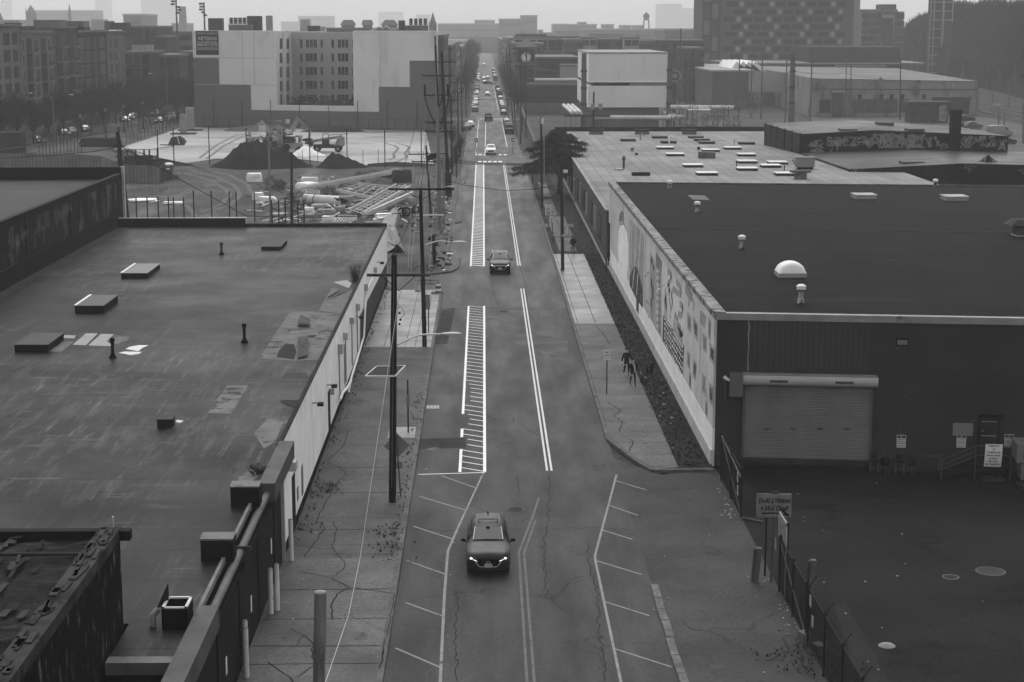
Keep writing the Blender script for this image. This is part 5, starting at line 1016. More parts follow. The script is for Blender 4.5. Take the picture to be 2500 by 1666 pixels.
m_skin = mat('skin', .42, rough=.6, var=.05); m_trou = mat('black trousers', .016, var=.2, sc=6); m_jack = mat('dark jacket', .034, var=.25, sc=5); m_shirt = mat('pale shirt', .50, var=.15, sc=8); m_shoe = mat('dark shoe', .012); m_shoel = mat('light shoe', .35); m_hair = mat('dark hair', .012, var=.4, sc=30)
def person(label, loc, rz, step, arms, H=1.72, shoes=m_shoe, shirt=False, head=(0,0), hat=False):
    t = thing('person', label, 'person', (0,0,0)); k = H/1.72
    hy = step/2
    P = {'pelvis':(0,0,.95,(.13,.10)),'waist':(0,0,1.10,(.13,.10)),'chest':(0,-.01,1.30,(.155,.11)),'neckb':(0,0,1.44,(.075,.07)),'neck':(0,-.01,1.50,.052),'jaw':(head[0]*.03,-.03+head[1]*.03,1.57,.062),'face':(head[0]*.04,-.025+head[1]*.05,1.64,(.078,.09)),'crown':(head[0]*.03,.0,1.70,(.062,.075)),'nose':(head[0]*.1,-.125,1.615,.012)}
    E = [('pelvis','waist'),('waist','chest'),('chest','neckb'),('neckb','neck'),('neck','jaw'),('jaw','face'),('face','crown'),('face','nose')]
    tg = {'neck':1,'jaw':1,'face':1,'crown':1,'nose':1,'pelvis':2,'waist':0,'chest':0,'neckb':0}
    for s, nme in ((1,'L'),(-1,'R')):
        d = hy*s
        P.update({'hip'+nme:(.09*s,0,.90,.092),'knee'+nme:(.095*s,-d*.55-.03,.49,.062),'ankle'+nme:(.09*s,-d+(.05 if d < 0 else 0),.09 if d > 0 else .13,.040),'toe'+nme:(.10*s,-d-.16,.035,.034),'ear'+nme:(.083*s+head[0]*.04,.0,1.63,.014)})
        E += [('pelvis','hip'+nme),('hip'+nme,'knee'+nme),('knee'+nme,'ankle'+nme),('ankle'+nme,'toe'+nme),('face','ear'+nme)]; tg.update({'hip'+nme:2,'knee'+nme:2,'ankle'+nme:2,'toe'+nme:3,'ear'+nme:1})
        el, wr = arms[nme]; sh = Vector((.18*s,0,1.39)); el, wr = Vector(el), Vector(wr); fd = (wr-el).normalized(); sd = fd.cross(Vector((s,0,0))).normalized()
        P['sh'+nme] = (*sh,.062); P['el'+nme] = (*el,.045); P['wr'+nme] = (*wr,.03); pal_ = wr+fd*.07; P['palm'+nme] = (*pal_,(.036,.02))
        E += [('neckb','sh'+nme),('sh'+nme,'el'+nme),('el'+nme,'wr'+nme),('wr'+nme,'palm'+nme)]; tg.update({'sh'+nme:0,'el'+nme:0,'wr'+nme:1,'palm'+nme:1})
        for j, ln in enumerate((.065,.075,.07,.055)):
            b_ = pal_+sd*(.028-.019*j)+fd*.025; m_ = b_+fd*ln*.6+Vector((-.01*s,0,0)); e_ = m_+fd*ln*.35+Vector((-.02*s,0,0))
            for q, v in (('a',b_),('b',m_),('c',e_)): P[f'f{nme}{j}{q}'] = (*v,.0085); tg[f'f{nme}{j}{q}'] = 1
            E += [('palm'+nme,f'f{nme}{j}a'),(f'f{nme}{j}a',f'f{nme}{j}b'),(f'f{nme}{j}b',f'f{nme}{j}c')]
        b_ = wr+fd*.03+sd*.03; e_ = b_+fd*.04+sd*.03; P['th'+nme+'a'] = (*b_,.010); P['th'+nme+'b'] = (*e_,.009); tg['th'+nme+'a'] = tg['th'+nme+'b'] = 1; E += [('wr'+nme,'th'+nme+'a'),('th'+nme+'a','th'+nme+'b')]
    P = {n: tuple(c*k for c in v[:3])+(tuple(r*k for r in v[3]) if isinstance(v[3], tuple) else v[3]*k,) for n, v in P.items()}
    link('body', skinmesh(P, E, tg, [m_jack, m_skin, m_trou, shoes]), t)
    J = {'pel':(0,0,.80*k,(.19,.15)),'mid':(0,0,1.08*k,(.175,.145)),'ch':(0,0,1.30*k,(.185,.145)),'nb':(0,.01,1.43*k,(.11,.09))}
    EJ = [('pel','mid'),('mid','ch'),('ch','nb')]
    for s, nme in ((1,'L'),(-1,'R')):
        el, wr = Vector(arms[nme][0])*k, Vector(arms[nme][1])*k; J['s'+nme] = (.185*s*k,0,1.38*k,.08); J['e'+nme] = (*el,.064); J['w'+nme] = (*(el.lerp(wr,.92)),.05); EJ += [('ch','s'+nme),('s'+nme,'e'+nme),('e'+nme,'w'+nme)]
    link('jacket', skinmesh(J, EJ, {}, [m_jack]), t)
    if shirt:
        mb = MB(); mb.add([(-.02,-.165,1.46),(.06,-.155,1.46),(.10,-.185,1.2),(.085,-.18,.88),(.02,-.19,.88),(.0,-.19,1.2)], [(0,5,4,3,2,1)]); mb.add([(-.10,-.13,1.48),(-.02,-.165,1.46),(0,-.185,1.3)], [(0,2,1)])
        for i in range(len(mb.v)): mb.v[i] = tuple(c*k for c in mb.v[i])
        mb.build('shirt', m_shirt, t)
    hm_ = MB(); hm_.ball((head[0]*.03*k,.012,1.675*k), (.092*k,.105*k,.085*k), 12, 0, .03)
    if hat: hm_.lathe((0,.0,1.70*k), [(.0,.09),(.085,.07),(.095,.0),(.15,-.015),(.15,-.025),(.09,-.02)], 14)
    hm_.build('hair' if not hat else 'cap', m_hair, t)
    for s in (1,-1): MB().ball(((.03*s+head[0]*.05)*k,-.105*k,1.64*k), .011, 6).build('eye', m_hair, t)
    t.rotation_euler = (0,0,rz); t.location = loc; return t
Z_ = KH
pA = G(zd(283,978), KH); person('person in dark jacket over pale shirt walking on the pavement, small dog on a lead', (pA.x,pA.y,Z_), .25, .42, {'L':((.30,-.03,1.10),(.42,-.22,.90)),'R':((-.26,.05,1.12),(-.24,-.02,.86))}, 1.70, m_shoe, True, (.5,-.4))
pB = G(zd(242,912), KH); person('taller person in long dark coat walking just behind the other, black dog on a lead', (pB.x,pB.y,Z_), .15, .55, {'L':((.27,-.05,1.12),(.33,-.25,.98)),'R':((-.25,.06,1.13),(-.27,.08,.86))}, 1.80, m_shoel, False, (.4,-.3), True)
pC = G(z3b(1495,1155), KH); person('person in dark clothes walking away far along the right pavement', (pC.x,pC.y,Z_), T, .5, {'L':((.25,.05,1.12),(.24,.10,.86)),'R':((-.25,-.05,1.12),(-.26,-.2,.9))}, 1.74, m_shoel)
def dog(label, loc, rz, s, m, m2, tail_up):
    t = thing('dog', label, 'dog', (0,0,0))
    P = {'hip':(0,.28,.42,.105),'belly':(0,.05,.42,.10),'chest':(0,-.2,.43,.13),'neck':(0,-.36,.55,.075),'head':(0,-.45,.64,.08),'muz':(0,-.58,.61,.04),'tail':(0,.42,.50,.03),'tip':(0,.52,.72 if tail_up else .40,.018)}
    E = [('hip','belly'),('belly','chest'),('chest','neck'),('neck','head'),('head','muz'),('hip','tail'),('tail','tip')]
    for sx, n in ((1,'l'),(-1,'r')):
        P.update({'sh'+n:(.07*sx,-.2,.34,.055),'wr'+n:(.07*sx,-.19-.05*sx,.16,.03),'pw'+n:(.07*sx,-.22-.08*sx,.03,.03),'th'+n:(.075*sx,.26,.34,.07),'kn'+n:(.075*sx,.18+.04*sx,.25,.045),'hk'+n:(.075*sx,.33+.05*sx,.14,.026),'pb'+n:(.075*sx,.28+.06*sx,.03,.03),'er'+n:(.065*sx,-.43,.73,.022)})
        E += [('chest','sh'+n),('sh'+n,'wr'+n),('wr'+n,'pw'+n),('hip','th'+n),('th'+n,'kn'+n),('kn'+n,'hk'+n),('hk'+n,'pb'+n),('head','er'+n)]
    P = {k: tuple(c*s for c in v[:3])+(v[3]*s,) for k, v in P.items()}
    link('body', skinmesh(P, E, {'chest':1,'head':1,'muz':1,'tip':1}, [m, m2]), t); t.rotation_euler = (0,0,rz); t.location = loc
    return t
q9 = mk(1480,860,9.8)
d1 = G(q9(900,735), KH); dog('small shaggy pale and grey dog on a lead in front of the walkers', (d1.x,d1.y,Z_), 1.15, .72, mat('grey dog fur', .06, var=.6, sc=12), mat('pale dog fur', .25, var=.4, sc=12), False)
d2 = G(q9(1040,560), KH); dog('black dog sniffing in the grass beside the mural wall', (d2.x,d2.y,Z_-.03), 2.7, 1.05, mat('black dog fur', .010, var=.3), MATS['black dog fur'], True)
for a, b_, lab in (((pA.x+.38,pA.y-.3,.98),(d1.x-.2,d1.y,.45),'thin lead from the person in the pale shirt to the small dog'),((pB.x+.34,pB.y-.25,1.05),(d2.x-.1,d2.y-.2,.6),'thin lead from the person in the long coat to the black dog')):
    a, b_ = V3(a), V3(b_); tag(TU([a,a.lerp(b_,.5)-V3((0,0,.12)),b_], .008, 5).build('dog_lead', mat('lead strap', .08)), lab, 'lead')
# ================================================================ POLES, LAMPS, WIRES, SIGNS
random.seed(5)
m_wood = mat('dark tarred pole wood', .028, rough=.85, var=.35, sc=.8, fine=.2, fsc=20, stretch=(4,4,.4)); m_woodg = mat('grey weathered wood', .085, rough=.85, var=.35, sc=1.5, stretch=(5,5,.5))
m_steel = mat('grey steel pole', .13, rough=.5, var=.15, sc=.4); m_steell = mat('pale steel pole', .24, rough=.5, var=.12, sc=.4); m_lampw = mat('pale lamp housing', .5, rough=.4, var=.06); m_wire = mat('black cable', .012, var=.1); m_wirel = mat('bright cable', .38, var=.1); m_ins = mat('insulator', .05, rough=.3)
m_sw = mat('sign face white', .66, rough=.5, var=.05); m_sb = mat('sign back metal', .24, rough=.5, var=.15); m_ink = mat('sign lettering black', .015)
def luminaire(t, a, b, w=1.0):
    """cobra-head street lamp: curved arm from a to b and its head beyond b"""
    a, b = V3(a), V3(b); m = a.lerp(b, .55)+V3((0,0,.28*(b-a).length*.35)); TU([a, a.lerp(m,.6)+V3((0,0,.05)), m, b], [.05,.045,.04,.035], 7).build('lamp_arm', m_lampw if w > .9 else m_steel, t)
    d = (b-a); d.z = 0; d.normalize(); h = MB(); pr = [(0,.05),(.12,.10),(.45,.15),(.75,.13),(.95,.04)]; s = V3((-d.y,d.x,0)); vs = []
    for x, r in pr:
        for k in range(8): an = k*PI/4; vs.append(b+d*x+s*(r*cos(an))+V3((0,0,r*.55*sin(an)+.02)))
    h.add(vs, [(i*8+k,i*8+(k+1)%8,(i+1)*8+(k+1)%8,(i+1)*8+k) for i in range(4) for k in range(8)]+[tuple(range(8))[::-1],tuple(range(32,40))], 0, True); h.build('lamp_head', m_lampw, t)
    MB().ball(b+d*.6+V3((0,0,-.06)), (.12,.12,.09), 8).build('lamp_glass', mat('lamp lens', .45, rough=.2), t)
def crossarm(t, c, half, rz=0.0, ins=6, m=None, drop=0.0):
    c = V3(c); d = V3((cos(rz), sin(rz), 0)); b = MB(); b.bar(c-d*half, c+d*half+V3((0,0,drop)), .11, .13); o = b.build('crossarm', m or m_wood, t)
    g = MB()
    for i in range(ins):
        p = c+d*half*(-.95+1.9*i/max(1,ins-1)); g.lathe(p+V3((0,0,.06)), [(.02,0),(.05,.05),(.03,.10),(.05,.13),(0,.17)], 6)
    if ins: g.build('insulator', m_ins, o)['kind'] = 'stuff'
    for s in (1,-1): BR(c+d*half*.55*s, c+V3((0,0,-.75)), .035).build('brace', m_dark, t)
def pole(label, base, top, r=.15, m=None, name='utility_pole', group=None, r2=None):
    base, top = V3(base), V3(top); t = thing(name, label, 'pole', base, 0, group); TU([base-V3((0,0,.1)), base.lerp(top,.5), top], [r, r*.88, r2 or r*.72], 10).build('pole', m or m_wood, t); return t
# main pole
b0 = V3((-4.4,79.3,0)); Y = 79.3; tp = W(D(906,585), Y)
t = pole('dark wooden utility pole nearest on the left pavement, with crossarm, solar panel and lamp', b0, tp, .185)
a, c = W(D(843,631), Y), W(D(990,634), Y); crossarm(t, (a+c)/2, (c.x-a.x)/2, 0, 0, m_woodg)
MB().ball(W(D(988,634), Y), .07, 6).build('end_cap', m_lampw, t)
luminaire(t, W(D(911,794), Y), W(D(1014,768), Y)+V3((0,0,0)))
q = [W(D(*p), Y+o) for p, o in (((840,866),-.5),((908,866),-.5),((931,843),.55),((865,845),.55))]; q = [V3((p.x, Y+o, p.z)) for p, o in zip(q, (-.5,-.5,.6,.6))]
b = MB(); up_ = V3((0,0,.05)); b.add(q+[p+up_ for p in q], [(3,2,1,0),(4,5,6,7),(0,1,5,4),(1,2,6,5),(2,3,7,6),(3,0,4,7)]); o = b.build('solar_panel', mat('solar cell dark', .018, rough=.5), t)
b = MB()
for i in range(4): b.bar(q[i]+up_*.5, q[(i+1)%4]+up_*.5, .05, .07)
b.build('panel_frame', m_lampw, o); BR(W(D(897,856),Y), W(D(870,856),Y), .06).build('panel_bracket', m_steel, t)
b = MB()
for x, y in ((918,720),(920,735),(918,745)): p = W(D(x,y), Y); b.ball(p, .06, 6)
b.build('cable_clamp', m_black, t)['kind'] = 'stuff'
TU([W(D(912,710),Y), W(D(922,706),Y), W(D(930,722),Y), W(D(918,735),Y)], .012, 5).build('cable_loop', m_wire, t)
TU([W(D(900,1120),Y-.2), W(D(903,850),Y-.2), W(D(905,610),Y-.18)], .02, 5).build('ground_wire', m_steel, t)
# second pole, leaning
b0 = G(D(976,800)); Y = b0.y; t = pole('second wooden pole on the left pavement, leaning, with a street lamp and low crossarm', b0, W(D(966,432), Y), .17)
luminaire(t, W(zm(150,1250), Y), W(zm(412,1222), Y)); crossarm(t, W(zm(110,715), Y), 2.3, 0, 0); b = W(zm(197,962), Y); BR((b.x-.95,Y,b.z),(b.x+.95,Y,b.z), .08, .1).build('crossarm', m_lampw, t)
# lamp pole behind, third pole with transformer, leaning
b0 = G(zm(205,985)); Y = b0.y; t = pole('leaning dark pole beyond the driveway with crossarm, transformer and lamp', b0, W(zm(158,297), Y), .16)
luminaire(t, W(zm(205,745), Y), W(zm(360,690), Y)); crossarm(t, W(zm(175,378), Y), 2.3, .2, 5); BR(W(zm(170,420),Y), W(zm(258,388),Y), .55, .6).build('transformer', m_dark, t)
crossarm(t, W(zm(150,452), Y), 1.6, 0, 4)
# the tall steel riser pole with cables
b0 = V3((-4.72,189.2,0)); Y = 189.2; ze_ = mk(1000,60,6.53); t = pole('very tall pale steel pole with three risers, crossarms and hanging black cables', b0, W(ze_(408,185), Y), .20, m_steell, 'steel_pole', None, .12)
for dx in (-.34, .36): TU([(b0.x+dx,Y-.1,0.3),(b0.x+dx*.9,Y-.1,8.6 if dx > 0 else 13.5)], .13, 8).build('riser', m_steell, t)
TU([W(ze_(410,330),Y-.2), W(ze_(460,1300),Y-.2)], .10, 6).build('cable_sleeve', m_dark, t)
BB((W(ze_(350,180),Y).x,Y-.5,W(ze_(350,185),Y).z),(W(ze_(440,180),Y).x,Y+.5,W(ze_(440,165),Y).z)).build('pole_cap', m_lampw, t)
for yy, x0, x1 in ((820,205,690),(1130,220,650)):
    a, c = W(ze_(x0,yy), Y), W(ze_(x1,yy), Y); crossarm(t, (a+c)/2, (c.x-a.x)/2, 0, 4)
for yy in (85, 172): a, c = W(zm(148,yy), Y), W(zm(420,yy-15), Y); crossarm(t, (a+c)/2, (c.x-a.x)/2, 0, 4)
for pts in ([(240,960),(242,1150),(290,1330),(400,1580)], [(607,950),(628,1100),(590,1370),(500,1590)], [(530,1130),(500,1250),(465,1330)]):
    TU([W(ze_(*p), Y-.3) for p in pts], .07, 6).build('black_cable', m_wire, t)
for x in (240, 607): TU([W(ze_(x,960),Y-.3), W(ze_(x+5,1120),Y-.3)], .11, 6).build('termination', m_black, t)
b0 = G(zm(375,780)); Y = b0.y; t = pole('dark thick wooden pole right behind the tall steel riser pole', b0, W(ze_(512,445), Y), .24); BB((b0.x-.5,Y-.5,0),(b0.x+.4,Y+.3,3.2)).build('wrapped_base', m_dark, t)
a = W(ze_(560,600), Y); crossarm(t, a, 1.4, 0, 3)
b0 = G(zm(240,1440)); pole('short dark timber stub pole by the kerb island', b0, W(zm(228,1150), b0.y), .2)
# poles farther down both sides of the street
for i, (x, y, h, lamp) in enumerate(((-4.9,268,12,1),(-4.7,322,13,1),(-4.6,372,12,1),(-4.4,440,13,1),(-4.4,520,12,1),(-4.3,600,12,0),(-4.3,690,12,0))):
    t = pole(f'utility pole with crossarms on the far left kerb, {ORD[i]} beyond the thick dark pole', (x,y,0), (x-.15,y,h), .16, m_wood, 'utility_pole', 'poles on the far left kerb')
    crossarm(t, (x-.1,y,h-.8), 1.3, 0, 4); crossarm(t, (x-.1,y,h-2.6), 1.0, 0, 0)
    if lamp: luminaire(t, (x,y,h*.55), (x+2.2,y,h*.62), .5)
b0 = V3((7.3,158.1,0)); t = pole('wooden pole standing at the far end of the pale right-hand slabs', b0, W(D(1290,378), 158.1), .17, mat('brown pole wood', .045, var=.3, sc=.8, stretch=(4,4,.4))); BB((7.3,157.8,9.2),(7.7,158.1,9.45)).build('pole_bracket', m_lampw, t); MB().ball((7.27,157.9,3.4), .1, 6).build('band', m_lampw, t)
b0 = V3((7.3,214.9,0)); t = pole('wooden pole in front of the evergreen tree with a pale riser pipe', b0, W(z3b(1230,22), 214.9), .17); TU([(7.55,214.8,3),(7.5,214.8,9.0)], .08, 6).build('riser', m_steell, t); BB((7.1,214.6,10.5),(7.5,215,11.2)).build('pole_cap', m_lampw, t)
zc_ = mk(960,0,3.733)
for i, (q0, q1, r) in enumerate((((1160,1310),(1165,560),.17),((1210,1250),(1215,440),.17),((1105,1230),(1030,450),.14),((1125,1250),(1052,400),.14),((1055,1120),(1005,520),.14))):
    b0 = G(z3(*q0)); y = b0.y; t = pole(f'pole on the right kerb beyond the evergreen tree, {ORD[i]} from the near end', b0, W(z3(*q1), y), r, m_woodg, 'utility_pole', 'poles on the far right kerb')
    h = W(z3(*q1), y).z; crossarm(t, (b0.x,y,h-1), 1.3, .1, 4)
for i, y in enumerate((500, 580, 680, 790)): t = pole(f'distant pole on the right kerb among the street fronts, {ORD[i]} of the far four', (7.4,y,0), (7.4,y,13), .17, m_woodg, 'utility_pole', 'distant poles on the right kerb'); crossarm(t, (7.4,y,12.2), 1.2, 0, 0)
for i, (x, y, h) in enumerate(((8.3,372,5),(8.4,380,5.2),(8.5,388,5.4),(8.6,397,5.4),(8.7,408,5.4),(8.8,420,5.4))): pole(f'slim dark post beside the right pavement rail, {ORD[i]} from the near end', (x,y,0), (x,y,h*.62), .07, m_dark, 'slim_post', 'slim dark posts along the right pavement')
# left-edge leaning pole by the dirt lot and the two light masts behind the warehouse
b0 = G(z1b(1105,545)); Y = b0.y; t = pole('crooked dark pole bristling with cables at the corner of the dirt lot', b0, W(z1(1050,1140), Y), .32)
BB((b0.x-1.6,Y-.3,10.2),(b0.x-.6,Y+.3,11.0)).build('lamp_box', m_steell, t)
b = MB()
for i in range(26): a = W(z1(1065+ru(-30,60),1330+ru(-40,80)), Y); b.bar(a, a+V3((ru(-1.4,1.4),ru(-.5,.5),ru(-.4,.5))), .05)
b.build('cable_tangle', m_wire, t)['kind'] = 'stuff'
b0 = G(zp(312,930)); pole('pale bare light pole standing behind the warehouse parapet', b0, W(D(617,305), b0.y), .14, m_steell, 'light_pole')
b0 = G(zp(575,930)); pole('darker bare pole right of the pale one behind the warehouse parapet', b0, W(D(670,350), b0.y), .19, mat('grey brown pole', .06, var=.3), 'light_pole')
# ---- wires
def wire(label, pts, r=.02, m=None, sag=0.0):
    P = []
    for a, b_ in zip(pts[:-1], pts[1:]):
        for i in range(8): f = i/8; P.append(V3(a).lerp(V3(b_), f)-V3((0,0,sag*4*f*(1-f))))
    P.append(V3(pts[-1])); tag(TU(P, r, 5, 0, False).build('overhead_wire', m or m_wire), label, 'wire')
kn_ = W(zg(685,1182), 56); wire('bright wire running from the nearest pole down past the left pavement', [W(zb(1468,420), 79.3), W(zg(752,850), 66), kn_, W(zg(545,1590), 44)], .014, m_wirel)
wire('second thin wire beside the bright one from the nearest pole', [W(zb(1475,430), 79.2), W(zg(800,600), 69), kn_+V3((.1,0,0))], .009, m_steel)
wire('thin cable branching right from the knot across the road', [kn_, W(zg(900,1275), 53), W(zg(1366,1455), 49), W(D(1200,1600), 46)], .007, m_steel)
b = MB()
for _ in range(14): a = kn_+V3((ru(-.2,.2),0,ru(-.2,.15))); b.bar(a, a+V3((ru(-.25,.25),.05,ru(-.2,.2))), .02)
tag(b.build('wire_splice', m_wirel), 'knotted splice where the wires join above the left pavement', 'splice')
LP = W(z1(1075,1310), 204.4)
wire('black cable from the crooked pole along the back of the warehouse to the street poles', [LP, W(zp(0,755), 196), W(zp(700,775), 190), W(zp(1450,757), 186), W(zp(2200,700), 184)], .045)
wire('cable from the crooked pole sweeping left over the side street', [LP, W(z1(860,1360), 212), W(z1(400,1400), 235), W(z1(-60,1425), 255)], .05); wire('upper cable from the crooked pole to the far left', [W(z1(1050,1170), 204.4), W(z1(620,1255), 230), W(z1(-40,1335), 262)], .035)
wire('pale cable rising from the crooked pole over the side street', [W(z1(1040,1190),204.4), W(z1(640,1255), 232), W(z1(450,1285), 245), W(z1(0,1345), 268)], .03, m_steell)
wire('cable from the crooked pole toward the dirt mound', [LP, W(z1(1400,1420), 215), W(z1(1860,1520), 235)], .03); wire('lower cable from the crooked pole toward the dirt mound', [W(z1(1100,1340),204), W(z1(1640,1470), 225), W(z1(1900,1545), 240)], .03)
P3 = W(zm(178,455), 204.6)
for i, (dz, lab) in enumerate(((0,'lowest'),(.3,'middle'),(.6,'topmost'))): wire(f'{lab} of the three cables crossing the street to the evergreen tree', [P3+V3((0,0,dz)), W(z3(830,1505-dz*25), 207), W(z3(1260,1505-dz*20), 214)], .03)
wire('sagging cable crossing the street between the left poles and the right wooden pole', [W(z3b(320,510),199), W(z3b(600,590), 186), W(z3b(930,635), 175), W(z3b(1160,622), 165), W(z3b(1390,588), 158)], .028)
for i, (x0, x1) in enumerate(((20,-15),(95,10),(165,90),(245,190))): wire(f'bright drop wire hanging beside the second pole, {ORD[i]} from the left', [W(zm(x0+20,480), 170), W(zm((x0+x1)/2+5,1000), 150), W(zm(x1,1480), 135)], .015, m_steell)
for i, (a, c) in enumerate((((620,510),(570,730)),((620,600),(575,840)),((625,660),(575,955)))): wire(f'pale looping wire among the far left poles, {ORD[i]} from the top', [W(z3(*a), 330), W(z3((a[0]+c[0])/2+14,(a[1]+c[1])/2), 330), W(z3(*c), 330)], .025, m_steell)
for i, (a, c) in enumerate((((1000,400),(1170,520)),((1010,500),(1165,600)),((1060,640),(1110,720)),((680,650),(800,750)),((690,560),(840,620)),((1215,600),(1420,640)),((1215,720),(1700,640)),((1230,800),(1700,660)),((1225,620),(1690,655)))): wire(f'faint far street wire, {ORD[i]} of those beyond the crosswalk', [W(z3(*a), 380), W(z3((a[0]+c[0])/2,(a[1]+c[1])/2+14), 380), W(z3(*c), 380)], .03, m_steell)
wire('long cable along the left kerb from the tall steel pole toward the far poles', [(-4.7,189,12.4),(-4.8,268,11.5),(-4.7,322,12.3),(-4.6,372,11.4)], .03, None, .8)
wire('long cable between the first three poles of the left pavement', [(-4.5,79.3,11.6),W(D(966,437),119.8),(-6.4,204.5,12.0)], .02, None, .5)
for i in range(5): wire(f'dark cable strung along the far left kerb poles, {ORD[i]} from the top', [(-5.9+.5*i,189,12-.35*i),(-6.0+.5*i,268,11.4-.3*i),(-5.8+.5*i,322,12.3-.3*i),(-5.7+.5*i,372,11.3-.3*i),(-5.5+.5*i,440,12.2-.3*i)], .028, None, .9)
for i in range(3): wire(f'cable from the second pole to the leaning pole, {ORD[i]} from the left', [(-6.2+1.5*i,119.8,11.1),(-7.8+1.3*i,204.6,12.2)], .022, None, .7)
for i in range(4): wire(f'slack cable crossing the far street, {ORD[i]} from the near end', [(-4.6,300+45*i,10.5),(7.4,318+45*i,9.6)], .03, None, .5)
# ---- signs and street furniture
def post(t, p, h, r=.03, m=None, lean=(0,0)): TU([p, (p[0]+lean[0], p[1]+lean[1], p[2]+h)], r, 6).build('post', m or m_dark, t)
p = G(D(1394,906), KH); t = thing('no_parking_sign', 'white no parking sign on a dark post on the right pavement', 'sign', p); post(t, p, 2.75, .04); z = p.z+2.45
BB((p.x-.2,p.y-.06,z-.3),(p.x+.2,p.y-.04,z+.3)).build('plate', m_sw, t); g = MB(); text_into(g, 'NO', (p.x,p.y-.065,z+.12), (1,0,0), (0,0,1), .12, 0, bold=.03); text_into(g, 'PARKING', (p.x,p.y-.065,z-.04), (1,0,0), (0,0,1), .08, 0, width=.34, bold=.03); g.bar((p.x-.14,p.y-.065,z-.17),(p.x+.14,p.y-.065,z-.17), .006, .03); g.build('lettering', m_ink, t)
p = V3((7.2,191.6,KH)); t = thing('speed_limit_sign', 'white speed limit 20 sign on a dark post in the right verge', 'sign', p); post(t, p, 2.8, .04); z = W(z3b(1287,800), 191.6).z
BB((p.x-.33,p.y-.06,z-.5),(p.x+.33,p.y-.04,z+.42)).build('plate', m_sw, t); BB((p.x-.33,p.y-.06,z+.46),(p.x+.33,p.y-.04,z+.68)).build('plate', m_sw, t); g = MB()
for tx, dz, h in (('SPEED',.2,.13),('LIMIT',.02,.13),('20',-.4,.32)): text_into(g, tx, (p.x,p.y-.065,z+dz), (1,0,0), (0,0,1), h, 0, width=.5 if h < .2 else None, bold=.03)
text_into(g, 'SCHOOL', (p.x,p.y-.065,z+.52), (1,0,0), (0,0,1), .1, 0, width=.52, bold=.02); g.build('lettering', m_ink, t)
p = V3((7.35,180.1,KH)); t = thing('parking_sign', 'small white sign on a leaning post just before the speed limit sign', 'sign', p); post(t, p, 2.6, .035, None, (-.25,0)); z = W(z3b(1307,873), 180).z; BB((p.x-.42,p.y-.06,z-.28),(p.x-.08,p.y-.04,z+.28)).build('plate', m_sw, t); g = MB()
for dz in (.1,-.05,-.18): g.bar((p.x-.36,p.y-.065,z+dz),(p.x-.14,p.y-.065,z+dz), .006, .06)
g.build('lettering', m_ink, t)
p = V3((-4.25,93.5,KH)); t = thing('street_sign', 'edge-on street sign with small pale tag on a bare post, left pavement', 'sign', p); post(t, p, 3.0, .05); BB((p.x-.09,p.y-.05,p.z+1.5),(p.x+.1,p.y+.02,p.z+2.2)).build('tag', m_steell, t)
MB().flat(rect(p.x-1.1, p.x+.4, p.y-1.3, p.y+1.3), KH+.02).build('concrete_pad', m_walk_new, t)
p = G(D(985,765), KH); t = thing('street_sign', 'grey back of a rectangular sign behind the second pole', 'sign', p); post(t, p, 2.8, .045); BB((p.x-.42,p.y-.05,p.z+1.75),(p.x+.12,p.y-.03,p.z+2.85)).build('plate', m_sb, t)
p = V3((-4.05,80.3,KH)); t = thing('warning_sign', 'grey back of a diamond sign on a leaning post behind the nearest pole', 'sign', p); tp = W(zg(960,150), 80.3); post(t, p, tp.z-KH, .04, m_steel, (tp.x-p.x,0)); c = W(zg(962,205), 80.4); s = .62
b = MB(); b.add([(c.x-s,80.36,c.z-.05),(c.x+.05,80.36,c.z-s),(c.x+s,80.36,c.z),(c.x+.0,80.36,c.z+s)]+[(c.x-s,80.39,c.z-.05),(c.x+.05,80.39,c.z-s),(c.x+s,80.39,c.z),(c.x,80.39,c.z+s)], [(0,1,2,3),(7,6,5,4),(0,4,5,1),(1,5,6,2),(2,6,7,3),(3,7,4,0)]); b.build('plate', m_sb, t); BB((c.x-.02,80.34,c.z-1.15),(c.x+.26,80.37,c.z-.8)).build('tag', m_sb, t)
for q, y, lab in ((zn(197,1305),312,'do not enter sign on the left side before the far block'), (zn(610,1302),306,'do not enter sign on the right side beside the parked pickup')):
    c = W(q, y); t = thing('do_not_enter_sign', lab, 'sign', (c.x,y,0)); post(t, (c.x,y,0), c.z+.4, .045); b = MB(); b.tube([(c.x,y-.04,c.z),(c.x,y-.06,c.z)], .40, 20, 0, True, False); b.build('disc', mat('sign red', .11), t)
    b = MB(); b.lathe((0,0,0), [(.40,0),(.46,0)], 20); b.v = [(c.x+v[0], y-.065, c.z+v[1]) for v in b.v]; b.build('border', m_sw, t); BB((c.x-.28,y-.08,c.z-.07),(c.x+.28,y-.065,c.z+.07)).build('bar', m_sw, t)
p = G(D(1007,676), .02); t = thing('traffic_barrel', 'striped construction barrel by the left driveway kerb', 'barrel', p); prof = [(.29,.05),(.28,.26),(.27,.28),(.26,.48),(.25,.5),(.24,.7),(.23,.72),(.22,.92),(.2,.98),(0,1.0)]
b = MB(); b.lathe(p, prof, 16); b.m = [(1 if (i//16) in (2,6) else 0) for i in range(len(b.f))]; b.build('drum', [mat('barrel orange', .13), m_sw], t); MB().lathe(p, [(.0,.05),(.45,.05),(.45,.0)], 12).build('base', m_black, t)
p = G(D(984,672), KH); t = thing('barricade', 'white and orange folding barricade on the pale left slabs', 'barricade', p)
for s in (-.75,.75):
    for o in (-.3,.3): BR((p.x+s,p.y+o,p.z),(p.x+s,p.y,p.z+1.1), .05).build('leg', m_sw, t)
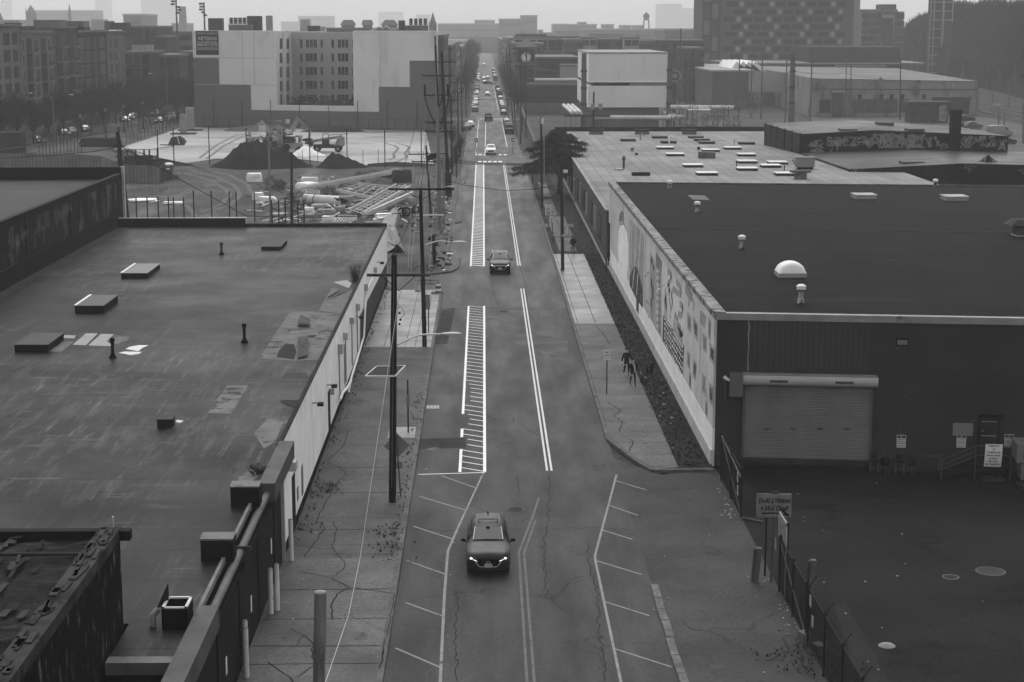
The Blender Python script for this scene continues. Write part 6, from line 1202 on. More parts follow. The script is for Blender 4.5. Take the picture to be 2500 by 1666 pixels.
for z in (.75, 1.02): BB((p.x-.9,p.y-.06,p.z+z-.1),(p.x+.9,p.y-.03,p.z+z+.1)).build('board', mat('striped board', .3, var=.6, sc=2.5, stretch=(3,.1,.1)), t)
for i, (x, y) in enumerate(((-.9,.6),(.9,.9),(.5,-.6))): MB().box((p.x+x,p.y+y,p.z+.05), (.5,.3,.1), i).build('sandbag', mat('sandbag', .2, var=.3), t)
m_bol = mat('worn white bollard', .52, rough=.6, var=.2, sc=1.2, patch=(.12,2.2,.62,.7))
for i, (x, y, h, lab) in enumerate(((-8.2,70.2,1.8,'white steel bollard at the corner of the white wall'),(-8.25,63.5,1.8,'left one of the middle pair of white bollards by the dark wall'),(-8.05,63.9,1.85,'right one of the middle pair of white bollards by the dark wall'),(-8.3,56.9,1.8,'right one of the nearest pair of white bollards'),(-8.4,57.5,1.85,'left one of the nearest pair of white bollards, mostly hidden'))):
    t = thing('bollard', lab, 'bollard', (x,y,KH), 0, 'white bollards along the dark wall'); TU([(x,y,KH),(x,y,KH+h)], .1, 10).build('tube', m_bol, t); MB().ball((x,y,KH+h), (.1,.1,.04), 10).build('cap', m_steell, t)
b0 = G(D(732,1640), KH); tp = W(D(736,1362), b0.y); t = thing('timber_post', 'cut off weathered timber post at the bottom edge of the left pavement', 'post', b0); TU([b0, tp], .2, 14).build('post', mat('weathered post', .2, var=.45, sc=1.2, stretch=(3,3,.5), patch=(.09,1.5,.55,.65,(2,2,.4))), t); MB().lathe(tp, [(.2,0),(.19,.03),(0,.05)], 14).build('post_top', m_steell, t)
# ---- fence and gate of the dark yard
m_mesh = mat('rusty chain link', .03, rough=.8, var=.3)
def chain(t, a, b_, z0, z1, sp=.16, w=.010):
    a, b_ = V3(a), V3(b_); d = b_-a; L = d.length; d.normalize(); H = z1-z0; mb = MB(); n = int((L+H)/sp)
    for i in range(n):
        s = i*sp-H
        for dr in (1,-1):
            p0, p1 = (s, z0), (s+H, z1)
            if dr < 0: p0, p1 = (s+H, z0), (s, z1)
            (sa,za_),(sb,zb_) = p0, p1
            if sa == sb: continue
            k0, k1 = 0.0, 1.0
            for lim, sg in ((0,1),(L,-1)):
                fa, fb = (sa-lim)*sg, (sb-lim)*sg
                if fa < 0 and fb < 0: k0 = 2; break
                if fa < 0: k0 = max(k0, fa/(fa-fb))
                if fb < 0: k1 = min(k1, fa/(fa-fb))
            if k0 >= k1: continue
            P0 = a+d*(sa+(sb-sa)*k0)+V3((0,0,za_+(zb_-za_)*k0)); P1 = a+d*(sa+(sb-sa)*k1)+V3((0,0,za_+(zb_-za_)*k1)); mb.bar(P0, P1, w)
    mb.build('mesh', m_mesh, t)['kind'] = 'stuff'
FX = 11.85
def fence_thing(name, label, cat, ys, h, barb=True, diag=False):
    t = thing(name, label, cat, (FX,ys[0],0))
    for y in ys: TU([(FX,y,0),(FX,y,h+.15)], .045, 8).build('post', m_dark, t)
    TU([(FX,ys[0],h),(FX,ys[-1],h)], .03, 6).build('rail', m_dark, t); TU([(FX,ys[0],.15),(FX,ys[-1],.15)], .025, 6).build('rail', m_dark, t)
    for y0, y1 in zip(ys[:-1], ys[1:]): chain(t, (FX,y0,0), (FX,y1,0), .1, h)
    if diag: TU([(FX,ys[0],h*.95),(FX,ys[-1],.2)], .025, 6).build('brace', m_steel, t)
    if barb:
        for y in ys: BR((FX,y,h+.1),(FX+.28,y,h+.5), .03).build('barb_arm', m_dark, t)
        for k in (.35,.65,1): TU([(FX+.28*k,ys[0],h+.1+.4*k),(FX+.28*k,ys[-1],h+.1+.4*k)], .006, 4).build('barbed_wire', m_dark, t)
    return t
t = fence_thing('chain_link_gate', 'open leaf of rusty chain link gate beside the mural corner', 'gate', [83.4, 80.0, 76.7], 2.3, False, True)
for y, z in ((77.6,1.5),(77.5,.9)): BB((FX-.06,y-.16,z),(FX-.04,y+.16,z+.45)).build('notice', mat('gate notice', .3, var=.4, sc=6), t)
BR((FX,76.7,.05),(FX+.9,75.9,.05), .2, .06).build('gate_foot', m_woodg, t); TU([(FX,83.4,2.3),(FX,76.7,1.9)], .05, 8).build('top_tube', m_steel, t)
t = fence_thing('chain_link_gate', 'closed leaf of chain link gate with cross brace right of the tall sign board', 'gate', [66.2, 63.2, 60.4], 2.2, False, True)
t = fence_thing('chain_link_fence', 'dark chain link fence with barbed arms running to the bottom right', 'fence', [60.0, 57.0, 54.0, 51.0, 47.0], 2.2)
for y, z in ((59.5,1.9),(59.0,1.3)): BB((FX-.06,y-.14,z-.2),(FX-.04,y+.14,z+.2)).build('notice', mat('gate notice', .3), t)
py = 67.5; hp = HT(zi(805,800), 1100+415/2.503); t = thing('gate_post', 'round topped steel gate post beside the tall sign board', 'post', (11.8,py,0)); TU([(11.75,py,0),(11.75,py,hp)], .06, 8).build('post', m_steel, t); MB().ball((11.75,py,hp+.05), .09, 8).build('cap', m_steel, t); BB((11.85,py-.25,1.4),(11.87,py+.1,1.85)).build('notice', mat('gate notice', .3), t)
t = thing('sign_board', 'tall narrow sign board with white edge seen almost edge on by the gate', 'sign', (11.95,65.8,0)); b = MB(); b.bb((11.92,65.2,.1),(12.0,65.6,2.1)); b.bb((11.92,65.2,2.1),(12.0,66.9,3.15)); b.build('board', mat('board dark', .04), t)
b = MB(); b.bb((11.88,65.12,.1),(11.92,65.3,2.2)); b.bb((11.88,65.12,2.1),(11.92,65.22,3.15)); b.bb((11.88,65.12,3.05),(11.92,66.95,3.15)); b.bb((11.88,66.85,2.1),(11.92,66.95,3.15)); b.build('edge', mat('board edge', .32, var=.2), t); BB((11.9,65.22,2.2),(11.915,66.85,3.05)).build('panel', mat('faded print', .2, var=.4, sc=3), t)
c = W(D(1779,1162), 68.2); t = thing('hand_painted_sign', 'hand painted wooden sign with black brush lettering and an arrow by the yard gate', 'sign', c); w, h = .72, .5; b = MB()
b.add([(c.x-w,68.18,c.z-h),(c.x+w*1.0,68.18,c.z-h*.98),(c.x+w*.97,68.18,c.z+h*.98),(c.x-w*1.02,68.18,c.z+h)]+[(c.x-w,68.24,c.z-h),(c.x+w,68.24,c.z-h*.98),(c.x+w*.97,68.24,c.z+h*.98),(c.x-w*1.02,68.24,c.z+h)], [(0,1,2,3),(7,6,5,4),(0,4,5,1),(1,5,6,2),(2,6,7,3),(3,7,4,0)]); b.build('board', mat('weathered sign board', .22, var=.25, sc=1.6, patch=(.12,2.5,.58,.7)), t)
g = MB(); text_into(g, 'DooRS $ Windows', (c.x,68.17,c.z+.12), (1,0,.0), (0.12,0,1), .22, 0, width=1.3, bold=.03); text_into(g, '4 SALE CheaP', (c.x,68.17,c.z-.2), (1,0,-.03), (.1,0,1), .2, 0, width=1.15, bold=.03)
for a_, b_ in (((-.5,-.33),(-.1,-.31)),((-.1,-.31),(.35,-.35)),((.35,-.35),(.62,-.42)),((.35,-.22),(.62,-.42))): g.bar((c.x+a_[0],68.17,c.z+a_[1]),(c.x+b_[0],68.17,c.z+b_[1]), .008, .06)
g.build('lettering', mat('brushed black paint', .02), t); BB((c.x-.16,68.2,c.z+h),(c.x+.16,68.26,c.z+h+.1)).build('batten', m_woodg, t)
for x in (-.3,.3): BR((c.x+x,68.26,0),(c.x+x,68.26,c.z), .07).build('leg', m_dark, t)
for x, y, h, lab in ((11.1,67.5,1.4,'short split concrete post standing in front of the gate post'),(12.7,64.3,1.9,'concrete post standing behind the chain link gate')):
    t = thing('concrete_post', lab, 'post', (x,y,0)); BR((x-.13,y,0),(x-.05,y,h), .10, .22).build('shaft', m_woodg, t); BR((x,y,0),(x+.12,y,h+.03), .2, .24).build('shaft', mat('bleached concrete', .15, var=.25), t)
for q, s, lab in ((zi(1010,1165),.35,'pale broken block at the foot of the fence, nearer the gate'),(zi(1100,1240),.38,'pale broken block at the foot of the fence, nearer the weeds'),(zi(560,1150),.01,'')):
    if lab: p = G(q); tag(MB().box((p.x,p.y,.18), (s,s*1.2,.36), .4).build('concrete_block', mat('bleached concrete', .15)), lab, 'block')
kind(MB().flat([G(zi(1190,960))[:2],G(zi(1260,930))[:2],G(zi(1400,1180))[:2],G(zi(1560,1480))[:2],G(zi(1370,1480))[:2]], .012).build('path', mat('worn paler strip', .036, var=.2)), 'structure')
p = G(zi(1515,1195)); tag(MB().lathe((p.x,p.y,.0), [(.32,.01),(.25,.06),(0,.10)], 14).build('grit_heap', mat('pale grit', .25, var=.3)), 'small pale heap of grit on the dark yard', 'heap')
# ---- evergreen tree by the workshop
def foliage(mb, p, d, n, l, w, droop=.3, mi=0):
    for _ in range(n):
        a = ru(0,6.28); u = V3((cos(a),sin(a),ru(-.5,.35)))*.9+d*.7; u.normalize(); L = l*ru(.5,1.2); q = p+V3((random.gauss(0,.22),random.gauss(0,.22),random.gauss(0,.12)))
        s = u.cross(V3((0,0,1))).normalized()*w*ru(.6,1.3); tip = q+u*L-V3((0,0,droop*L)); mid = q+u*L*.5-V3((0,0,droop*L*.2)); mb.add([q, mid+s, tip, mid-s], [(0,1,2,3)], rc([0,0,1]))
tb_ = V3((10.05,231,0)); t = thing('evergreen_tree', 'dark spreading evergreen tree at the corner of the workshop', 'tree', tb_)
TU([tb_, tb_+V3((.15,0,3)), tb_+V3((-.1,.1,6)), tb_+V3((0,0,8.6))], [.28,.22,.13,.03], 8).build('trunk', m_wood, t); mb = MB(); br_ = MB()
lay = [(8.6,1.0,6),(8.0,2.2,8),(7.3,3.4,9),(6.5,4.2,9),(5.7,4.3,9),(4.9,4.0,8),(4.1,4.4,8),(3.3,4.6,7)]
for z, r, n in lay:
    for i in range(n):
        a = 6.28*i/n+ru(-.35,.35); R = r*ru(.7,1.15)
        if cos(a) < -.3 and z < 4.6: R *= 1.35
        if cos(a) > .3 and z < 6: R *= .75
        d = V3((cos(a),sin(a),0)); p0 = tb_+V3((0,0,z)); br_.tube([p0, p0+d*R*.5+V3((0,0,.15)), p0+d*R+V3((0,0,-.35))], [.05,.035,.012], 4)
        for k in range(int(3+R*3.2)):
            f = .15+.85*(k+.5)/(3+R*3.2); foliage(mb, p0+d*R*f+V3((0,0,.2*sin(f*3)-.4*f*f)), d, 24, .55, .06)
mb.build('crown', [mat('dark needle', .03, var=.35, sc=2), mat('mid needle', .075, var=.35, sc=2)], t); br_.build('limb', m_wood, t)['kind'] = 'stuff'
def baretree(label, base, h, r, m=None, name='bare_tree', proto=None, group=None, n=120, brw=.035):
    base = V3(base); t = thing(name, label, 'tree', base, 0, group); m = m or m_wood
    TU([base, base+V3((0,0,h*.35))], [h*.018+.03, h*.013+.02], 6).build('trunk', m, t); mb = MB()
    for _ in range(n):
        a = ru(0,6.28); f = rr_()**.6; z0 = h*(.28+.35*rr_()); rr = r*f; p0 = base+V3((0,0,z0)); p1 = base+V3((cos(a)*rr, sin(a)*rr, z0+(h-z0)*ru(.35,1)*(1.05-.45*f))); mid = p0.lerp(p1,.5)+V3((0,0,.08*h)); mb.bar(p0, mid, brw*1.5); mb.bar(mid, p1, brw)
        for _ in range(3): q = mid.lerp(p1, rr_()); mb.bar(q, q+V3((ru(-.14,.14)*h, ru(-.14,.14)*h, ru(.02,.14)*h)), brw*.7)
    mb.build('crown', m, t); return t
baretree('thin leafless sapling in the right verge below the evergreen tree', (7.0,247.3,.05), 3.4, .5, None, 'bare_tree', None, None, 20, .02)
for i, (q, h) in enumerate(((zm(500,600),5.5),(zm(530,470),5.0),(zm(450,400),5.5),(zm(420,660),4.0))):
    p = G(q); baretree(f'scrubby leafless tree along the left kerb, {ORD[i]} from the dirt lot corner', (p.x-.8,p.y,0), h, 1.1, None, 'bare_tree', None, 'scrubby trees along the left kerb', 60, .025)
# ================================================================ CONSTRUCTION SITE
random.seed(21)
m_mound = mat('dark soil heap', .024, rough=.95, var=.4, sc=.35, fine=.35, fsc=2.5, bump=.6, patch=(.04,.25,.55,.7)); m_mach = mat('worn machine paint', .27, rough=.6, var=.35, sc=.7, patch=(.12,1.2,.58,.66)); m_mach2 = mat('dark machine steel', .05, rough=.6, var=.3); m_gal = mat('galvanised frame', .44, rough=.5, var=.15, sc=.8)
m_wrapw = mat('white plastic wrap', .68, rough=.4, var=.18, sc=1.5); m_tarp = mat('silvery tarp', .2, rough=.4, var=.4, sc=.9, patch=(.34,1.1,.6,.7)); m_post = mat('dark fence post', .022, var=.2)
def mound(name, label, x0, x1, y, prof, depth, m, cat='heap', rough=.3, n=26):
    """soil heap: its ridge follows prof [(fraction, height)] from x0 to x1, sloping down to both sides"""
    mb = MB(); vs = []; ny = 14
    def ht(f):
        for (a, ha), (b, hb) in zip(prof[:-1], prof[1:]):
            if a <= f <= b: return ha+(hb-ha)*(f-a)/(b-a)
        return 0
    hm = max(h for _, h in prof)
    for j in range(ny+1):
        v = j/ny*2-1
        for i in range(n+1):
            f = i/n; h = ht(f); dd = depth*(.35+.65*h/hm); k = max(0, 1-abs(v)**1.3); vs.append((x0+(x1-x0)*f+ru(-.1,.1), y+v*dd+ru(-.15,.15), max(-.06, h*k+random.gauss(0,rough)*h*.25*k-.05)))
    mb.add(vs, [(j*(n+1)+i,j*(n+1)+i+1,(j+1)*(n+1)+i+1,(j+1)*(n+1)+i) for j in range(ny) for i in range(n)], 0, True); return tag(mb.build(name, m), label, cat)
mound('dirt_mound', 'big dark soil mound in front of the excavators', -44.5, -27.6, 281, [(0,0),(.16,1.6),(.30,3.8),(.36,4.05),(.46,4.35),(.56,3.9),(.72,2.6),(.88,1.0),(1,0)], 6.5, m_mound)
mound('dirt_mound', 'smaller dark soil mound right of the big one', -27.2, -18.6, 279.5, [(0,0),(.12,.8),(.3,2.45),(.42,2.3),(.6,1.6),(.8,.9),(1,0)], 4, m_mound)
mound('stone_heap', 'conical heap of white stone beside the telehandler', -35, -27.8, 305, [(0,0),(.2,.5),(.45,1.75),(.55,1.7),(.75,.8),(1,0)], 3, mat('white stone', .62, var=.12, sc=.6), 'heap', .06)
mound('dirt_bank', 'low grey bank of soil in front of the pale building, left', -57, -41, 379, [(0,0),(.12,.7),(.5,1.3),(.8,1.1),(1,.2)], 4, mat('grey soil bank', .11, var=.35, sc=.3)); mound('dirt_bank', 'low dark bank of soil in front of the pale building, right', -39.5, -25.5, 376, [(0,.1),(.3,1.3),(.6,1.2),(.85,.7),(1,0)], 4, m_mound)
mound('dirt_bank', 'low dark bank of soil behind the wooden hoarding', -73, -48, 284, [(0,.5),(.2,1.0),(.5,.7),(.8,1.1),(1,.2)], 3, m_mound); mound('dirt_bank', 'dark spoil bank along the right side of the lot', -19, -8, 283, [(0,.3),(.4,.6),(.8,.4),(1,.2)], 3, m_mound)
# telehandler
p = G(z2b(1250,338)); t = thing('telehandler', 'telehandler with raised boom line parked beside the white stone heap', 'machine', (p.x,p.y,0)); x, y = p.x, p.y+1
MB().prism([(x-2.6,y-.8),(x+2.6,y-.8),(x+2.6,y+.8),(x-2.6,y+.8)], .7, 1.35).build('chassis', m_mach2, t)
b = MB(); b.add([(x+1.2,y-1,1.1),(x+3.0,y-1,1.1),(x+3.0,y-1,2.7),(x+1.8,y-1,2.5),(x+1.2,y+.9,1.1),(x+3.0,y+.9,1.1),(x+3.0,y+.9,2.7),(x+1.8,y+.9,2.5)], [(0,1,2,3),(7,6,5,4),(0,4,5,1),(1,5,6,2),(2,6,7,3),(3,7,4,0)]); b.build('engine_cover', m_mach, t)
b = MB(); b.bar((x-2.9,y+.3,1.9),(x+2.6,y+.3,2.75), .45, .5); b.bar((x+.2,y+.3,3.0),(x+3.6,y+.3,3.25), .16, .14); b.build('boom', m_mach, t); BB((x-3.4,y-.5,1.0),(x-2.8,y+1.0,1.9)).build('fork_carriage', m_mach2, t)
o = BB((x-1.0,y-.95,1.3),(x+.3,y-.1,2.3)).build('cab', m_mach2, t); b = MB()
for dx in (-1.0,.25):
    for dy in (-.95,-.15): b.bar((x+dx,y+dy,2.3),(x+dx*.7-.1,y+dy,3.3), .08)
b.bb((x-.9,y-.95,3.25),(x+.15,y-.1,3.35)); b.build('cab_frame', m_mach, o)
for dx in (-1.9,1.9):
    for dy in (-1.0,1.0): w = TU([(x+dx,y+dy-.2,.62),(x+dx,y+dy+.2,.62)], .62, 16, 0, True, False).build('wheel', m_black, t); TU([(x+dx,y+dy-.22,.62),(x+dx,y+dy-.19,.62)], .3, 10, 0, True, False).build('rim', m_mach, w)
def excavator(label, x, y, rz, s=1.0, fold=0.0):
    t = thing('excavator', label, 'machine', (0,0,0)); 
    for dy in (-1.1,1.1):
        pr = [(-1.9,.35),(-1.6,.05),(1.6,.05),(1.9,.35),(1.6,.75),(-1.6,.75)]; b = MB(); vs = [(a,dy-.28,c) for a,c in pr]+[(a,dy+.28,c) for a,c in pr]; b.add(vs, [(5,4,3,2,1,0),(6,7,8,9,10,11)]+[(i,(i+1)%6,(i+1)%6+6,i+6) for i in range(6)]); b.build('track', m_mach2, t)
    MB().cyl((0,0,.7), .7, .3, 12).build('turntable', m_mach2, t); b = MB(); b.bb((-2.1,-1.2,1.0),(.9,1.2,1.75)); b.bb((-2.2,-1.2,1.75),(-.6,1.2,2.2)); b.build('house', m_mach, t)
    c = MB(); c.add([(-.5,.25,1.75),(1.0,.25,1.75),(1.0,1.2,1.75),(-.5,1.2,1.75),(-.5,.3,3.0),(.6,.3,3.0),(.6,1.15,3.0),(-.5,1.15,3.0)], [(0,3,2,1),(4,5,6,7),(0,1,5,4),(1,2,6,5),(2,3,7,6),(3,0,4,7)]); c = c.build('cab', m_mach2, t); BB((-.5,.22,3.0),(.65,1.2,3.08)).build('cab_roof', m_mach, c)
    e = V3((2.6,-.2,4.6+fold)); f = V3((5.0-fold,-.2,3.2)); b = MB(); b.bar((.7,-.2,1.8), (1.6,-.2,4.0), .38, .6); b.bar((1.6,-.2,3.9), e, .36, .55); b.build('boom', m_mach, t); b = MB(); b.bar(e-V3((.5,0,-.15)), f, .32, .42); b.bar(f, f+V3((-.2,0,-1.4)), .28, .34); b.build('stick', m_mach, t)
    TU([(1.0,-.2,2.0),(1.9,-.2,3.8)], .10, 6).build('cylinder', m_gal, t); g = f+V3((-.2,0,-1.5)); b = MB(); vs = [(g.x+dx,g.y+dy,g.z+dz) for dy in (-.6,.6) for dx,dz in ((-.3,.3),(.5,.2),(.7,-.5),(.1,-.9),(-.6,-.6))]; b.add(vs, [(4,3,2,1,0),(5,6,7,8,9)]+[(i,(i+1)%5,(i+1)%5+5,i+5) for i in range(4)]); b.build('bucket', m_mach2, t)
    t.scale = (s,)*3; t.rotation_euler = (0,0,rz); t.location = (x,y,0); return t
excavator('excavator with arched boom standing right behind the big soil mound, right one', -36.6, 317, .35, 1.12, .6); excavator('excavator with folded stick behind the soil mound, left one', -39.0, 321, 2.75, 1.05, .1)
p = V3((-34.6,313,0)); t = thing('loader', 'dusty backhoe loader between the excavators and the telehandler', 'machine', p); x, y = p.x, p.y
MB().prism([(x-1.6,y-.8),(x+1.8,y-.8),(x+1.8,y+.8),(x-1.6,y+.8)], .7, 1.7).build('body', m_mach, t); o = BB((x-1.0,y-.75,1.7),(x+.4,y+.75,2.9)).build('cab', m_mach2, t); BB((x-1.1,y-.85,2.9),(x+.5,y+.85,3.0)).build('cab_roof', m_gal, o)
for dx, r in ((-1.0,.8),(1.4,.55)):
    for dy in (-.95,.95): TU([(x+dx,y+dy-.2,r),(x+dx,y+dy+.2,r)], r, 16, 0, True, False).build('wheel', m_black, t)
b = MB(); b.bar((x+1.2,y,1.4),(x+2.7,y,.7), .9, .14); b.bb((x+2.5,y-1.1,.1),(x+3.2,y+1.1,1.0)); b.build('front_bucket', m_mach, t); b = MB(); b.bar((x-1.6,y,1.2),(x-2.4,y,3.4), .3, .35); b.bar((x-2.4,y,3.4),(x-3.2,y,1.6), .26, .3); b.build('backhoe_arm', m_mach, t)
mb = MB()
for _ in range(150): a = V3((-37.3+random.gauss(0,2.3), 316+random.gauss(0,1.5), abs(random.gauss(1.4,1.3))+.1)); mb.box(a, (ru(.2,1.2),ru(.2,.8),ru(.2,1.0)), ru(0,3), rc([0,1,1,2]))
kind(mb.build('scrap', [m_gal, m_mach, m_mach2]), 'stuff')
# steel stair and gantry frames lying in the yard
def frame(label, quad, z, n, m2=2, w=.22):
    c = [G(q) for q in quad]; c = [V3((p.x,p.y,zz)) for p, zz in zip(c, z)]; t = thing('steel_gantry', label, 'frame', (c[0]+c[2])/2, 0, 'steel frames lying in the yard')
    for a, b_ in ((0,1),(3,2)): BR(c[a], c[b_], w*.6, w*2).build('beam', m_gal, t)
    b = MB()
    for i in range(n+1): f = i/n; b.bar(c[0].lerp(c[1],f), c[3].lerp(c[2],f), .08)
    for j in range(1, m2): f = j/m2; b.bar(c[0].lerp(c[3],f), c[1].lerp(c[2],f), .06)
    o = b.build('grid', m_gal, t); o['kind'] = 'stuff'; return t
frame('long ladder like steel frame nearest the street, rising to the right', [zp(1300,745),zp(1880,480),zp(2060,500),zp(1470,790)], (.6,1.2,1.2,.6), 12, 4); frame('flat ribbed steel panel in the middle of the yard', [zp(1130,480),zp(1640,590),zp(1800,460),zp(1400,420)], (.5,.5,.7,.7), 5, 3); frame('longest steel frame at the back of the yard, crossing behind the panel', [zp(610,480),zp(1940,280),zp(1900,262),zp(700,450)], (.5,1.0,1.0,.5), 16, 1); frame('short steel ladder frame at the front of the yard', [zp(1085,890),zp(1295,890),zp(1390,825),zp(1160,815)], (.4,.4,.5,.5), 6, 1); frame('steel frame stacked behind the white bundle', [zp(640,420),zp(1150,400),zp(1100,370),zp(650,370)], (.3,.3,.4,.4), 6, 2); frame('pale beams lying in front of the coil', [zp(600,520),zp(920,515),zp(920,490),zp(600,490)], (.4,.4,.5,.5), 2, 3)
a, c = G(zp(1460,790)), G(zp(2080,560)); tag(BR((a.x,a.y,.35),(c.x,c.y,.9), .35, .5).build('steel_beam', m_gal), 'heavy pale beam under the near edge of the ladder frame', 'beam')
# loose goods
def at(q, z=0): p = G(q); return V3((p.x,p.y,z))
p0, p1 = at(zp(730,610),.7), at(zp(1180,640),.7); t = thing('plastic_tank', 'long white plastic pipe with torn open end lying in the yard', 'pipe', (p0+p1)/2); TU([p0, p1], [.62,.66], 14).build('shell', mat('white pipe shell', .5, rough=.4, var=.15), t); TU([p0.lerp(p1,.32), p0.lerp(p1,.335)], .68, 14).build('strap', m_dark, t)
b = MB(); b.poly([p1+V3((0,-.7,.6)), p1+V3((1.2,-.9,.1)), p1+V3((.2,-.7,-.6))]); b.poly([p1+V3((-.8,-.7,.6)), p1+V3((.4,-.75,.2)), p1+V3((-.3,-.7,.1))]); b.build('torn_end', m_dark, t)
def coil(q, r, lab):
    p = at(q, 0); mb = MB()
    for _ in range(260):
        a = ru(0,6.28); e = ru(-.6,.6); rr = r*ru(.35,1); c0 = p+V3((cos(a)*rr, e, r+sin(a)*rr*.95)); mb.bar(c0, c0+V3((ru(-.4,.4),ru(-.3,.3),ru(-.3,.3))), .04)
    tag(mb.build('wire_coil', mat('tangled wire', .13, var=.3)), lab, 'coil')
coil(zp(1050,570), 1.0, 'round tangled wire coil in the middle of the yard'); coil(zp(640,640), 1.15, 'tangled wire coil beside the darker bare pole'); coil(zp(320,430), .95, 'tangled wire coil behind the pale light pole'); coil(zp(440,420), .7, 'smaller wire coil beside the darker pole')
def bundle(q, s, rz, name, lab, cat, m, z=0, jit=.12):
    p = at(q); mb = MB(); nx = 5; vs = []
    for k in range(4):
        for i in range(12):
            a = 6.283*i/12; c, s_ = cos(a), sin(a); e = .28; x = math.copysign(abs(c)**e, c)*s[0]/2*(1-.1*(k == 3)); y = math.copysign(abs(s_)**e, s_)*s[1]/2*(1-.1*(k == 3)); vs.append((p.x+(x*cos(rz)-y*sin(rz))*ru(1-jit,1), p.y+(x*sin(rz)+y*cos(rz))*ru(1-jit,1), z+s[2]*k/3*ru(.92,1)))
    mb.add(vs, [(k*12+i,k*12+(i+1)%12,(k+1)*12+(i+1)%12,(k+1)*12+i) for k in range(3) for i in range(12)]+[tuple(range(36,48))]); return tag(mb.build(name, m), lab, cat)
bundle(zp(105,325), (2.4,1.8,1.25), .1, 'wrapped_crate', 'white wrapped crate in front of the big soil mound', 'crate', m_wrapw); bundle(zp(770,415), (2.4,3.6,.9), -.5, 'wrapped_bundle', 'white wrapped bundle lying on the frames', 'bundle', m_wrapw); bundle(zp(800,345), (2.6,1.2,.9), .15, 'wrapped_bundle', 'white bundle behind, leaning on the other wrapped bundle', 'bundle', m_wrapw); bundle(zp(155,555), (1.5,1.2,1.0), .4, 'foam_block', 'tilted white block at the left of the yard debris', 'block', m_wrapw); bundle(zp(260,600), (2.8,1.6,.9), -.2, 'plastic_sheet', 'crumpled white sheet beside the pale light pole', 'sheet', m_wrapw, 0, .4); bundle(zp(930,650), (2.4,1.4,.45), 0, 'mattress', 'flat pale padded slab in front of the white pipe', 'slab', mat('pale padding', .36, var=.2)); bundle(zp(790,740), (1.6,1.2,.9), .2, 'sack_pile', 'pale sacks by the row of fence posts', 'sacks', m_wrapw, 0, .35); bundle(zp(1035,840), (1.7,1.3,.8), .1, 'sack_pile', 'layered pale sacks at the front of the yard', 'sacks', m_wrapw, 0, .3); bundle(zp(1350,935), (1.1,.9,.6), 0, 'bucket', 'white tub at the warehouse parapet', 'tub', m_wrapw); bundle(zp(1010,740), (2.4,1.2,.7), 0, 'pallet_load', 'pallet of pale goods in the middle front of the yard', 'pallet', mat('mixed goods', .3, var=.5, sc=3)); bundle(zp(1270,600), (1.7,1.2,1.0), .1, 'crate', 'small pale crate right of the torn pipe end', 'crate', m_patchl); bundle(zp(400,740), (2.4,2.0,.2), .2, 'plywood', 'pale plywood sheets lying at the front left of the yard', 'sheet', m_patchl); bundle(zp(1730,800), (2.6,2.4,.7), .3, 'plastic_sheet', 'crumpled white sheet left of the silvery tarp', 'sheet', m_wrapw, 0, .4); bundle(zp(1600,880), (2.6,1.4,.5), .2, 'sack_pile', 'grey sacks under the near frame', 'sacks', mat('sandbag', .2), 0, .3); bundle(zp(2000,590), (2.2,1.6,.7), .2, 'board_stack', 'pale boards at the right end of the ladder frame', 'boards', m_patchl); bundle(zp(1950,330), (3.0,2.0,1.8), .2, 'covered_stack', 'dark covered stack at the far right of the yard', 'stack', mat('grey tarp', .07, var=.3)); bundle(z2b(1360,890), (1.5,1.2,.9), 0, 'drum_stack', 'grey drums beside the mesh of the front yard', 'drums', mat('air unit grey', .24))
for i in range(9): p = at(zp(1420+i*62,265+ru(-12,12))); tag(MB().ball((p.x,p.y,.35), (.75,.6,.6), 10, 0, .12).build('boulder', mat('grey boulder', .13, var=.35, sc=1.5)), f'boulder in the row at the back of the yard, {ORD[i]} from the left', 'boulder', 'boulders at the back of the yard')
for i, (q, r) in enumerate(((zp(1950,770),.6),(zp(2010,765),.6),(zp(2120,725),.5))): p = at(q); t_ = MB(); t_.lathe((0,0,0), [(r*.62,-.14),(r*.95,-.16),(r,0),(r*.95,.16),(r*.62,.14)], 16); t_.v = [(p.x+v[0],p.y+v[2],r+v[1]) for v in t_.v]; tag(t_.build('tyre', m_black), f'old tyre standing among the debris by the street fence, {ORD[i]} from the left', 'tyre', 'old tyres by the street fence')
# silvery tarp draped over the street-side fence
pts = [zp(1900,720),zp(1820,860),zp(1800,960),z2b(1810,1060),z2b(1850,1180),z2b(1880,1240)]; mb = MB(); vs = []
for i, q in enumerate(pts):
    p = at(q); 
    for k in range(9): f = k/8; vs.append((p.x-1.0+1.7*f+ru(-.25,.25), p.y+ru(-.4,.4), (.1+.7*sin(PI*f)**.6)*ru(.5,1.2)))
mb.add(vs, [(j*9+i,j*9+i+1,(j+1)*9+i+1,(j+1)*9+i) for j in range(len(pts)-1) for i in range(8)]); tag(mb.build('tarp', m_tarp), 'crumpled silvery tarp draped along the lot corner behind the warehouse', 'tarp')
mb = MB()
for _ in range(620):
    q = rc([zp(ru(350,1300),ru(480,930)), zp(ru(1300,2200),ru(600,1000)), zp(ru(600,1900),ru(250,700)), zm(ru(200,400),ru(700,1500))]); p = at(q); s = ru(.06,.42)
    mb.box((p.x,p.y,s*.2), (s,s*ru(.4,2),s*.5), ru(0,3), rc([0,1,1,1,2,2,3,3]))
for _ in range(160): p = at(zp(ru(150,2100),ru(380,900))); a = ru(0,3.14); L = ru(.8,3); mb.bar((p.x,p.y,.15),(p.x+cos(a)*L,p.y+sin(a)*L,ru(.1,.6)), .09, .06, rc([0,1,2]))
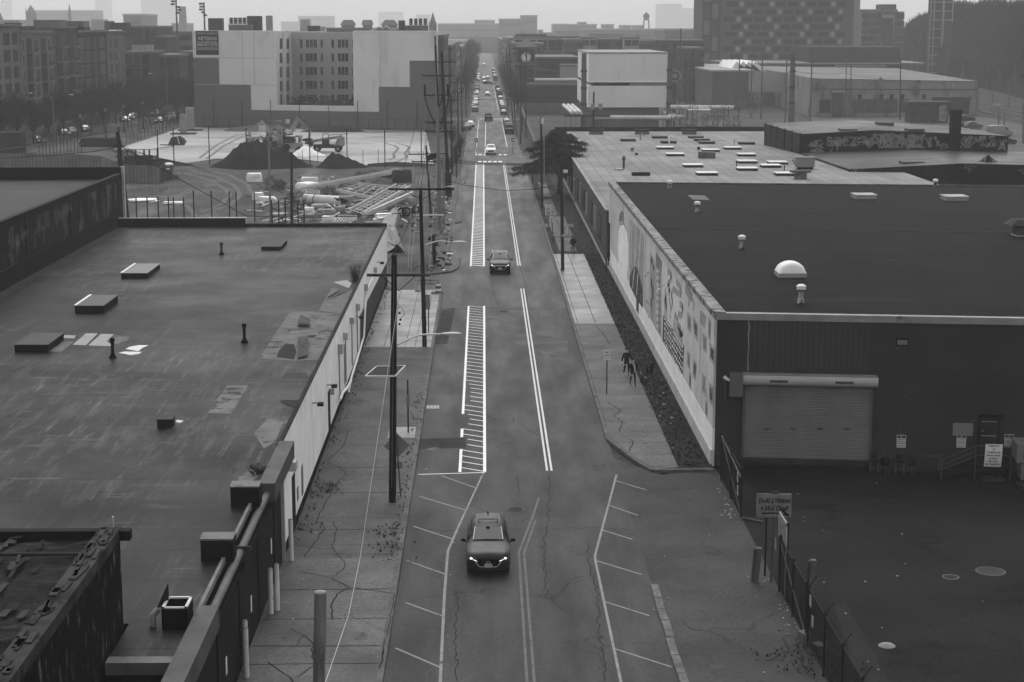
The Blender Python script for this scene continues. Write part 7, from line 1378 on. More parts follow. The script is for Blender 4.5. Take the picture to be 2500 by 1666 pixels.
kind(mb.build('debris', [m_wrapw, mat('mixed rubble', .12, var=.5, sc=2), m_mound, mat('pale rubble', .28, var=.4)]), 'stuff')
for q, sx, sy, lab in ((z1b(1240,400),4.5,3,'white plastic sheeting on the ground by the crooked pole'),(z1b(1500,425),3.2,1.4,'smaller white sheeting right of the other one')):
    bundle(q, (sx,sy,.35), .1, 'plastic_sheet', lab, 'sheet', m_wrapw, 0, .45)
kind(MB().flat([at(q)[:2] for q in (z1b(1080,300),z1b(1300,270),z1b(1470,285),z1b(1350,350),z1b(1100,355))], .0).build('puddle', mat('muddy water', .13, rough=.08, var=.15, sc=.4, spec=.5)), 'structure')
# fences round the lot
def netfence(label, pts, h, r=.09, rail=False, name='net_fence'):
    t = thing(name, label, 'fence', pts[0])
    for p in pts: TU([p, (p[0],p[1],h)], r, 6).build('post', m_post, t)
    if rail: TU([(p[0],p[1],h*.98) for p in pts], .03, 5, 0, False).build('rail', m_post, t); TU([(p[0],p[1],.4) for p in pts], .03, 5, 0, False).build('rail', m_post, t)
    return t
netfence('row of tall dark fence posts across the front of the pale stone lot', [tuple(at(z2b(x,y))) for x,y in ((-268,475),(-127,470),(190,442),(525,455),(860,470),(1092,470),(1426,474),(1765,478),(2092,480))], 6.1, .09)
netfence('row of tall dark fence posts at the foot of the pale building', [(-61+4.1*1.65*i*.98, 393-2.9*i*.62, 0) for i in range(8)], 6.3, .09); netfence('low dark fence along the foot of the pale building', [(-63+2.9*i, 392-.85*i, 0) for i in range(19)], 2.4, .05, True)
netfence('row of short dark posts behind the warehouse parapet, left group', [tuple(at(z1b(x,y))) for x,y in ((1190,545),(1285,548),(1380,550),(1470,552),(1515,553),(1603,553))], 2.6, .08, False, 'post_row'); netfence('row of dark posts behind the warehouse parapet, right group', [tuple(at(z1b(x,y))) for x,y in ((1690,556),(1845,560),(2000,565),(2060,566),(2218,575))]+[tuple(at(zp(x,y))) for x,y in ((333,935),(418,935),(500,935),(657,935),(733,935))], 3.4, .08, False, 'post_row')
netfence('dark slatted fence along the side street edge of the stone lot', [tuple(at(zl(60+58*i, 1130-18.5*i*1.0))) for i in range(16)], 2.3, .06, True); netfence('tall thin posts along the side street pavement', [tuple(at(zl(x,y))) for x,y in ((150,1000),(265,950),(370,915),(440,880),(540,850),(635,940),(800,835),(880,820),(950,800))], 7.0, .07)
netfence('dark fence of posts between the side street and the lot corner', [tuple(at(zo(580+52*i, 1330-3*i))) for i in range(13)], 3.6, .07, True); netfence('low posts in front of the white heap', [tuple(at(z2b(x,440))) for x in (1025,1162,1568,1705)], 2.3, .05)
t = thing('wooden_hoarding', 'weathered wooden hoarding along the left of the dirt lot', 'fence', at(z1b(480,130))); m_board = mat('weathered hoarding boards', .17, var=.25, sc=.5, wave=('X',.6,.18))
for i, (a, c) in enumerate(((z1b(-40,118),z1b(475,128)),(z1b(475,128),z1b(665,130)),(z1b(665,130),z1b(890,140)),(z1b(890,150),z1b(1010,200)),(z1b(1010,225),z1b(1400,245)))):
    a, c = at(a), at(c); BR((a.x,a.y,1.25+.1*(i%2)),(c.x,c.y,1.25+.1*(i%2)), .08, 2.5).build('panel', m_board, t)
BR((*at(z1b(1400,245))[:2],1.2),(*at(z1b(1440,210))[:2],1.2), .08, 2.4).build('panel', m_mach2, t)
p = at(z1b(1472,205)); t = thing('portable_toilet', 'grey portable toilet with white domed roof at the end of the hoarding', 'toilet', p); BB((p.x-.62,p.y-.6,0),(p.x+.62,p.y+.6,2.15)).build('cabin', mat('toilet grey', .15, rough=.5, var=.15), t); b = MB(); b.ball((p.x,p.y,2.15), (.72,.7,.32), 12); b.build('roof', m_wrapw, t); o = BB((p.x-.42,p.y-.64,.1),(p.x+.42,p.y-.6,1.95)).build('door', mat('toilet door', .12), t); BB((p.x-.25,p.y-.66,1.45),(p.x+.25,p.y-.64,1.7)).build('vent', m_wrapw, o)
bundle(z1b(1530,205), (1.3,1.0,.9), 0, 'concrete_block', 'grey block in front of the portable toilet', 'block', mat('air unit grey', .24))
q0, q1 = at(zl(20,1470)), at(zl(450,1480)); t = thing('shelter', 'open shelter with pale flat roof on dark posts, dark container inside', 'shelter', (q0+q1)/2); zt = HT(zl(450,1480), 180+1215/6.533); X0_, X1_, Y0_ = q0.x-1, q1.x, q1.y
MB().prism([(X0_-.3,Y0_-.3),(X1_+.3,Y0_-.3),(X1_+2.0,Y0_+8),(X0_+1.0,Y0_+8)], zt, zt+.15).build('roof', mat('pale canopy sheet', .36, var=.15), t)
for x in (X0_+.4,(X0_+X1_)/2+.4,X1_-.2):
    for y in (Y0_,Y0_+7): BB((x-.12,y-.12,0),(x+.12,y+.12,zt)).build('post', m_post, t)
BB((X0_+.8,Y0_+2,.3),(X1_-.5,Y0_+4.5,1.5)).build('container', m_mach2, t); BB((X0_+.8,Y0_+1.9,0),(X1_-.5,Y0_+4.6,.3)).build('container_base', m_steel, t)
p = at(zl(855,1145)); t = thing('hopper', 'dark steel hopper lying on the pale stone lot', 'hopper', p); b = MB(); b.add([(p.x-1.7,p.y,0),(p.x+1.5,p.y,0),(p.x+1.7,p.y+1.6,.6),(p.x-1.2,p.y+1.6,.2),(p.x-1.0,p.y+.2,1.5),(p.x+.7,p.y+.2,1.8),(p.x+1.4,p.y+1.2,1.2),(p.x-.6,p.y+1.3,1.2)], [(3,2,1,0),(4,5,6,7),(0,1,5,4),(1,2,6,5),(2,3,7,6),(3,0,4,7)]); b.build('shell', m_mach2, t); BR((p.x+.6,p.y-.1,.2),(p.x+.2,p.y+.1,1.7), .2, .1).build('rib', m_gal, t)
tag(BR(at(zl(590,1165),.2), at(zl(820,1160),.2), .5, .4).build('pipe', m_mach2), 'dark pipe lying left of the steel hopper', 'pipe')
for q, h, w, lab, m in ((zl(970,965),4.2,1.3,'grey concrete pillar on a slab at the left edge of the stone lot','pale rubble'),(zl(1075,905),5.0,1.6,'pale concrete pillar with a notch beside the grey one','bleached pillar')):
    p = at(q); t = thing('concrete_pillar', lab, 'pillar', p); BB((p.x-w/2,p.y-w/2,0),(p.x+w/2,p.y+w/2,h)).build('shaft', mat(m, .3, var=.25), t); BB((p.x-2.6,p.y-1.4,0),(p.x+2.6,p.y+1.4,.25)).build('slab', m_mach2, t)
bundle(zo(1480,1190), (8,3,1.6), 0, 'hedge', 'dark clipped hedge in the strip by the side street', 'hedge', mat('dark hedge', .02, var=.5, sc=2)); bundle(zo(200,1400), (5,2,1.0), .1, 'covered_car', 'pale covered car at the left edge beyond the hoarding', 'car', mat('dusty cover', .12, var=.3)); bundle(zo(390,1390), (4,2,1.2), .1, 'covered_stack', 'dark covered stack at the left edge beyond the hoarding', 'stack', m_mach2)
b0 = at(zo(50,1390)); tag(BB((b0.x-4,b0.y,0),(b0.x+3.2,b0.y+3,4.6)).build('shed', mat('dark shed', .045, var=.25)), 'dark flat shed at the left edge beyond the hoarding', 'shed')
# lamps of the side street
for i, (q, ytop, ax) in enumerate(((z1(1510,1130),430,-85),(z1(490,1290),650,90),(z1(125,1300),620,110),(z1(615,1150),560,0),(z1(1090,1100),560,-10))):
    p = at(q); tz = HT(q, ytop/3.677); t = pole(f'tall grey street light along the side street, {["right behind the stone lot","near the white car","at the left edge","beside the row of parked cars","behind the small globe lamps"][i]}', p, (p.x,p.y,tz), .16, m_steel, 'street_light', 'tall lights of the side street', .09)
    if ax: d = 3.2*(1 if ax > 0 else -1); luminaire(t, (p.x,p.y,tz*.62), (p.x+d,p.y,tz*.62+.9), .5)
for i, (q, yt) in enumerate(((z1(735,1320),1060),(z1(955,1250),1005),(z1(1117,1190),970),(z1(1287,1160),935))):
    p = at(q); h = HT(q, yt/3.677); t = thing('globe_lamp', f'old style globe lamp post by the side street, {ORD[i]} from the left', 'lamp', p, 0, 'globe lamps by the side street'); TU([p, (p.x,p.y,h)], [.14,.08], 8).build('post', m_post, t); MB().ball((p.x,p.y,h+.3), (.3,.3,.38), 8).build('globe', mat('dull globe', .2), t); MB().lathe(p, [(.3,0),(.25,.4),(.14,.6)], 8).build('base', m_post, t)
# ================================================================ THE CITY BEHIND
random.seed(33)
WMESH = {}
def plane_pt(q, A_, B_):
    d_ = (B_-A_); d_.z = 0; n = V3((d_.y,-d_.x,0)).normalized(); r = ray(*q); t = (A_-EYE).dot(n)/r.dot(n); p = EYE+r*t; return (p-A_).dot(d_.normalized()), p.z
def wbox(parent, A_, B_, s, z, w, h, m, frame=None, name='window', out=.05, bars=0):
    """one window: pane with its frame (and glazing bars) as one mesh, shared by all windows of that size"""
    d_ = (B_-A_); d_.z = 0; d_.normalize(); n = V3((d_.y,-d_.x,0)); key = (round(w,2),round(h,2),m.name,frame and frame.name,bars,name)
    if key not in WMESH:
        b = MB(); b.bb((-w/2,-.02,-h/2),(w/2,.06,h/2),0)
        if frame:
            f = .09
            for a, c in (((-w/2-f,-.05,-h/2-f),(-w/2,.06,h/2+f)),((w/2,-.05,-h/2-f),(w/2+f,.06,h/2+f)),((-w/2,-.05,-h/2-f),(w/2,.06,-h/2)),((-w/2,-.05,h/2),(w/2,.06,h/2+f))): b.bb(a, c, 1)
            for i in range(bars): x = -w/2+w*(i+1)/(bars+1); b.bb((x-.05,-.04,-h/2),(x+.05,-.02,h/2),1)
        WMESH[key] = b.mesh(name, [m, frame] if frame else [m])
    o = bpy.data.objects.new(name, WMESH[key]); COL.objects.link(o); o.parent = parent; o.rotation_euler = (0,0,atan2(d_.y,d_.x)); p = A_+d_*s+n*out
    o.location = (p.x-parent.location.x, p.y-parent.location.y, z-parent.location.z); return o
m_win = mat('dark city window', .030, rough=.3, var=.4, sc=.15); m_winl = mat('greyed city window', .075, rough=.3, var=.3, sc=.2); m_frame = mat('pale window frame', .23, var=.1)
def P2(q, Y_): p = W(q, Y_); return V3((p.x, p.y, 0))
# ---------------- pale apartment block with the stepped two-tone end wall
PA, PB = V3((-65.9,396.9,0)), V3((-10.4,379.3,0)); pd = (PB-PA).normalized(); pn = V3((pd.y,-pd.x,0)); ah = 21.3
ab = thing('apartment_block', 'big pale apartment block with stepped two tone wall and recessed court', 'building', (-38,400,0))
m_al = mat('pale stucco panel', .56, rough=.85, var=.06, sc=.12, patch=[(.42,.15,.55,.75,(1,1,.4)),(.40,.5,.6,.75,(1,1,.12))]); m_ag = mat('grey stucco panel', .155, rough=.85, var=.05, sc=.12); m_ac = mat('court stucco', .36, rough=.85, var=.05, sc=.15); m_al2 = mat('court side stucco', .46, rough=.85, var=.05, sc=.2)
fa = lambda x, y: plane_pt(z2(x,y), PA, PB); sL = 0.0; sR = (PB-PA).length
sx = {x: fa(x,600)[0] for x in (60,275,555,785,1487,1705,1985,2200)}; zz_ = {y: fa(1000,y)[1] for y in (280,525,540,768,772,955,995,1000)}
def aq(mb, s0, s1, z0, z1, out, mi, th=.3):
    c = PA+pd*((s0+s1)/2)+pn*(out-th/2); mb.box((c.x,c.y,(z0+z1)/2), (s1-s0,th,z1-z0), atan2(pd.y,pd.x), mi)
b = MB(); zr_, zf_ = ah, zz_[955]
cells = [(0,sx[275],zz_[525]),(sx[275],sx[555],zz_[768]),(sx[555],sx[785],zz_[995]),(sx[1487],sx[1705],zz_[995]),(sx[1705],sx[1985],zz_[772]),(sx[1985],sR,zz_[540])]
for s0, s1, z in cells: aq(b, s0, s1, z, zr_, 0, 0); aq(b, s0, s1, 0, z, 0, 1)
aq(b, sx[785], sx[1487], zz_[995], zf_, 0, 0); aq(b, sx[785], sx[1487], 0, zz_[995], 0, 1); b.build('end_wall', [m_al, m_ag], ab)
b = MB()
for z in (zz_[525], zz_[768]): aq(b, 0.05, sx[785]-.1, z-.05, z+.05, .03, 0, .05)
for s in (sx[275]*.98+6, sx[555]+1, sx[1705]+.5): aq(b, s-.04, s+.04, zz_[768], zr_, .03, 0, .05)
b.build('panel_joint', mat('faint panel joint', .34), ab)
cl, cr = PA+pd*sx[785], PA+pd*sx[1487]; bl, br = P2(z2(915,600), 418), P2(z2(1495,600), 412)
bk = V3((0,55,0)); b = MB()
b.prism([(PA-pn*.3)[:2], (cl-pn*.3)[:2], bl[:2], (bl+bk*.5)[:2], (PA+bk)[:2]], 0, ah-.1, 0, 1); b.prism([(cr-pn*.3)[:2], (PB-pn*.3)[:2], (PB+bk)[:2], (br+bk*.5)[:2], br[:2]], 0, ah-.1, 0, 1); b.prism([bl[:2], br[:2], (br+bk*.5)[:2], (bl+bk*.5)[:2]], 0, ah-.3, 2, 1)
b.build('wall', [m_al2, mat('gravel city roof', .16, var=.2, sc=.2), m_ac], ab)
b = MB(); b.prism([(cl-pn*.31)[:2], (cr-pn*.31)[:2], br[:2], bl[:2]], 0, zf_-.4); b.build('court_terrace', mat('dark terrace', .05, var=.3), ab)
b = MB(); aq(b, sx[785], sx[1487], zf_, zf_+.18, .06, 0, .4); aq(b, 0, sx[785], ah, ah+.2, .06, 0, .4); aq(b, sx[1487], sR, ah, ah+.2, .06, 0, .4); aq(b, sx[1487]-.15, sx[1487]+.05, zf_, ah, .05, 0, .35); b.build('coping', mat('bright coping', .66, var=.06), ab)
for y0, y1 in ((358,427),(483,552),(605,672),(728,797),(850,905)):
    for x0, x1, nb in ((1003,1027,0),(1055,1155,2),(1185,1212,0),(1285,1310,0),(1340,1440,2),(1466,1480,0)):
        s0, za_ = plane_pt(z2(x0,y0), bl, br); s1, zb2 = plane_pt(z2(x1,y1), bl, br); wbox(ab, bl, br, (s0+s1)/2, (za_+zb2)/2, round((s1-s0)*4)/4, 1.95 if y0 < 800 else 1.5, m_win if rr_() < .6 else m_winl, m_al2, 'window', .05, nb)
for y0, y1 in ((355,430),(485,560),(607,690),(730,820),(855,930)):
    for x0, x1 in ((815,842),(873,907)):
        s0, za_ = plane_pt(z2(x0,y0), cl, bl); s1, zb2 = plane_pt(z2(x1,y1), cl, bl); wbox(ab, cl, bl, (s0+s1)/2, (za_+zb2)/2, 4.6, 2.2, m_win, m_frame, 'window', .05, 2)
for x, w in ((850,.5),(912,.5)): s, _ = plane_pt(z2(x,500), cl, bl); b = MB(); c = cl+(bl-cl).normalized()*s; b.bb((c.x-.3,c.y-.6,0),(c.x+.35,c.y+.3,ah)); b.build('pier', m_al, ab)
# sign on the wall
s0, zt_ = fa(62,280); s1, zb2 = fa(275,495); t = thing('leasing_sign', 'dark leasing banner at the top left of the pale apartment wall', 'sign', PA+pd*3+V3((0,0,18))); b = MB(); aq(b, s0+.1, s1, zb2, zt_, .1, 0, .08); b.build('board', mat('banner dark', .045, var=.05), t)
g = MB(); O = lambda f, z: PA+pd*(s0+(s1-s0)*f)+pn*.16+V3((0,0,zb2+(zt_-zb2)*z))
for tx, z, h, w in (('NOW LEASING',.86,.085,.9),('ARTISAN',.62,.15,.82),('LOFTS',.535,.04,.8),('888.431.5536',.37,.11,.9),('theArtisanNJ.com',.22,.08,.9)): text_into(g, tx, O(.52,z), pd, (0,0,1), (zt_-zb2)*h, 0, width=(s1-s0)*w, bold=.02)
for z in (.49,.52,.31): p, q = O(.06,z), O(.97,z); g.bar(p, q, .02, .06)
g.build('lettering', mat('banner lettering', .40), t)
b = MB()
for f0, f1, z0, z1_ in ((0,1,.83,1),(0,1,0,.15)): aq(b, s0+.1, s1, zb2+(zt_-zb2)*z0, zb2+(zt_-zb2)*z1_, .13, 0, .06)
b.build('band', mat('banner black', .022), t)
# its roof clutter: stair heads, chillers, sheds
def roofbox(q0, q1, Y_, name, lab, cat, m, d=4, base=None, legs=False):
    a, c = W(q0, Y_), W(q1, Y_); z0 = base if base is not None else min(a.z,c.z); return tag(BB((a.x,Y_,z0),(c.x,Y_+d,a.z)).build(name, m), lab, cat)
m_pent = mat('penthouse grey', .17, var=.1); m_pentd = mat('penthouse dark', .085, var=.15); m_pale = mat('pale roof unit', .42, var=.1)
def rb(x0, y0, x1, y1, Y_, lab, m, name='roof_unit', cat='roof unit', f=z2, d=4): return roofbox(f(x0,y0), f(x1,y1), Y_, name, lab, cat, m, d, ah-.1 if f is z2 else None)
rb(175,165,300,280,440,'dark stair head at the left end of the pale block roof',m_pentd); rb(360,222,565,280,405,'grey chiller base on the left half of the pale block roof',m_pent); rb(525,145,648,280,409,'tall dark plant room on the left half of the pale block roof',m_pentd); rb(1070,232,1170,285,425,'dark roof shed behind the court',m_pentd); rb(1003,175,1088,285,428,'pale stair head behind the court',m_pale); rb(1885,185,1940,295,404,'dark plant room on the right half of the pale block roof',m_pentd); rb(1935,230,2150,295,406,'grey chiller base on the right half of the pale block roof',m_pent); rb(1175,240,1225,285,430,'small pale roof unit behind the court',m_pale)
for x0, x1, Y_, lab in ((360,520,405.5,'row of chillers on the left half of the pale block roof'),(1975,2148,406.5,'row of chillers on the right half of the pale block roof')):
    a, c = W(z2(x0,160 if x0 < 900 else 168), Y_), W(z2(x1,215 if x0 < 900 else 225), Y_); t = thing('chiller', lab, 'chiller', ((a.x+c.x)/2,Y_,c.z)); n = 4
    for i in range(n): w = (c.x-a.x)/n; BB((a.x+w*i+.2,Y_,c.z),(a.x+w*(i+1)-.2,Y_+2,a.z)).build('fan_unit', m_win, t)
    b = MB(); b.bar((a.x-.2,Y_-.3,c.z+.9),(c.x+.2,Y_-.3,c.z+.9), .08); b.bar((a.x-.2,Y_-.3,c.z+.3),(c.x+.2,Y_-.3,c.z+.3), .08); b.bb((a.x-.2,Y_-.3,c.z-.1),(c.x+.2,Y_+2.2,c.z)); b.build('railing', m_pale, t)
p = P2(z2(1750,280), 408); tag(TU([(p.x-3,408,ah),(p.x-1,408,ah+.9),(p.x,408,ah+.5),(p.x+.6,408,ah+1.2),(p.x+1.6,408,ah+.4),(p.x+4,408,ah+.5)], .3, 6).build('duct', m_pale), 'pale curling duct on the right half of the pale block roof', 'duct')
mb = MB()
for i in range(150): p = cl.lerp(cr, ru(.12,.97))+V3((0,ru(3,14),zf_-.4)); foliage(mb, p+V3((0,0,ru(.2,1.9))), V3((0,0,1)), 12, .9, .18)
kind(mb.build('shrubbery', [mat('terrace shrub', .022, var=.3), mat('terrace shrub light', .04, var=.3)]), 'stuff')
# ---------------- blocks of flats along the side street, at the left edge
FA, FB = V3((-96.0,300,0)), V3((-88.4,424.5,0)); fd = (FB-FA).normalized(); fnn = V3((fd.y,-fd.x,0))
fs = lambda x, y: plane_pt(z1(x,y), FA, FB)
def flats(label, x0, x1, ztop_y, m, rows, cols, wm, fr, balc=(), depth=18, top=None):
    s0, s1 = fs(x0,500)[0], fs(x1,500)[0]; zt = fs((x0+x1)/2, ztop_y)[1] if top is None else top; a, c = FA+fd*s0, FA+fd*s1; t = thing('block_of_flats', label, 'building', (a+c)/2)
    b = MB(); b.prism([a[:2], c[:2], (c-fnn*depth)[:2], (a-fnn*depth)[:2]], 0, zt, 0, 1); b.build('wall', [m, mat('gravel city roof', .16)], t)
    b = MB(); cc = (a+c)/2+fnn*.15; b.box((cc.x,cc.y,zt+.1), ((c-a).length,.9,.5), atan2(fd.y,fd.x)); b.build('cornice', m_pent, t)
    for r in range(rows):
        z = zt-2.6-r*(zt-3.0)/rows
        for (f, w, nb) in cols: wbox(t, a, c, f*(s1-s0), z, w, 2.2, rc(wm), fr, 'window', .05, nb)
        for f in balc:
            p = a+fd*(f*(s1-s0)); wbox(t, a, c, f*(s1-s0), z-.1, 3.4, 2.9, m_win, None, 'balcony_door', .05); b = MB(); q = p+fnn*.8; b.box((q.x,q.y,z-1.5), (3.8,1.6,.35), atan2(fd.y,fd.x)); b.build('balcony', mat('balcony slab', .20, var=.1), t); b = MB(); q = p+fnn*1.5; b.box((q.x+.0,q.y,z-.9), (2.2,.1,1.0), atan2(fd.y,fd.x)); b.build('balustrade', m_pentd, t)
    return t, a, c, zt
m_f1 = mat('grey render flats', .165, var=.12, sc=.2); m_f2 = mat('dark brick flats', .062, var=.15, sc=.4); m_f3 = mat('mid grey flats', .10, var=.12, sc=.2)
flats('grey block of flats cut by the left picture edge', -260, 180, 230, m_f1, 6, [(.12,3.6,1),(.3,3.6,1),(.5,3.6,1),(.72,3.4,1),(.9,2.6,1)], [m_win], m_f3); flats('grey block of flats with a column of recessed balconies, second from the left edge', 185, 470, 290, m_f1, 6, [(.08,1.3,1),(.5,2.4,2),(.9,1.4,0)], [m_win], m_frame, (.27,.72)); flats('mid grey block of flats with dark balconies beside the tall lamp', 470, 690, 250, m_f3, 6, [(.06,1.2,0),(.48,1.6,1),(.95,1.2,0)], [m_win], m_frame, (.27,.75)); flats('dark brick block of flats with rows of narrow windows', 690, 965, 285, m_f2, 6, [(.13,3.8,3),(.34,3.8,3),(.58,1.6,0),(.82,3.8,3)], [m_win,m_winl], m_frame); flats('pale corner block of flats at the far end of the row', 965, 1122, 290, m_f1, 6, [(.2,2.6,1),(.48,2.4,1),(.86,1.4,0)], [m_win], m_frame, ())
for x0, y0, x1, y1, Y_, lab, m in ((300,180,548,290,395,'flat roofed penthouse on the second block of flats',m_pent),(590,190,752,290,402,'penthouse with a pale stripe on the third block of flats',m_pent),(175,235,318,290,372,'dark roof shed at the left of the flats',m_pentd),(645,243,760,290,402,'dark roof shed in the middle of the flats',m_pentd),(815,175,925,270,425,'open framed stair head on the brick flats',m_pale),(925,190,985,270,427,'pale roof box on the brick flats',m_pent),(978,205,1130,270,428,'dark roof box on the corner flats',m_pentd),(35,205,130,290,362,'square dark tower head on the leftmost flats',m_pentd),(-30,180,175,232,371,'pale roof slab on the leftmost flats',m_pale)): roofbox(z1(x0,y0), z1(x1,y1), Y_, 'roof_unit', lab, 'roof unit', m, 6)
def citybox(label, q0, q1, Y_, d, m, rows=0, ncol=0, ww=1.2, wh=1.8, fr=None, wm=None, name='city_building', roof=None, side=0, base=0.0, zt=None):
    """block whose near face spans q0 (top left) to q1 (bottom right) at distance Y_, standing on the ground"""
    a, c = W(q0, Y_), W(q1, Y_); zt = zt or a.z; t = thing(name, label, 'building', ((a.x+c.x)/2,Y_,0)); b = MB(); b.bb((a.x,Y_,base),(c.x,Y_+d,zt)); b.build('wall', m, t)
    BB((a.x-.2,Y_-.2,zt-.3),(c.x+.2,Y_+d,zt+.25)).build('roof', roof or m_pent, t)
    A_, B_ = V3((a.x,Y_,0)), V3((c.x,Y_,0)); k = 0
    for r in range(rows):
        for i in range(ncol):
            if k < 100: wbox(t, A_, B_, (c.x-a.x)*(i+.5)/ncol, zt-1.8-r*3.2, ww, wh, rc(wm or [m_win,m_winl]), fr); k += 1
    if side:
        x = a.x if side < 0 else c.x; A2, B2 = (V3((x,Y_,0)), V3((x,Y_+d,0))) if side > 0 else (V3((x,Y_+d,0)), V3((x,Y_,0))); n = max(2, int(d/5))
        for r in range(rows or 4):
            for i in range(n):
                if k < 100: wbox(t, A2, B2, d*(i+.5)/n, zt-1.8-r*3.2, ww*1.2, wh, rc(wm or [m_win,m_winl]), fr); k += 1
    return t
m_br = mat('dark street brick', .055, var=.2, sc=.3); m_br2 = mat('brown street brick', .075, var=.2, sc=.3); m_gr = mat('grey street stone', .13, var=.15, sc=.3); m_lt = mat('pale street stone', .30, var=.12, sc=.3); m_far = mat('far grey block', .12, var=.1, sc=.05); m_farl = mat('far pale block', .28, var=.1, sc=.05)
citybox('dark brick building with arched windows behind the corner flats', z1(1125,470), z1(1352,1000), 440, 20, m_br, 4, 3, 2.2, 2.4, m_pent); citybox('brick building with closely ribbed front in the side street', z1(1352,500), z1(1620,1000), 455, 25, m_br2, 4, 9, .9, 2.2, m_pentd); citybox('dark brick house beside the left edge of the pale block', z1(1620,470), z1(1745,1000), 470, 25, m_br, 4, 3, 1.6, 2.0, m_pent)
citybox('long brick works with tall windows behind the flats', z1(1110,240), z1(1400,500), 520, 30, m_br2, 2, 8, 2.0, 3.4, m_pentd); citybox('pale low works behind the brick building', z1(1470,290), z1(1745,500), 560, 30, m_gr, 2, 6, 2.2, 1.6); citybox('dark row of roofs behind the ribbed front', z1(1400,330), z1(1500,500), 500, 20, m_br)
for i, x in enumerate((1216,1282,1345)): p = W(z1(x,405), 452); tag(BB((p.x-.8,451,p.z-5),(p.x+.8,453,p.z)).build('chimney_stack', m_lt), f'pale chimney stack on the side street roofs, {ORD[i]} from the left', 'chimney')
# bare street trees, one shape copied
tree0 = baretree('leafless street tree', (0,0,0), 9.5, 4.2, mat('wet bark', .022, var=.3), 'street_tree', None, None, 150, .07); used = [0]
def tree_at(x, y, s, label, group):
    if not used[0]: used[0] = 1; o = tree0; o.location = (x,y,0); o.scale = (s,)*3; o['label'] = label; o['group'] = group; return
    dup(tree0, (x,y,0), ru(0,6), label, group, s)
for i in range(15): tree_at(-88.5+.09*i*8*.12+i*.75, 318+i*8.6, ru(.8,1.15), f'bare street tree in front of the flats, {ORD[i]} from the near end', 'bare trees in front of the flats')
for i, (q, s) in enumerate(((zl(860,760),1.0),(zl(990,740),1.1),(zl(1080,720),.9),(zl(400,700),1.0),(zl(250,690),1.1),(zl(930,690),.9))): p = G(q); tree_at(p.x, p.y, s, f'bare tree at the end of the side street, {ORD[i]} of the six there', 'bare trees at the end of the side street')
for i in range(12): tree_at(-5.6, 565+i*26, ru(.75,1.0), f'bare tree along the left kerb of the far street, {ORD[i]} from the near end', 'bare trees of the far left kerb')
for i in range(9): tree_at(8.8, 455+i*34, ru(.6,.9), f'bare tree along the right kerb of the far street, {ORD[i]} from the near end', 'bare trees of the far right kerb')
for i in range(6): tree_at(-7.5+ru(-1,1), 800+i*40, 1.6, f'large bare tree closing the far end of the street, {ORD[i]} of six', 'large trees at the far end of the street')
# ---------------- fronts of the street beyond the crosswalk
def front(label, xf, side, y0, y1, h, w, m, rows=5, ww=1.5, fr=None, roof=None):
    x0, x1 = (xf-w, xf) if side < 0 else (xf, xf+w); t = thing('street_building', label, 'building', ((x0+x1)/2,(y0+y1)/2,0)); BB((x0,y0,0),(x1,y1,h)).build('wall', m, t); BB((x0-.3,y0-.3,h-.5),(x1+.3,y1,h+.25)).build('cornice', roof or m_pent, t); n = max(2, int((y1-y0)/6)); k = 0
    A_, B_ = (V3((xf,y0,0)), V3((xf,y1,0))) if side < 0 else (V3((xf,y1,0)), V3((xf,y0,0)))
    for r in range(rows):
        for i in range(n):
            if k < 60: wbox(t, A_, B_, (y1-y0)*(i+.5)/n, h-2.2-r*3.3, ww*1.6, 2.1, rc([m_win,m_winl]), fr or m_frame); k += 1
    if side < 0: A2, B2 = V3((x0,y0,0)), V3((x1,y0,0))
    else: A2, B2 = V3((x0,y0,0)), V3((x1,y0,0))
    for r in range(rows):
        for i in range(3):
            if k < 80: wbox(t, A2, B2, w*(i+.5)/3, h-2.2-r*3.3, ww, 2.0, rc([m_win,m_winl]), fr or m_frame); k += 1
    return t
front('grey bay fronted building right behind the pale block on the left of the street', -9.2, -1, 398, 455, 20.2, 14, m_gr, 5, 1.8); front('dark brown building on the left of the street beyond the bay fronted one', -8.8, -1, 470, 560, 17.2, 14, m_br, 4); front('pale fronted narrow building farther along the left of the street', -8.6, -1, 575, 640, 17.0, 14, m_lt, 4); front('far brown terrace on the left of the street', -8.4, -1, 660, 790, 14.5, 14, m_br2, 4); front('farthest grey terrace on the left of the street', -8.4, -1, 800, 1050, 15, 16, m_gr, 3)
front('dark narrow building on the right of the street beside the clock tower', 11.0, 1, 610, 700, 16.5, 10, m_br2, 4); front('grey ribbed terrace on the right of the street beyond the clock tower', 10.5, 1, 715, 830, 17.5, 14, m_gr, 4); front('pale faced terrace farther along the right of the street', 10.4, 1, 845, 960, 17, 14, m_lt, 4); front('farthest terrace on the right of the street', 10.2, 1, 980, 1250, 15, 16, m_br2, 3)
t = citybox('long light grey apartment building behind the clock tower', z3(1110,335), z3(1725,600), 640, 30, mat('light apartment wall', .24, var=.08, sc=.2), 0)
LA, LB = V3((W(z3(1110,400),640).x,640,0)), V3((W(z3(1725,400),640).x,640,0))
for y in (400, 468):
    for x, w in ((1150,2.2),(1272,1.2),(1342,1.2),(1378,1.2),(1448,1.8),(1556,4.6),(1637,1.2),(1673,1.2)): s, z = plane_pt(z3(x,y), LA, LB); wbox(t, LA, LB, s, z, w*1.6, 2.6, m_win, m_frame if w < 3 else None)
BB((LA.x,639.7,0),(LB.x,640,W(z3(1300,455),640).z)).build('lower_wall', mat('mid apartment wall', .13, var=.08), t)
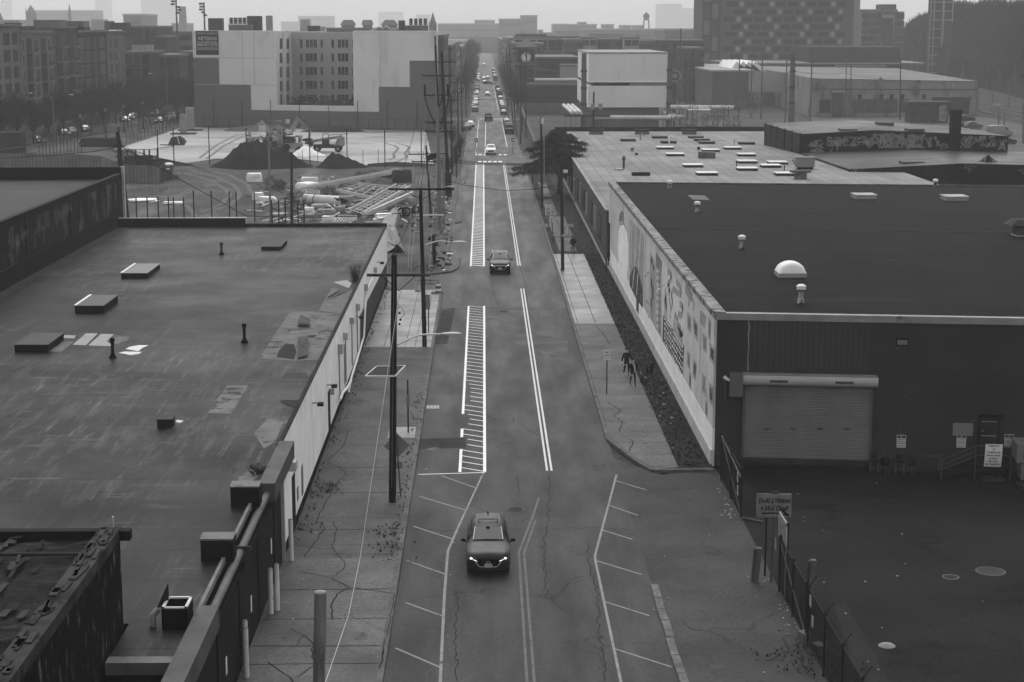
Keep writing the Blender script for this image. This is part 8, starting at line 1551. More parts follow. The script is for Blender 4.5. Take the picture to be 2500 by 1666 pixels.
for x0, x1, y0, y1, lab, m in ((1115,1400,312,340,'dark roof parapet shed on the light apartment building',m_pentd),(1320,1365,272,340,'small pale stair head on the light apartment building',m_pale),(1365,1478,296,340,'long pale stair head on the light apartment building',m_pale),(1480,1700,335,355,'dark roof rail on the light apartment building',m_pentd)): roofbox(z3(x0,y0), z3(x1,y1), 642, 'roof_unit', lab, 'roof unit', m, 6)
# clock tower
Y_ = 470; a, c = W(z3(1128,440), Y_), W(z3(1298,580), Y_); t = thing('clock_tower', 'square dark clock tower with pyramid roof right of the street', 'tower', ((a.x+c.x)/2,Y_,0)); w = c.x-a.x; zb3 = W(z3(1200,700), Y_).z
BB((a.x+.4,Y_,0),(c.x-.4,Y_+w,a.z)).build('shaft', m_br, t); BB((a.x-.4,Y_-.4,c.z-.6),(c.x+.4,Y_+w,c.z+.5)).build('cornice', m_gr, t); BB((a.x-.3,Y_-.3,a.z-.2),(c.x+.3,Y_+w,a.z+.3)).build('eaves', m_gr, t)
ap = W(z3(1212,345), Y_); b = MB(); b.add([(a.x-.5,Y_-.5,a.z+.3),(c.x+.5,Y_-.5,a.z+.3),(c.x+.5,Y_+w+.3,a.z+.3),(a.x-.5,Y_+w+.3,a.z+.3),((a.x+c.x)/2,Y_+w/2,ap.z)], [(0,1,4),(1,2,4),(2,3,4),(3,0,4)]); b.build('roof', mat('grey slate roof', .17, var=.1), t)
cc = W(z3(1211,522), Y_-.1); r = (W(z3(1255,522),Y_).x-W(z3(1167,522),Y_).x)/2; f = MB(); f.tube([(cc.x,Y_-.1,cc.z),(cc.x,Y_-.2,cc.z)], r, 28, 0, True, False); f = f.build('clock_face', mat('clock face', .55, var=.05), t)
b = MB()
for i in range(12): an = i*PI/6; b.bar((cc.x+sin(an)*r*.72,Y_-.22,cc.z+cos(an)*r*.72),(cc.x+sin(an)*r*.94,Y_-.22,cc.z+cos(an)*r*.94), .03, .16)
for an, l in ((3.25,.85),(-.5,.6)): b.bar((cc.x,Y_-.24,cc.z),(cc.x+sin(an)*r*l,Y_-.24,cc.z+cos(an)*r*l), .03, .2)
b.build('clock_hands', m_ink, f)
for s in (-1,1):
    for z in (0,-1.6): BB((cc.x+s*r*1.55-.35,Y_-.08,cc.z+z),(cc.x+s*r*1.55+.35,Y_-.02,cc.z+z+1.3)).build('louvre', m_win, t)
citybox('long dark hall beside the clock tower', z3(1300,528), z3(1690,700), 480, 40, m_br2, 0); citybox('low pale walled depot below the clock tower', z3(1305,735), z3(1690,770), 455, 12, m_gr, 0, roof=m_lt); citybox('dark recess of the depot below the pale wall', z3(1225,770), z3(1690,930), 452, 6, m_br, 0); citybox('pale upper box on the dark hall', z3(1530,598), z3(1690,645), 470, 8, m_lt, 0)
b = MB(); w0, w1 = G(z3(1225,930)), G(z3(1445,1230)); b.bar((8.9,300,1.4),(9.4,452,1.4), .35, 2.8); b.bar((9.3,452,1.4),(30,452,1.4), .35, 2.8); tag(b.build('yard_wall', mat('concrete yard wall', .15, var=.2, sc=.3)), 'long grey concrete wall along the right pavement beyond the tree', 'wall')
# ---------------- white stacked building, pipes and substation
Y_ = 330; wb = thing('white_building', 'white windowless building of two stacked boxes beyond the pale roof', 'building', (30,345,0)); m_wb = mat('white clad panel', .64, rough=.6, var=.05, sc=.2, patch=(.44,.3,.6,.75,(1,1,.3)))
x0, x1 = W(z4(215,500),Y_).x, W(z4(940,500),Y_).x; zt1, zm1, zm2, zb1 = W(z4(500,490),Y_).z, W(z4(500,750),Y_).z, W(z4(500,785),Y_).z, W(z4(500,980),Y_).z
BB((x0,Y_,zm1),(x1,Y_+38,zt1)).build('upper_box', m_wb, wb); BB((x0-.1,Y_-.3,zb1),(x1-.2,Y_+38,zm2)).build('lower_box', m_wb, wb); BB((x0+.6,Y_+.5,zm2),(x1-.3,Y_+37.6,zm1)).build('recess', mat('pale recess', .3), wb); BB((x0+.8,Y_+.42,zm2+.1),(W(z4(583,760),Y_).x,Y_+.5,zm1-.1)).build('window_band', m_win, wb); BB((x0+.8,Y_+.3,0),(x1-1.6,Y_+37,zb1)).build('base', mat('grey base wall', .17, var=.15, sc=.25, patch=(.24,.3,.58,.7)), wb)
xm = W(z4(578,600),Y_).x; b = MB(); b.bb((xm-.06,Y_-.05,zm1),(xm+.06,Y_,zt1)); b.bb((xm-.16,Y_-.36,zb1),(xm-.04,Y_-.3,zm2)); b.build('panel_joint', mat('bright joint', .75), wb); BB((x0-.1,Y_-.1,zt1),(x1+.1,Y_+38,zt1+.25)).build('roof', m_lt, wb); BB((x0,Y_-.06,zm1-.05),(x1,Y_,zm1+.25)).build('trim', mat('bright joint', .75), wb)
def pipe(label, pts, r): tag(TU(pts, r, 10).build('steam_pipe', mat('pale steam pipe', .48, var=.2, sc=.6)), label, 'pipe')
def wq(q, Y_): return W(q, Y_)
pipe('long pale pipe across the base of the white building', [wq(z4(262,1072),322), wq(z4(985,1076),322)], .42); pipe('pale pipe bending back at the right end of the long one', [wq(z4(985,1076),322), wq(z4(890,1022),331)], .34); pipe('second pale pipe bending forward into the substation', [wq(z4(930,1022),331), wq(z4(1010,1066),322), wq(z4(1085,1066),322)], .34); pipe('pale pipe running right across the substation', [wq(z4(960,978),320), wq(z4(1535,984),320)], .42)
for i, x in enumerate((5,45,85)): pipe(f'pale slanted pipe on the rack left of the white building, {ORD[i]} of three', [wq(z4(x-20,960),345), wq(z4(x+60,1030),322)], .34)
a = wq(z4(5,1030),322); t = thing('pipe_rack', 'dark pipe rack on lattice legs left of the white building', 'rack', (a.x+3,322,0)); 
for i in range(9): BR((a.x+i*.95,322,0),(a.x+i*.95,322,a.z-.5), .12).build('leg', m_steel, t)
b = MB(); b.bb((a.x-.3,321.5,a.z-.7),(a.x+8.2,323,a.z-.3)); b.build('deck', m_pentd, t); b = MB()
for i in range(8): b.bar((a.x+i*.95,322,.5+i%2*4),(a.x+i*.95+.95,322,4.5-i%2*4), .07)
b.build('bracing', m_steel, t)['kind'] = 'stuff'
for i in range(7): x = wq(z4(960+92*i,990),318).x; b = MB(); b.bb((x-.7,317,0),(x+.7,319,4.4)); t = thing('transformer', f'grey substation transformer cabinet, {ORD[i]} from the white building', 'transformer', (x,318,0), 0, 'substation cabinets'); b.build('tank', m_pent if i%2 else m_pentd, t); b = MB()
for i in range(7):
    x = wq(z4(990+95*i,1100),316).x; h = 6.5+(i%3)*.8; t = thing('lattice_mast', f'slim lattice mast of the substation, {ORD[i]} from the left', 'mast', (x,316,0), 0, 'lattice masts of the substation')
    for dx in (-.45,.45): BR((x+dx,316,0),(x+dx,316,h), .1).build('leg', m_steel, t)
    b = MB()
    for k in range(int(h)): b.bar((x-.45,316,k),(x+.45,316,k+1), .07); b.bar((x+.45,316,k),(x-.45,316,k+1), .07)
    b.build('bracing', m_steel, t)['kind'] = 'stuff'; b = MB()
    for s in (-1,1): b.bar((x,316,h),(x+s*1.5,316,h+1.0), .1)
    b.build('arm', m_steell, t)
mb = MB()
for _ in range(260): p = V3((ru(wq(z4(980,1000),322).x, wq(z4(1700,1000),322).x), ru(314,345), ru(.5,8))); d_ = rc([V3((ru(.5,3),0,0)),V3((0,0,ru(.4,2.5))),V3((ru(-1,1),0,ru(.3,1)))]); mb.bar(p, p+d_, .10, .10, rc([0,1,1]))
kind(mb.build('busbar', [m_steell, m_steel]), 'stuff')
p, q = wq(z4(1120,1000),319), wq(z4(1320,1015),319); tag(BB((p.x,318,p.z-.1),(q.x,320.5,p.z+.05)).build('canopy', mat('bright joint', .75)), 'small bright flat canopy in the substation', 'canopy')
for i, (x, yt, r) in enumerate(((172,485,.62),(2078,490,.62),(955,478,.6))): Yp = 326 if i != 1 else 330; tp = wq(z4(x,yt), Yp); t = pole(['thick banded steel monopole at the left corner of the white building','thick banded steel monopole in front of the concrete warehouse','thick grey monopole at the right corner of the white building'][i], (tp.x,Yp,0), tp, r, mat('monopole steel', .16, var=.12), 'monopole', None, r*.75); b = MB(); [b.cyl((tp.x,Yp,tp.z*f), r*.98, .35, 12) for f in (.45,.62,.8)]; b.build('band', m_pentd, t)
p = wq(z4(998,693), 345); t = thing('round_sign', 'round grey emblem sign right of the white building', 'sign', (p.x,345,0)); TU([(p.x,344.8,p.z),(p.x,345,p.z)], 1.35, 24, 0, True, False).build('disc', mat('emblem grey', .27), t); b = MB(); b.lathe((0,0,0), [(.55,0),(.85,0)], 20); b.v = [(p.x+v[0],344.75,p.z+v[1]) for v in b.v]; b.build('ring', m_pentd, t); BB((p.x-.2,345,0),(p.x+.2,345.3,p.z)).build('post', m_steel, t)
p = wq(z4(260,840), 318); t = pole('dark utility pole with two pale cans in front of the white building', (p.x,318,0), p, .2); b = MB()
for dx in (-.15,1.2): b.cyl((p.x+dx,317.6,wq(z4(270,1000),318).z), .38, 1.1, 10)
b.build('transformer', m_lt, t)
for i, (x, y0, y1, Yp) in enumerate(((1055,260,880,400),(1125,480,780,420),(1590,520,860,430),(1708,380,910,430),(1800,480,950,425),(2022,490,1000,400),(2250,550,1060,380))): tp = wq(z4(x,y0), Yp); pole(f'slim tall catenary pole near the concrete warehouse, {ORD[i]} from the left', (tp.x,Yp,0), tp, .2, m_steel, 'catenary_pole', 'catenary poles', .14)
for i, (x, y0, q) in enumerate(((760,540,(745,1050)),(805,495,(790,1050)),(1245,530,(1240,1080)),(1790,650,(1780,1000)),(1910,635,(1905,900)),(1940,740,(1935,1000)),(2075,770,(2065,1010)),(2215,740,(2212,960)),(2125,960,(2125,1180)),(2180,1020,(2170,1200)),(2345,930,(2345,1290)))):
    b0 = G(z5(*q)); tp = W(z5(x,y0), b0.y); pole(f'thin pole by the tracks and the concrete warehouse, {ORD[i]} from the left', b0, tp, .16, m_steel if i != 2 else m_wood, 'trackside_pole', 'trackside poles', .11)
p = W(z5(2108,945), G(z5(2125,1180)).y); tag(MB().box((p.x,p.y,p.z), (1.8,.6,.5), .3).build('lamp_head', m_lt), 'bright lamp head above the railway lot', 'lamp')
for i, pts in enumerate((([(760,660),(1060,705),(1250,730)]), [(260,620),(460,660),(750,655)], [(1250,560),(1790,690)], [(450,540),(760,620)])): wire(f'span wire over the concrete warehouse yard, {ORD[i]} of four', [W(z5(*q), 400) for q in pts], .04, m_steel, .3)
p = W(z5(1063,705), 400); tag(MB().ball(p, .42, 10).build('marker_ball', m_lt), 'pale marker ball on the span wire', 'ball')
# ---------------- concrete warehouse and its neighbours
cw = thing('concrete_warehouse', 'long stained concrete warehouse with loading doors on the right', 'building', (105,470,0)); A_, B_ = G(z5(440,1050)), G(z5(1922,1040)); m_cw = mat('stained concrete wall', .25, var=.15, sc=.10, patch=[(.13,.22,.52,.62,(1,1,.5)),(.10,.6,.60,.70,(1,1,.12)),(.36,.35,.60,.70,(1,1,.25))]); hA, hB = 9.6, 8.7
lf = V3((84.5,560,0)); b = MB(); b.add([(A_.x,A_.y,0),(B_.x,B_.y,0),(B_.x,B_.y,hB),(A_.x,A_.y,hA),(lf.x,lf.y,0),(lf.x,lf.y,hA),(B_.x+8,560,0),(B_.x+8,560,hB)], [(0,1,2,3),(4,0,3,5),(1,6,7,2),(3,2,7,5)]); b.build('wall', m_cw, cw)
b = MB(); b.add([(A_.x,A_.y-.3,hA),(B_.x,B_.y-.3,hB),(B_.x+8,560,hB+.4),(lf.x,560,hA+.3)], [(0,1,2,3)]); b.build('roof', mat('weathered pale roof', .21, var=.25, sc=.08, patch=(.12,.1,.55,.65,(.3,1.5,1))), cw)
b = MB()
for z in (hA*.72,): b.bar((A_.x,A_.y-.1,z),(B_.x,B_.y-.1,z*.95), .12, .25)
b.build('wall_joint', m_pentd, cw)
for x, w in ((565,80),(865,88),(968,72),(1063,78),(1160,90),(1275,70)):
    s, z = plane_pt(z5(x,975), A_, B_); wbox(cw, A_, B_, s, 2.6, round(w/3.677/(4200/437),1)*1.0+.4, 3.2, m_win if x < 700 else mat('grey dock door', .10, var=.2), m_pentd, 'loading_door', .15)
for x in (878,1070,1165,1262,1455): s, z = plane_pt(z5(x,870), A_, B_); wbox(cw, A_, B_, s, z, .9, 1.3, m_win, None, 'vent_opening', .1)
b = MB(); s, z = plane_pt(z5(1690,990), A_, B_); wbox(cw, A_, B_, s, 2.4, 10, 4.6, mat('graffiti bay', .07, var=.6, sc=.8), None, 'bay', .12)
p = G(z5(1480,1105)); t = thing('graffiti_kiosk', 'small dark flat roofed kiosk covered with graffiti', 'kiosk', p); BB((p.x-4,p.y,0),(p.x+5,p.y+5,4.6)).build('wall', mat('graffiti kiosk wall', .05, var=.5, sc=.6, patch=(.16,.7,.58,.64)), t); BB((p.x-4.4,p.y-.4,4.6),(p.x+5.4,p.y+5,5.0)).build('roof', m_pentd, t); BB((p.x+2.8,p.y-.1,.4),(p.x+4.6,p.y,4.2)).build('painted_panel', mat('chalky panel', .2, var=.6, sc=1.2), t)
p = G(z5(675,1050)); t = thing('kiosk', 'small box kiosk with pale roof at the concrete warehouse', 'kiosk', p); BB((p.x-1.2,p.y,0),(p.x+1.4,p.y+2,6)).build('wall', m_pentd, t); BB((p.x-1.6,p.y-.4,6),(p.x+1.8,p.y+2,6.6)).build('roof', m_lt, t)
citybox('flat shed with pale fascia behind the concrete warehouse roof', z5(-300,570), z5(1450,660), 600, 60, mat('shed wall grey', .12, var=.15, wave=('X',2.2,.12)), 0, roof=m_lt); b = MB(); a = W(z5(680,590), 570); tag(BB((a.x,570,a.z-6),(a.x+16,574,a.z)).build('roof_unit', m_pent), 'grey roof unit on the concrete warehouse', 'roof unit')
t = thing('sawtooth_works', 'old works with white sawtooth roof lights left of the concrete warehouse', 'building', (75,520,0)); a, c = W(z4(1345,640),480), W(z4(1728,700),480); BB((a.x,480,0),(c.x,560,a.z-.4)).build('wall', m_gr, t)
for i in range(4): x = W(z4(1500+55*i,600),500).x; z1_ = W(z4(1520,560),500).z; zl_ = W(z4(1520,650),500).z; b = MB(); b.add([(x,500,zl_),(x+5.5,500,zl_),(x+2.0,500,z1_),(x,530,zl_),(x+5.5,530,zl_),(x+2.0,530,z1_)], [(0,1,2),(5,4,3),(0,2,5,3),(1,4,5,2)]); b.build('roof_light', m_wb, t)
BB((a.x-.3,479.6,a.z-.5),(c.x,560,a.z)).build('roof', m_lt, t); BB((a.x+10,479.9,a.z-6),(a.x+22,480,a.z-.6)).build('pale_wall', m_lt, t)
for lab, x0, y0, x1, y1, Y_, m, r, n in (('brick building with bay windows left of the dark tower',1090,440,1250,700,520,m_br2,5,4),('long dark brick building in front of the dark tower base',825,370,1250,640,560,m_br,4,9),('grey flats with pale bands behind the white building, left',0,365,150,560,600,m_gr,2,4),('pale banded flats behind the white building',150,345,290,560,610,m_lt,3,2),('dark flats behind the white building roof',290,360,540,560,620,m_br2,2,6),('pale capped flats behind the white building, right',540,345,670,560,610,m_lt,3,2),('narrow flats right of the pale capped ones',672,375,825,560,640,m_gr,3,5)): citybox(lab, z4(x0,y0), z4(x1,y1), Y_, 20, m, r, n, 2.2, 1.8, m_pent)
# the dark tower with its staggered pattern of pale panels
Y_ = 650; a, c = W(z4(1262,0), Y_), W(z5(828,0), Y_); tw_ = thing('apartment_tower', 'tall dark apartment tower with staggered pale window panels, cut by the top edge', 'tower', ((a.x+c.x)/2,Y_,0)); m_tw = mat('dark tower cladding', .105, var=.08, sc=.1); BB((a.x,Y_,0),(c.x,Y_+30,52)).build('wall', m_tw, tw_); TA, TB = V3((a.x,Y_,0)), V3((c.x,Y_,0)); L = c.x-a.x
BB((a.x-.3,Y_-.4,8),(a.x+6.5,Y_,52)).build('corner_strip', mat('tower corner', .045), tw_)
for k in range(7):
    for s in (1.3,4.4): wbox(tw_, TA, TB, s, 46-k*6, 2.2, 5.2, m_pent if (k+int(s)) % 2 else m_winl, None, 'corner_panel', .45)
row = 0; z = W(z4(1500,40), Y_).z; dz = (W(z4(1500,40),Y_).z-W(z4(1500,450),Y_).z)/6; small = MB(); smallp = MB(); cnt = 0
zs = [z+dz*2, z+dz, z]+[z-dz*k for k in range(1, 9)]
for r_, zz2 in enumerate(zs):
    off = [0,3.2,1.2,4.4][r_ % 4]; x = 9.5+off*.9
    while x < L-5:
        for dx, w, m, nme in ((0,4.2,m_win,'window'),(3.6,1.5,m_farl,'pale_panel'),(6.8,3.4,m_win,'window')):
            if x+dx < L-3:
                if 2 <= r_ <= 7 and cnt < 99: wbox(tw_, TA, TB, x+dx, zz2, w, 1.75, m, None, nme, .08); cnt += 1
                else: (smallp if nme != 'window' else small).bb((a.x+x+dx-w/2,Y_-.1,zz2-.88),(a.x+x+dx+w/2,Y_,zz2+.88))
        x += 11.4
small.build('windows_row', m_win, tw_)['kind'] = 'stuff'; smallp.build('panels_row', m_farl, tw_)['kind'] = 'stuff'
b = MB(); b.bb((c.x-12.2,Y_-.12,0),(c.x-12,Y_,52)); b.build('wall_joint', m_win, tw_); BB((c.x,Y_+4,12),(c.x+3.2,Y_+8,52)).build('stair_shaft', m_lt, tw_)
t = citybox('grey stepped apartment building right of the dark tower', z5(905,110), z5(1262,440), 760, 30, m_gr, 7, 6, 3.4, 2.2, m_pent); a = W(z5(830,90),760); c = W(z5(910,440),760); o = BB((a.x,760,0),(c.x,775,a.z)).build('balcony_bay', m_lt, t); a, c = W(z5(1075,40),764), W(z5(1205,110),764); BB((a.x,764,a.z-9),(c.x,775,a.z)).build('penthouse', m_pentd, t); a, c = W(z5(840,85),758), W(z5(1220,112),758); BB((a.x,758,c.z),(c.x,780,a.z)).build('top_storey', m_pent, t); a, c = W(z5(1080,130),759), W(z5(1180,440),759); BB((a.x,759,0),(c.x,760,a.z)).build('bay', m_lt, t)
for r_ in range(6): p = W(z5(1105,180+45*r_),758.7); q = W(z5(1150,180+45*r_),758.7); [wbox(t, V3((p.x-3,758.9,0)), V3((q.x+6,758.9,0)), s, p.z-1, 3.0, 3.4, m_win, None) for s in (3.0, 3.0+q.x-p.x)]
citybox('low dark podium in front of the grey stepped apartments', z5(432,428), z5(1240,565), 600, 40, mat('dark podium', .05, var=.1), 0, roof=m_pentd)
Y_ = 690; a, c = W(z5(1520,0),Y_), W(z5(1718,0),Y_); zlow = W(z5(1600,200),Y_).z; t = thing('glass_tower', 'slim dark tower with a pale grid at the foot of the wooded hill', 'tower', ((a.x+c.x)/2,Y_,0)); BB((a.x,Y_,0),(a.x+(c.x-a.x)*.56,Y_+4,60)).build('shaft', m_br, t); BB((a.x+(c.x-a.x)*.56,Y_+.2,0),(c.x,Y_+4,60)).build('shaft', m_br, t); b = MB(); n = 0
for i in range(16): z = 56-i*3.45; xe = c.x if z > zlow-2 else a.x+(c.x-a.x)*(.56 if i < 12 else .4); b.bb((a.x-.1,Y_-.2,z-.2),(xe,Y_,z+.2))
for f, z0 in ((.0,2),(.16,2),(.55,zlow-10),(.6,zlow-8),(1.0,zlow)): x = a.x+(c.x-a.x)*f; b.bb((x-.22,Y_-.25,z0),(x+.22,Y_-.02,60))
b.build('pale_grid', m_lt, t)
# ---------------- railway and wooded hill on the right
m_hill = mat('wooded hillside', .014, var=.4, sc=.05, fine=.4, fsc=.4)
kind(MB().flat([(118,330),(170,330),(240,700),(150,700),(128,540)], -.02).build('track_bed', m_ballast), 'structure')
for k in range(6):
    a, c = V3((122+k*4.4,340,.1)), V3((150+k*5.2,660,.1)); kind(BR(a, c, .35, .2).build('rail', mat('worn rail', .13, var=.1)), 'structure')
kind(MB().flat([(62,300),(122,300),(126,436),(82,436)], -.01).build('parking_lot', mat('grey lot', .12, var=.25, sc=.1, patch=(.07,.12,.55,.65))), 'structure'); kind(MB().flat([(72,240),(118,240),(118,300),(72,300)], -.005).build('parking_lot', mat('pale lot slab', .21, var=.15, sc=.2)), 'structure')
ridge = [(1180,330),(1260,305),(1310,235),(1400,165),(1520,120),(1640,60),(1760,40),(1880,40),(2050,20),(2353,10),(2800,0),(3600,-20)]; vs = []; R_pts = []
for x, y in ridge:
    Yr = 820-(x-1180)*.16; r_ = W(z5(x,y), Yr); f_ = W(z5(x,640+max(0,(x-1500))*.30), min(Yr-60, G(z5(x,640+max(0,(x-1500))*.30)).y)); foot = V3((f_.x, f_.y, 0)); R_pts.append((foot, r_))
    for k in range(6): t_ = k/5; p = foot.lerp(V3((r_.x,r_.y,0)), t_); vs.append((p.x, p.y, -1+(r_.z-6+1)*(t_**.8)))
    vs.append((r_.x+30, r_.y+250, r_.z-12))
n = 7; kind(MB().add(vs, [(i*n+k,(i+1)*n+k,(i+1)*n+k+1,i*n+k+1) for i in range(len(ridge)-1) for k in range(n-1)], 0, True).build('hill', m_hill), 'structure')
mb = MB()
for _ in range(3400):
    i = random.randrange(len(R_pts)-1); g_ = rr_(); f0, r0 = R_pts[i]; f1, r1 = R_pts[i+1]; ft, rg = f0.lerp(f1,g_), r0.lerp(r1,g_); t_ = rr_()**.6; t_ = 1.0 if rr_() < .25 else t_; p = ft.lerp(V3((rg.x,rg.y,0)), t_); z = -1+(rg.z-5)*(t_**.8); h = ru(5,9); mb.bar((p.x,p.y,z),(p.x,p.y,z+h*.6), .3)
    for _ in range(9): a = ru(0,6.28); rr = ru(.6,2.6); q = V3((p.x,p.y,z+h*ru(.25,.6))); e = q+V3((cos(a)*rr,sin(a)*rr,h*ru(.15,.42))); w = .20; mb.add([(q.x-w,q.y,q.z),(q.x+w,q.y,q.z),(e.x+.05,e.y,e.z),(e.x-.05,e.y,e.z)], [(0,1,2,3)], rc([0,0,1]))
kind(mb.build('woods', [mat('bare wood dark', .012, var=.3), mat('bare wood grey', .024, var=.3)]), 'stuff')
# ---------------- far skyline fading into the haze
def ghost(label, q0, q1, Y_, m=None, d=60, name='far_building', bands=0):
    a, c = W(q0, Y_), W(q1, Y_); t = thing(name, label, 'building', ((a.x+c.x)/2,Y_,0)); BB((a.x,Y_,0),(c.x,Y_+d,a.z)).build('wall', m or m_far, t); BB((a.x-.5,Y_-.5,a.z),(c.x+.5,Y_+d,a.z+1.2)).build('parapet', m_farl, t)
    n = bands or max(2, int(a.z/9))
    for i in range(n): z = a.z*(i+.5)/n; BB((a.x+1,Y_-.4,z-1.2),(c.x-1,Y_,z+1.2)).build('window_band', m_winl, t)
    return t
G_ = [('far low range of blocks at the left, behind the steeples',z1,(300,100),(850,180),2600),('faint tower at the top left corner',z1,(0,-40),(75,180),6600),('faint wide tower left of the first floodlight',z1,(850,-60),(980,180),6600),('faint striped tower behind the first floodlight',z1,(1262,-40),(1560,240),6000),('notched brick mass left of the floodlights',z1,(1105,140),(1280,240),1300),
 ('far block left of the smokestack',z1,(1540,220),(1640,270),1600),('far pale block with stepped top behind the court',z2,(985,150),(1295,250),3800),('far pale block left of the stepped one',z2,(830,200),(985,250),4000),('faint stepped tower near the right steeple',z2,(2045,135),(2165,250),5000),('faint wide block behind the villa roofs',z2,(1705,110),(1925,240),6000),('long flat far block right of the steeple',z3,(405,225),(970,330),1900),('dark flat far block in the middle of the street axis',z3,(742,192),(925,240),2000),
 ('far stepped block right of the street axis, lower part',z3,(968,182),(1170,330),1700),('far stepped block right of the street axis, taller part',z3,(1168,150),(1312,330),1750),('far row of blocks behind the light apartments',z3,(1462,228),(1580,300),1900),('far row of blocks farther right behind the light apartments',z3,(1592,230),(1792,300),1950),('pale far block near the water tower',z4,(35,232),(285,300),1700),('small far tower on the pale block',z4,(140,212),(192,240),1720),('far low block left of the water tower',z4,(362,232),(442,275),1800),
 ('rounded far roof left of the water tower',z4,(530,240),(600,280),1850),('rounded far roof beside the water tower legs',z4,(648,240),(712,280),1850),('long far terrace under the water tower',z4,(170,275),(840,335),1400),('faint big tower right of the water tower, left half',z4,(842,40),(1060,330),5200),('faint big tower right of the water tower, right half',z4,(1058,78),(1262,330),5400),('dark far block with roof tanks beside the dark tower',z4,(905,280),(1250,370),1050)]
for lab, f, q0, q1, Y_ in G_: ghost(lab, f(*q0), f(*q1), Y_)
def spire(label, xq, ytop, ybase, w, Y_, f, m=None):
    tp, bs = W(f(xq,ytop), Y_), W(f(xq,ybase), Y_); hw = (W(f(xq+w,ybase),Y_).x-W(f(xq-w,ybase),Y_).x)/2; t = thing('steeple', label, 'steeple', (bs.x,Y_,0)); BB((bs.x-hw,Y_-hw,0),(bs.x+hw,Y_+hw,bs.z)).build('tower', m or m_far, t); b = MB(); b.tube([(bs.x,Y_,bs.z),(bs.x,Y_,tp.z)], [hw*1.15,.15], 8, 0, True, False); b.build('spire', m or m_far, t)
    for s in (-1,1): TU([(bs.x+s*hw*.9,Y_-hw*.9,bs.z-.5),(bs.x+s*hw*.9,Y_-hw*.9,bs.z+hw*1.4)], [hw*.2,.05], 6).build('pinnacle', m or m_far, t)
spire('squat church steeple on the far left skyline', 278, 45, 118, 38, 1500, z1); spire('slender church steeple on the far left skyline', 625, 35, 130, 13, 1500, z1); spire('pointed steeple just right of the pale block roof', 2195, 115, 240, 33, 900, z2, m_gr); spire('dark spire cut by the left edge', 5, 115, 180, 22, 1300, z1)
p, q = W(z1(1637,60),1500), W(z1(1637,260),1500); tag(TU([(p.x,1500,0),p], [4,3], 12).build('smokestack', m_far), 'lone smokestack between the two floodlight masts', 'smokestack'); p = W(z2(722,142),900); tag(BB((p.x-1.6,900,0),(p.x+1.6,903,p.z)).build('smokestack', m_gr), 'square smokestack behind the plant room of the pale block', 'smokestack')
for i, (x, yt) in enumerate(((1580,0),(1830,22))):
    Yp = 470; tp = W(z1(x,yt), Yp); t = pole(['left floodlight mast rising behind the side street','right floodlight mast rising behind the side street'][i], (tp.x,Yp,0), tp, .3, m_steel, 'floodlight_mast', None, .2); b = MB()
    for k in range(5): b.box((tp.x+ru(-.9,.9),Yp-.3,tp.z-.4-k*.75), (1.0,.5,.5), ru(-.4,.4))
    b.build('floodlight', m_pentd, t)['kind'] = 'stuff'
for i, (x, w) in enumerate(((1425,52),(1600,34),(1800,62))):
    a, c = W(z2(x-w,280),760), W(z2(x+w,225),760); ap = W(z2(x,180),760); t = thing('villa', f'old villa with pointed roof behind the pale block, {ORD[i]} from the left', 'house', ((a.x+c.x)/2,760,0), 0, 'old villas behind the pale block'); BB((a.x,760,0),(c.x,772,c.z)).build('wall', m_gr, t); b = MB(); b.add([(a.x-.6,759.5,c.z),(c.x+.6,759.5,c.z),(c.x+.6,772,c.z),(a.x-.6,772,c.z),((a.x+c.x)/2-2,766,ap.z),((a.x+c.x)/2+2,766,ap.z)], [(0,1,5,4),(1,2,5),(2,3,4,5),(3,0,4)]); b.build('roof', m_br2, t)
citybox('long mansard roofed row with dormers behind the pale block', z2(1240,255), z2(1880,290), 720, 15, m_br2, 1, 9, 1.6, 1.6, m_frame)
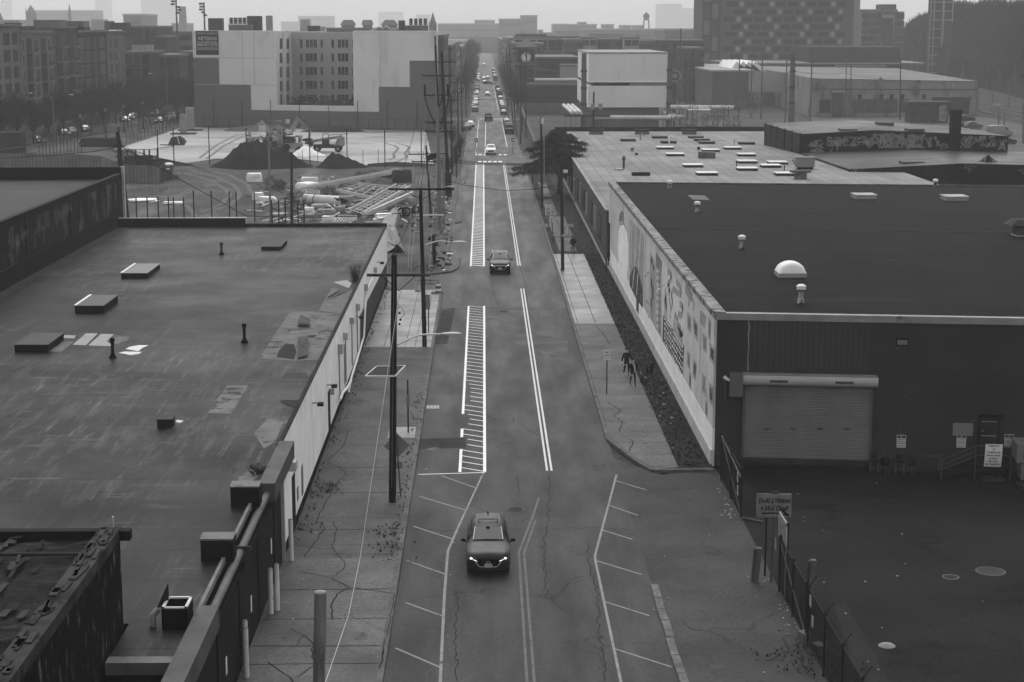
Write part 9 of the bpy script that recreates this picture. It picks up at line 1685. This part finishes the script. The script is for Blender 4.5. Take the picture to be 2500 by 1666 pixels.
p = W(z4(740,120),1500); t = thing('water_tower', 'water tower on thin legs on the far skyline', 'water tower', (p.x,1500,0)); zb4 = W(z4(740,180),1500).z; MB().lathe((p.x,1500,0), [(0,zb4-1),(2.2,zb4),(2.9,zb4+3),(2.9,p.z-2),(0,p.z+1)], 12).build('tank', m_far, t)
for s in (-1,1):
    for d_ in (-1,1): BR((p.x+s*2,1500+d_*2,zb4),(p.x+s*3.6,1500+d_*3.6,0), .7).build('leg', m_far, t)
# fill of ordinary roofs between the landmarks so no bare ground is left behind the front rows
random.seed(99); k = 0
for Yf, x0, x1, hmin, hmax, wid in ((620,-150,-14,9,17,16),(740,-190,-15,9,16,18),(900,-240,-16,10,17,22),(1150,-320,-16,10,18,30),(560,22,60,7,13,12),(760,22,120,9,16,18),(930,20,180,10,18,24),(1150,16,260,10,18,30),(1500,-420,330,11,19,46)):
    x = x0
    while x < x1-wid*.5 and k < 110:
        w = wid*ru(.7,1.3); h = ru(hmin,hmax); t = thing('terrace_house', f'plain far house among the ordinary roofs {"left" if x < 0 else "right"} of the street', 'house', (x+w/2,Yf,0), 0, 'plain far houses '+('left' if x < 0 else 'right')); k += 1
        BB((x,Yf,0),(x+w-.5,Yf+25,h)).build('wall', rc([m_br2,m_gr,m_br,m_far]), t); BB((x-.2,Yf-.3,h),(x+w-.3,Yf+25,h+.5)).build('roof', rc([m_pent,m_lt,m_pentd]), t)
        if rr_() < .6: BB((x+w*.3,Yf+4,h+.5),(x+w*.3+3,Yf+8,h+ru(1.5,3.5))).build('stair_head', rc([m_pent,m_pentd]), t)
        x += w
# ================================================================ HAZE
hz = MB(); hz.bb((-7100,-300,-1.2),(7100,7200,130))
hm = bpy.data.materials.new('haze air'); hm.use_nodes = True; t = hm.node_tree; t.nodes.remove(t.nodes['Principled BSDF'])
pv = t.nodes.new('ShaderNodeVolumePrincipled'); pv.inputs['Color'].default_value = (.9,.9,.9,1); pv.inputs['Density'].default_value = 0.00026
t.links.new(pv.outputs[0], t.nodes['Material Output'].inputs['Volume'])
kind(hz.build('haze', hm), 'stuff')
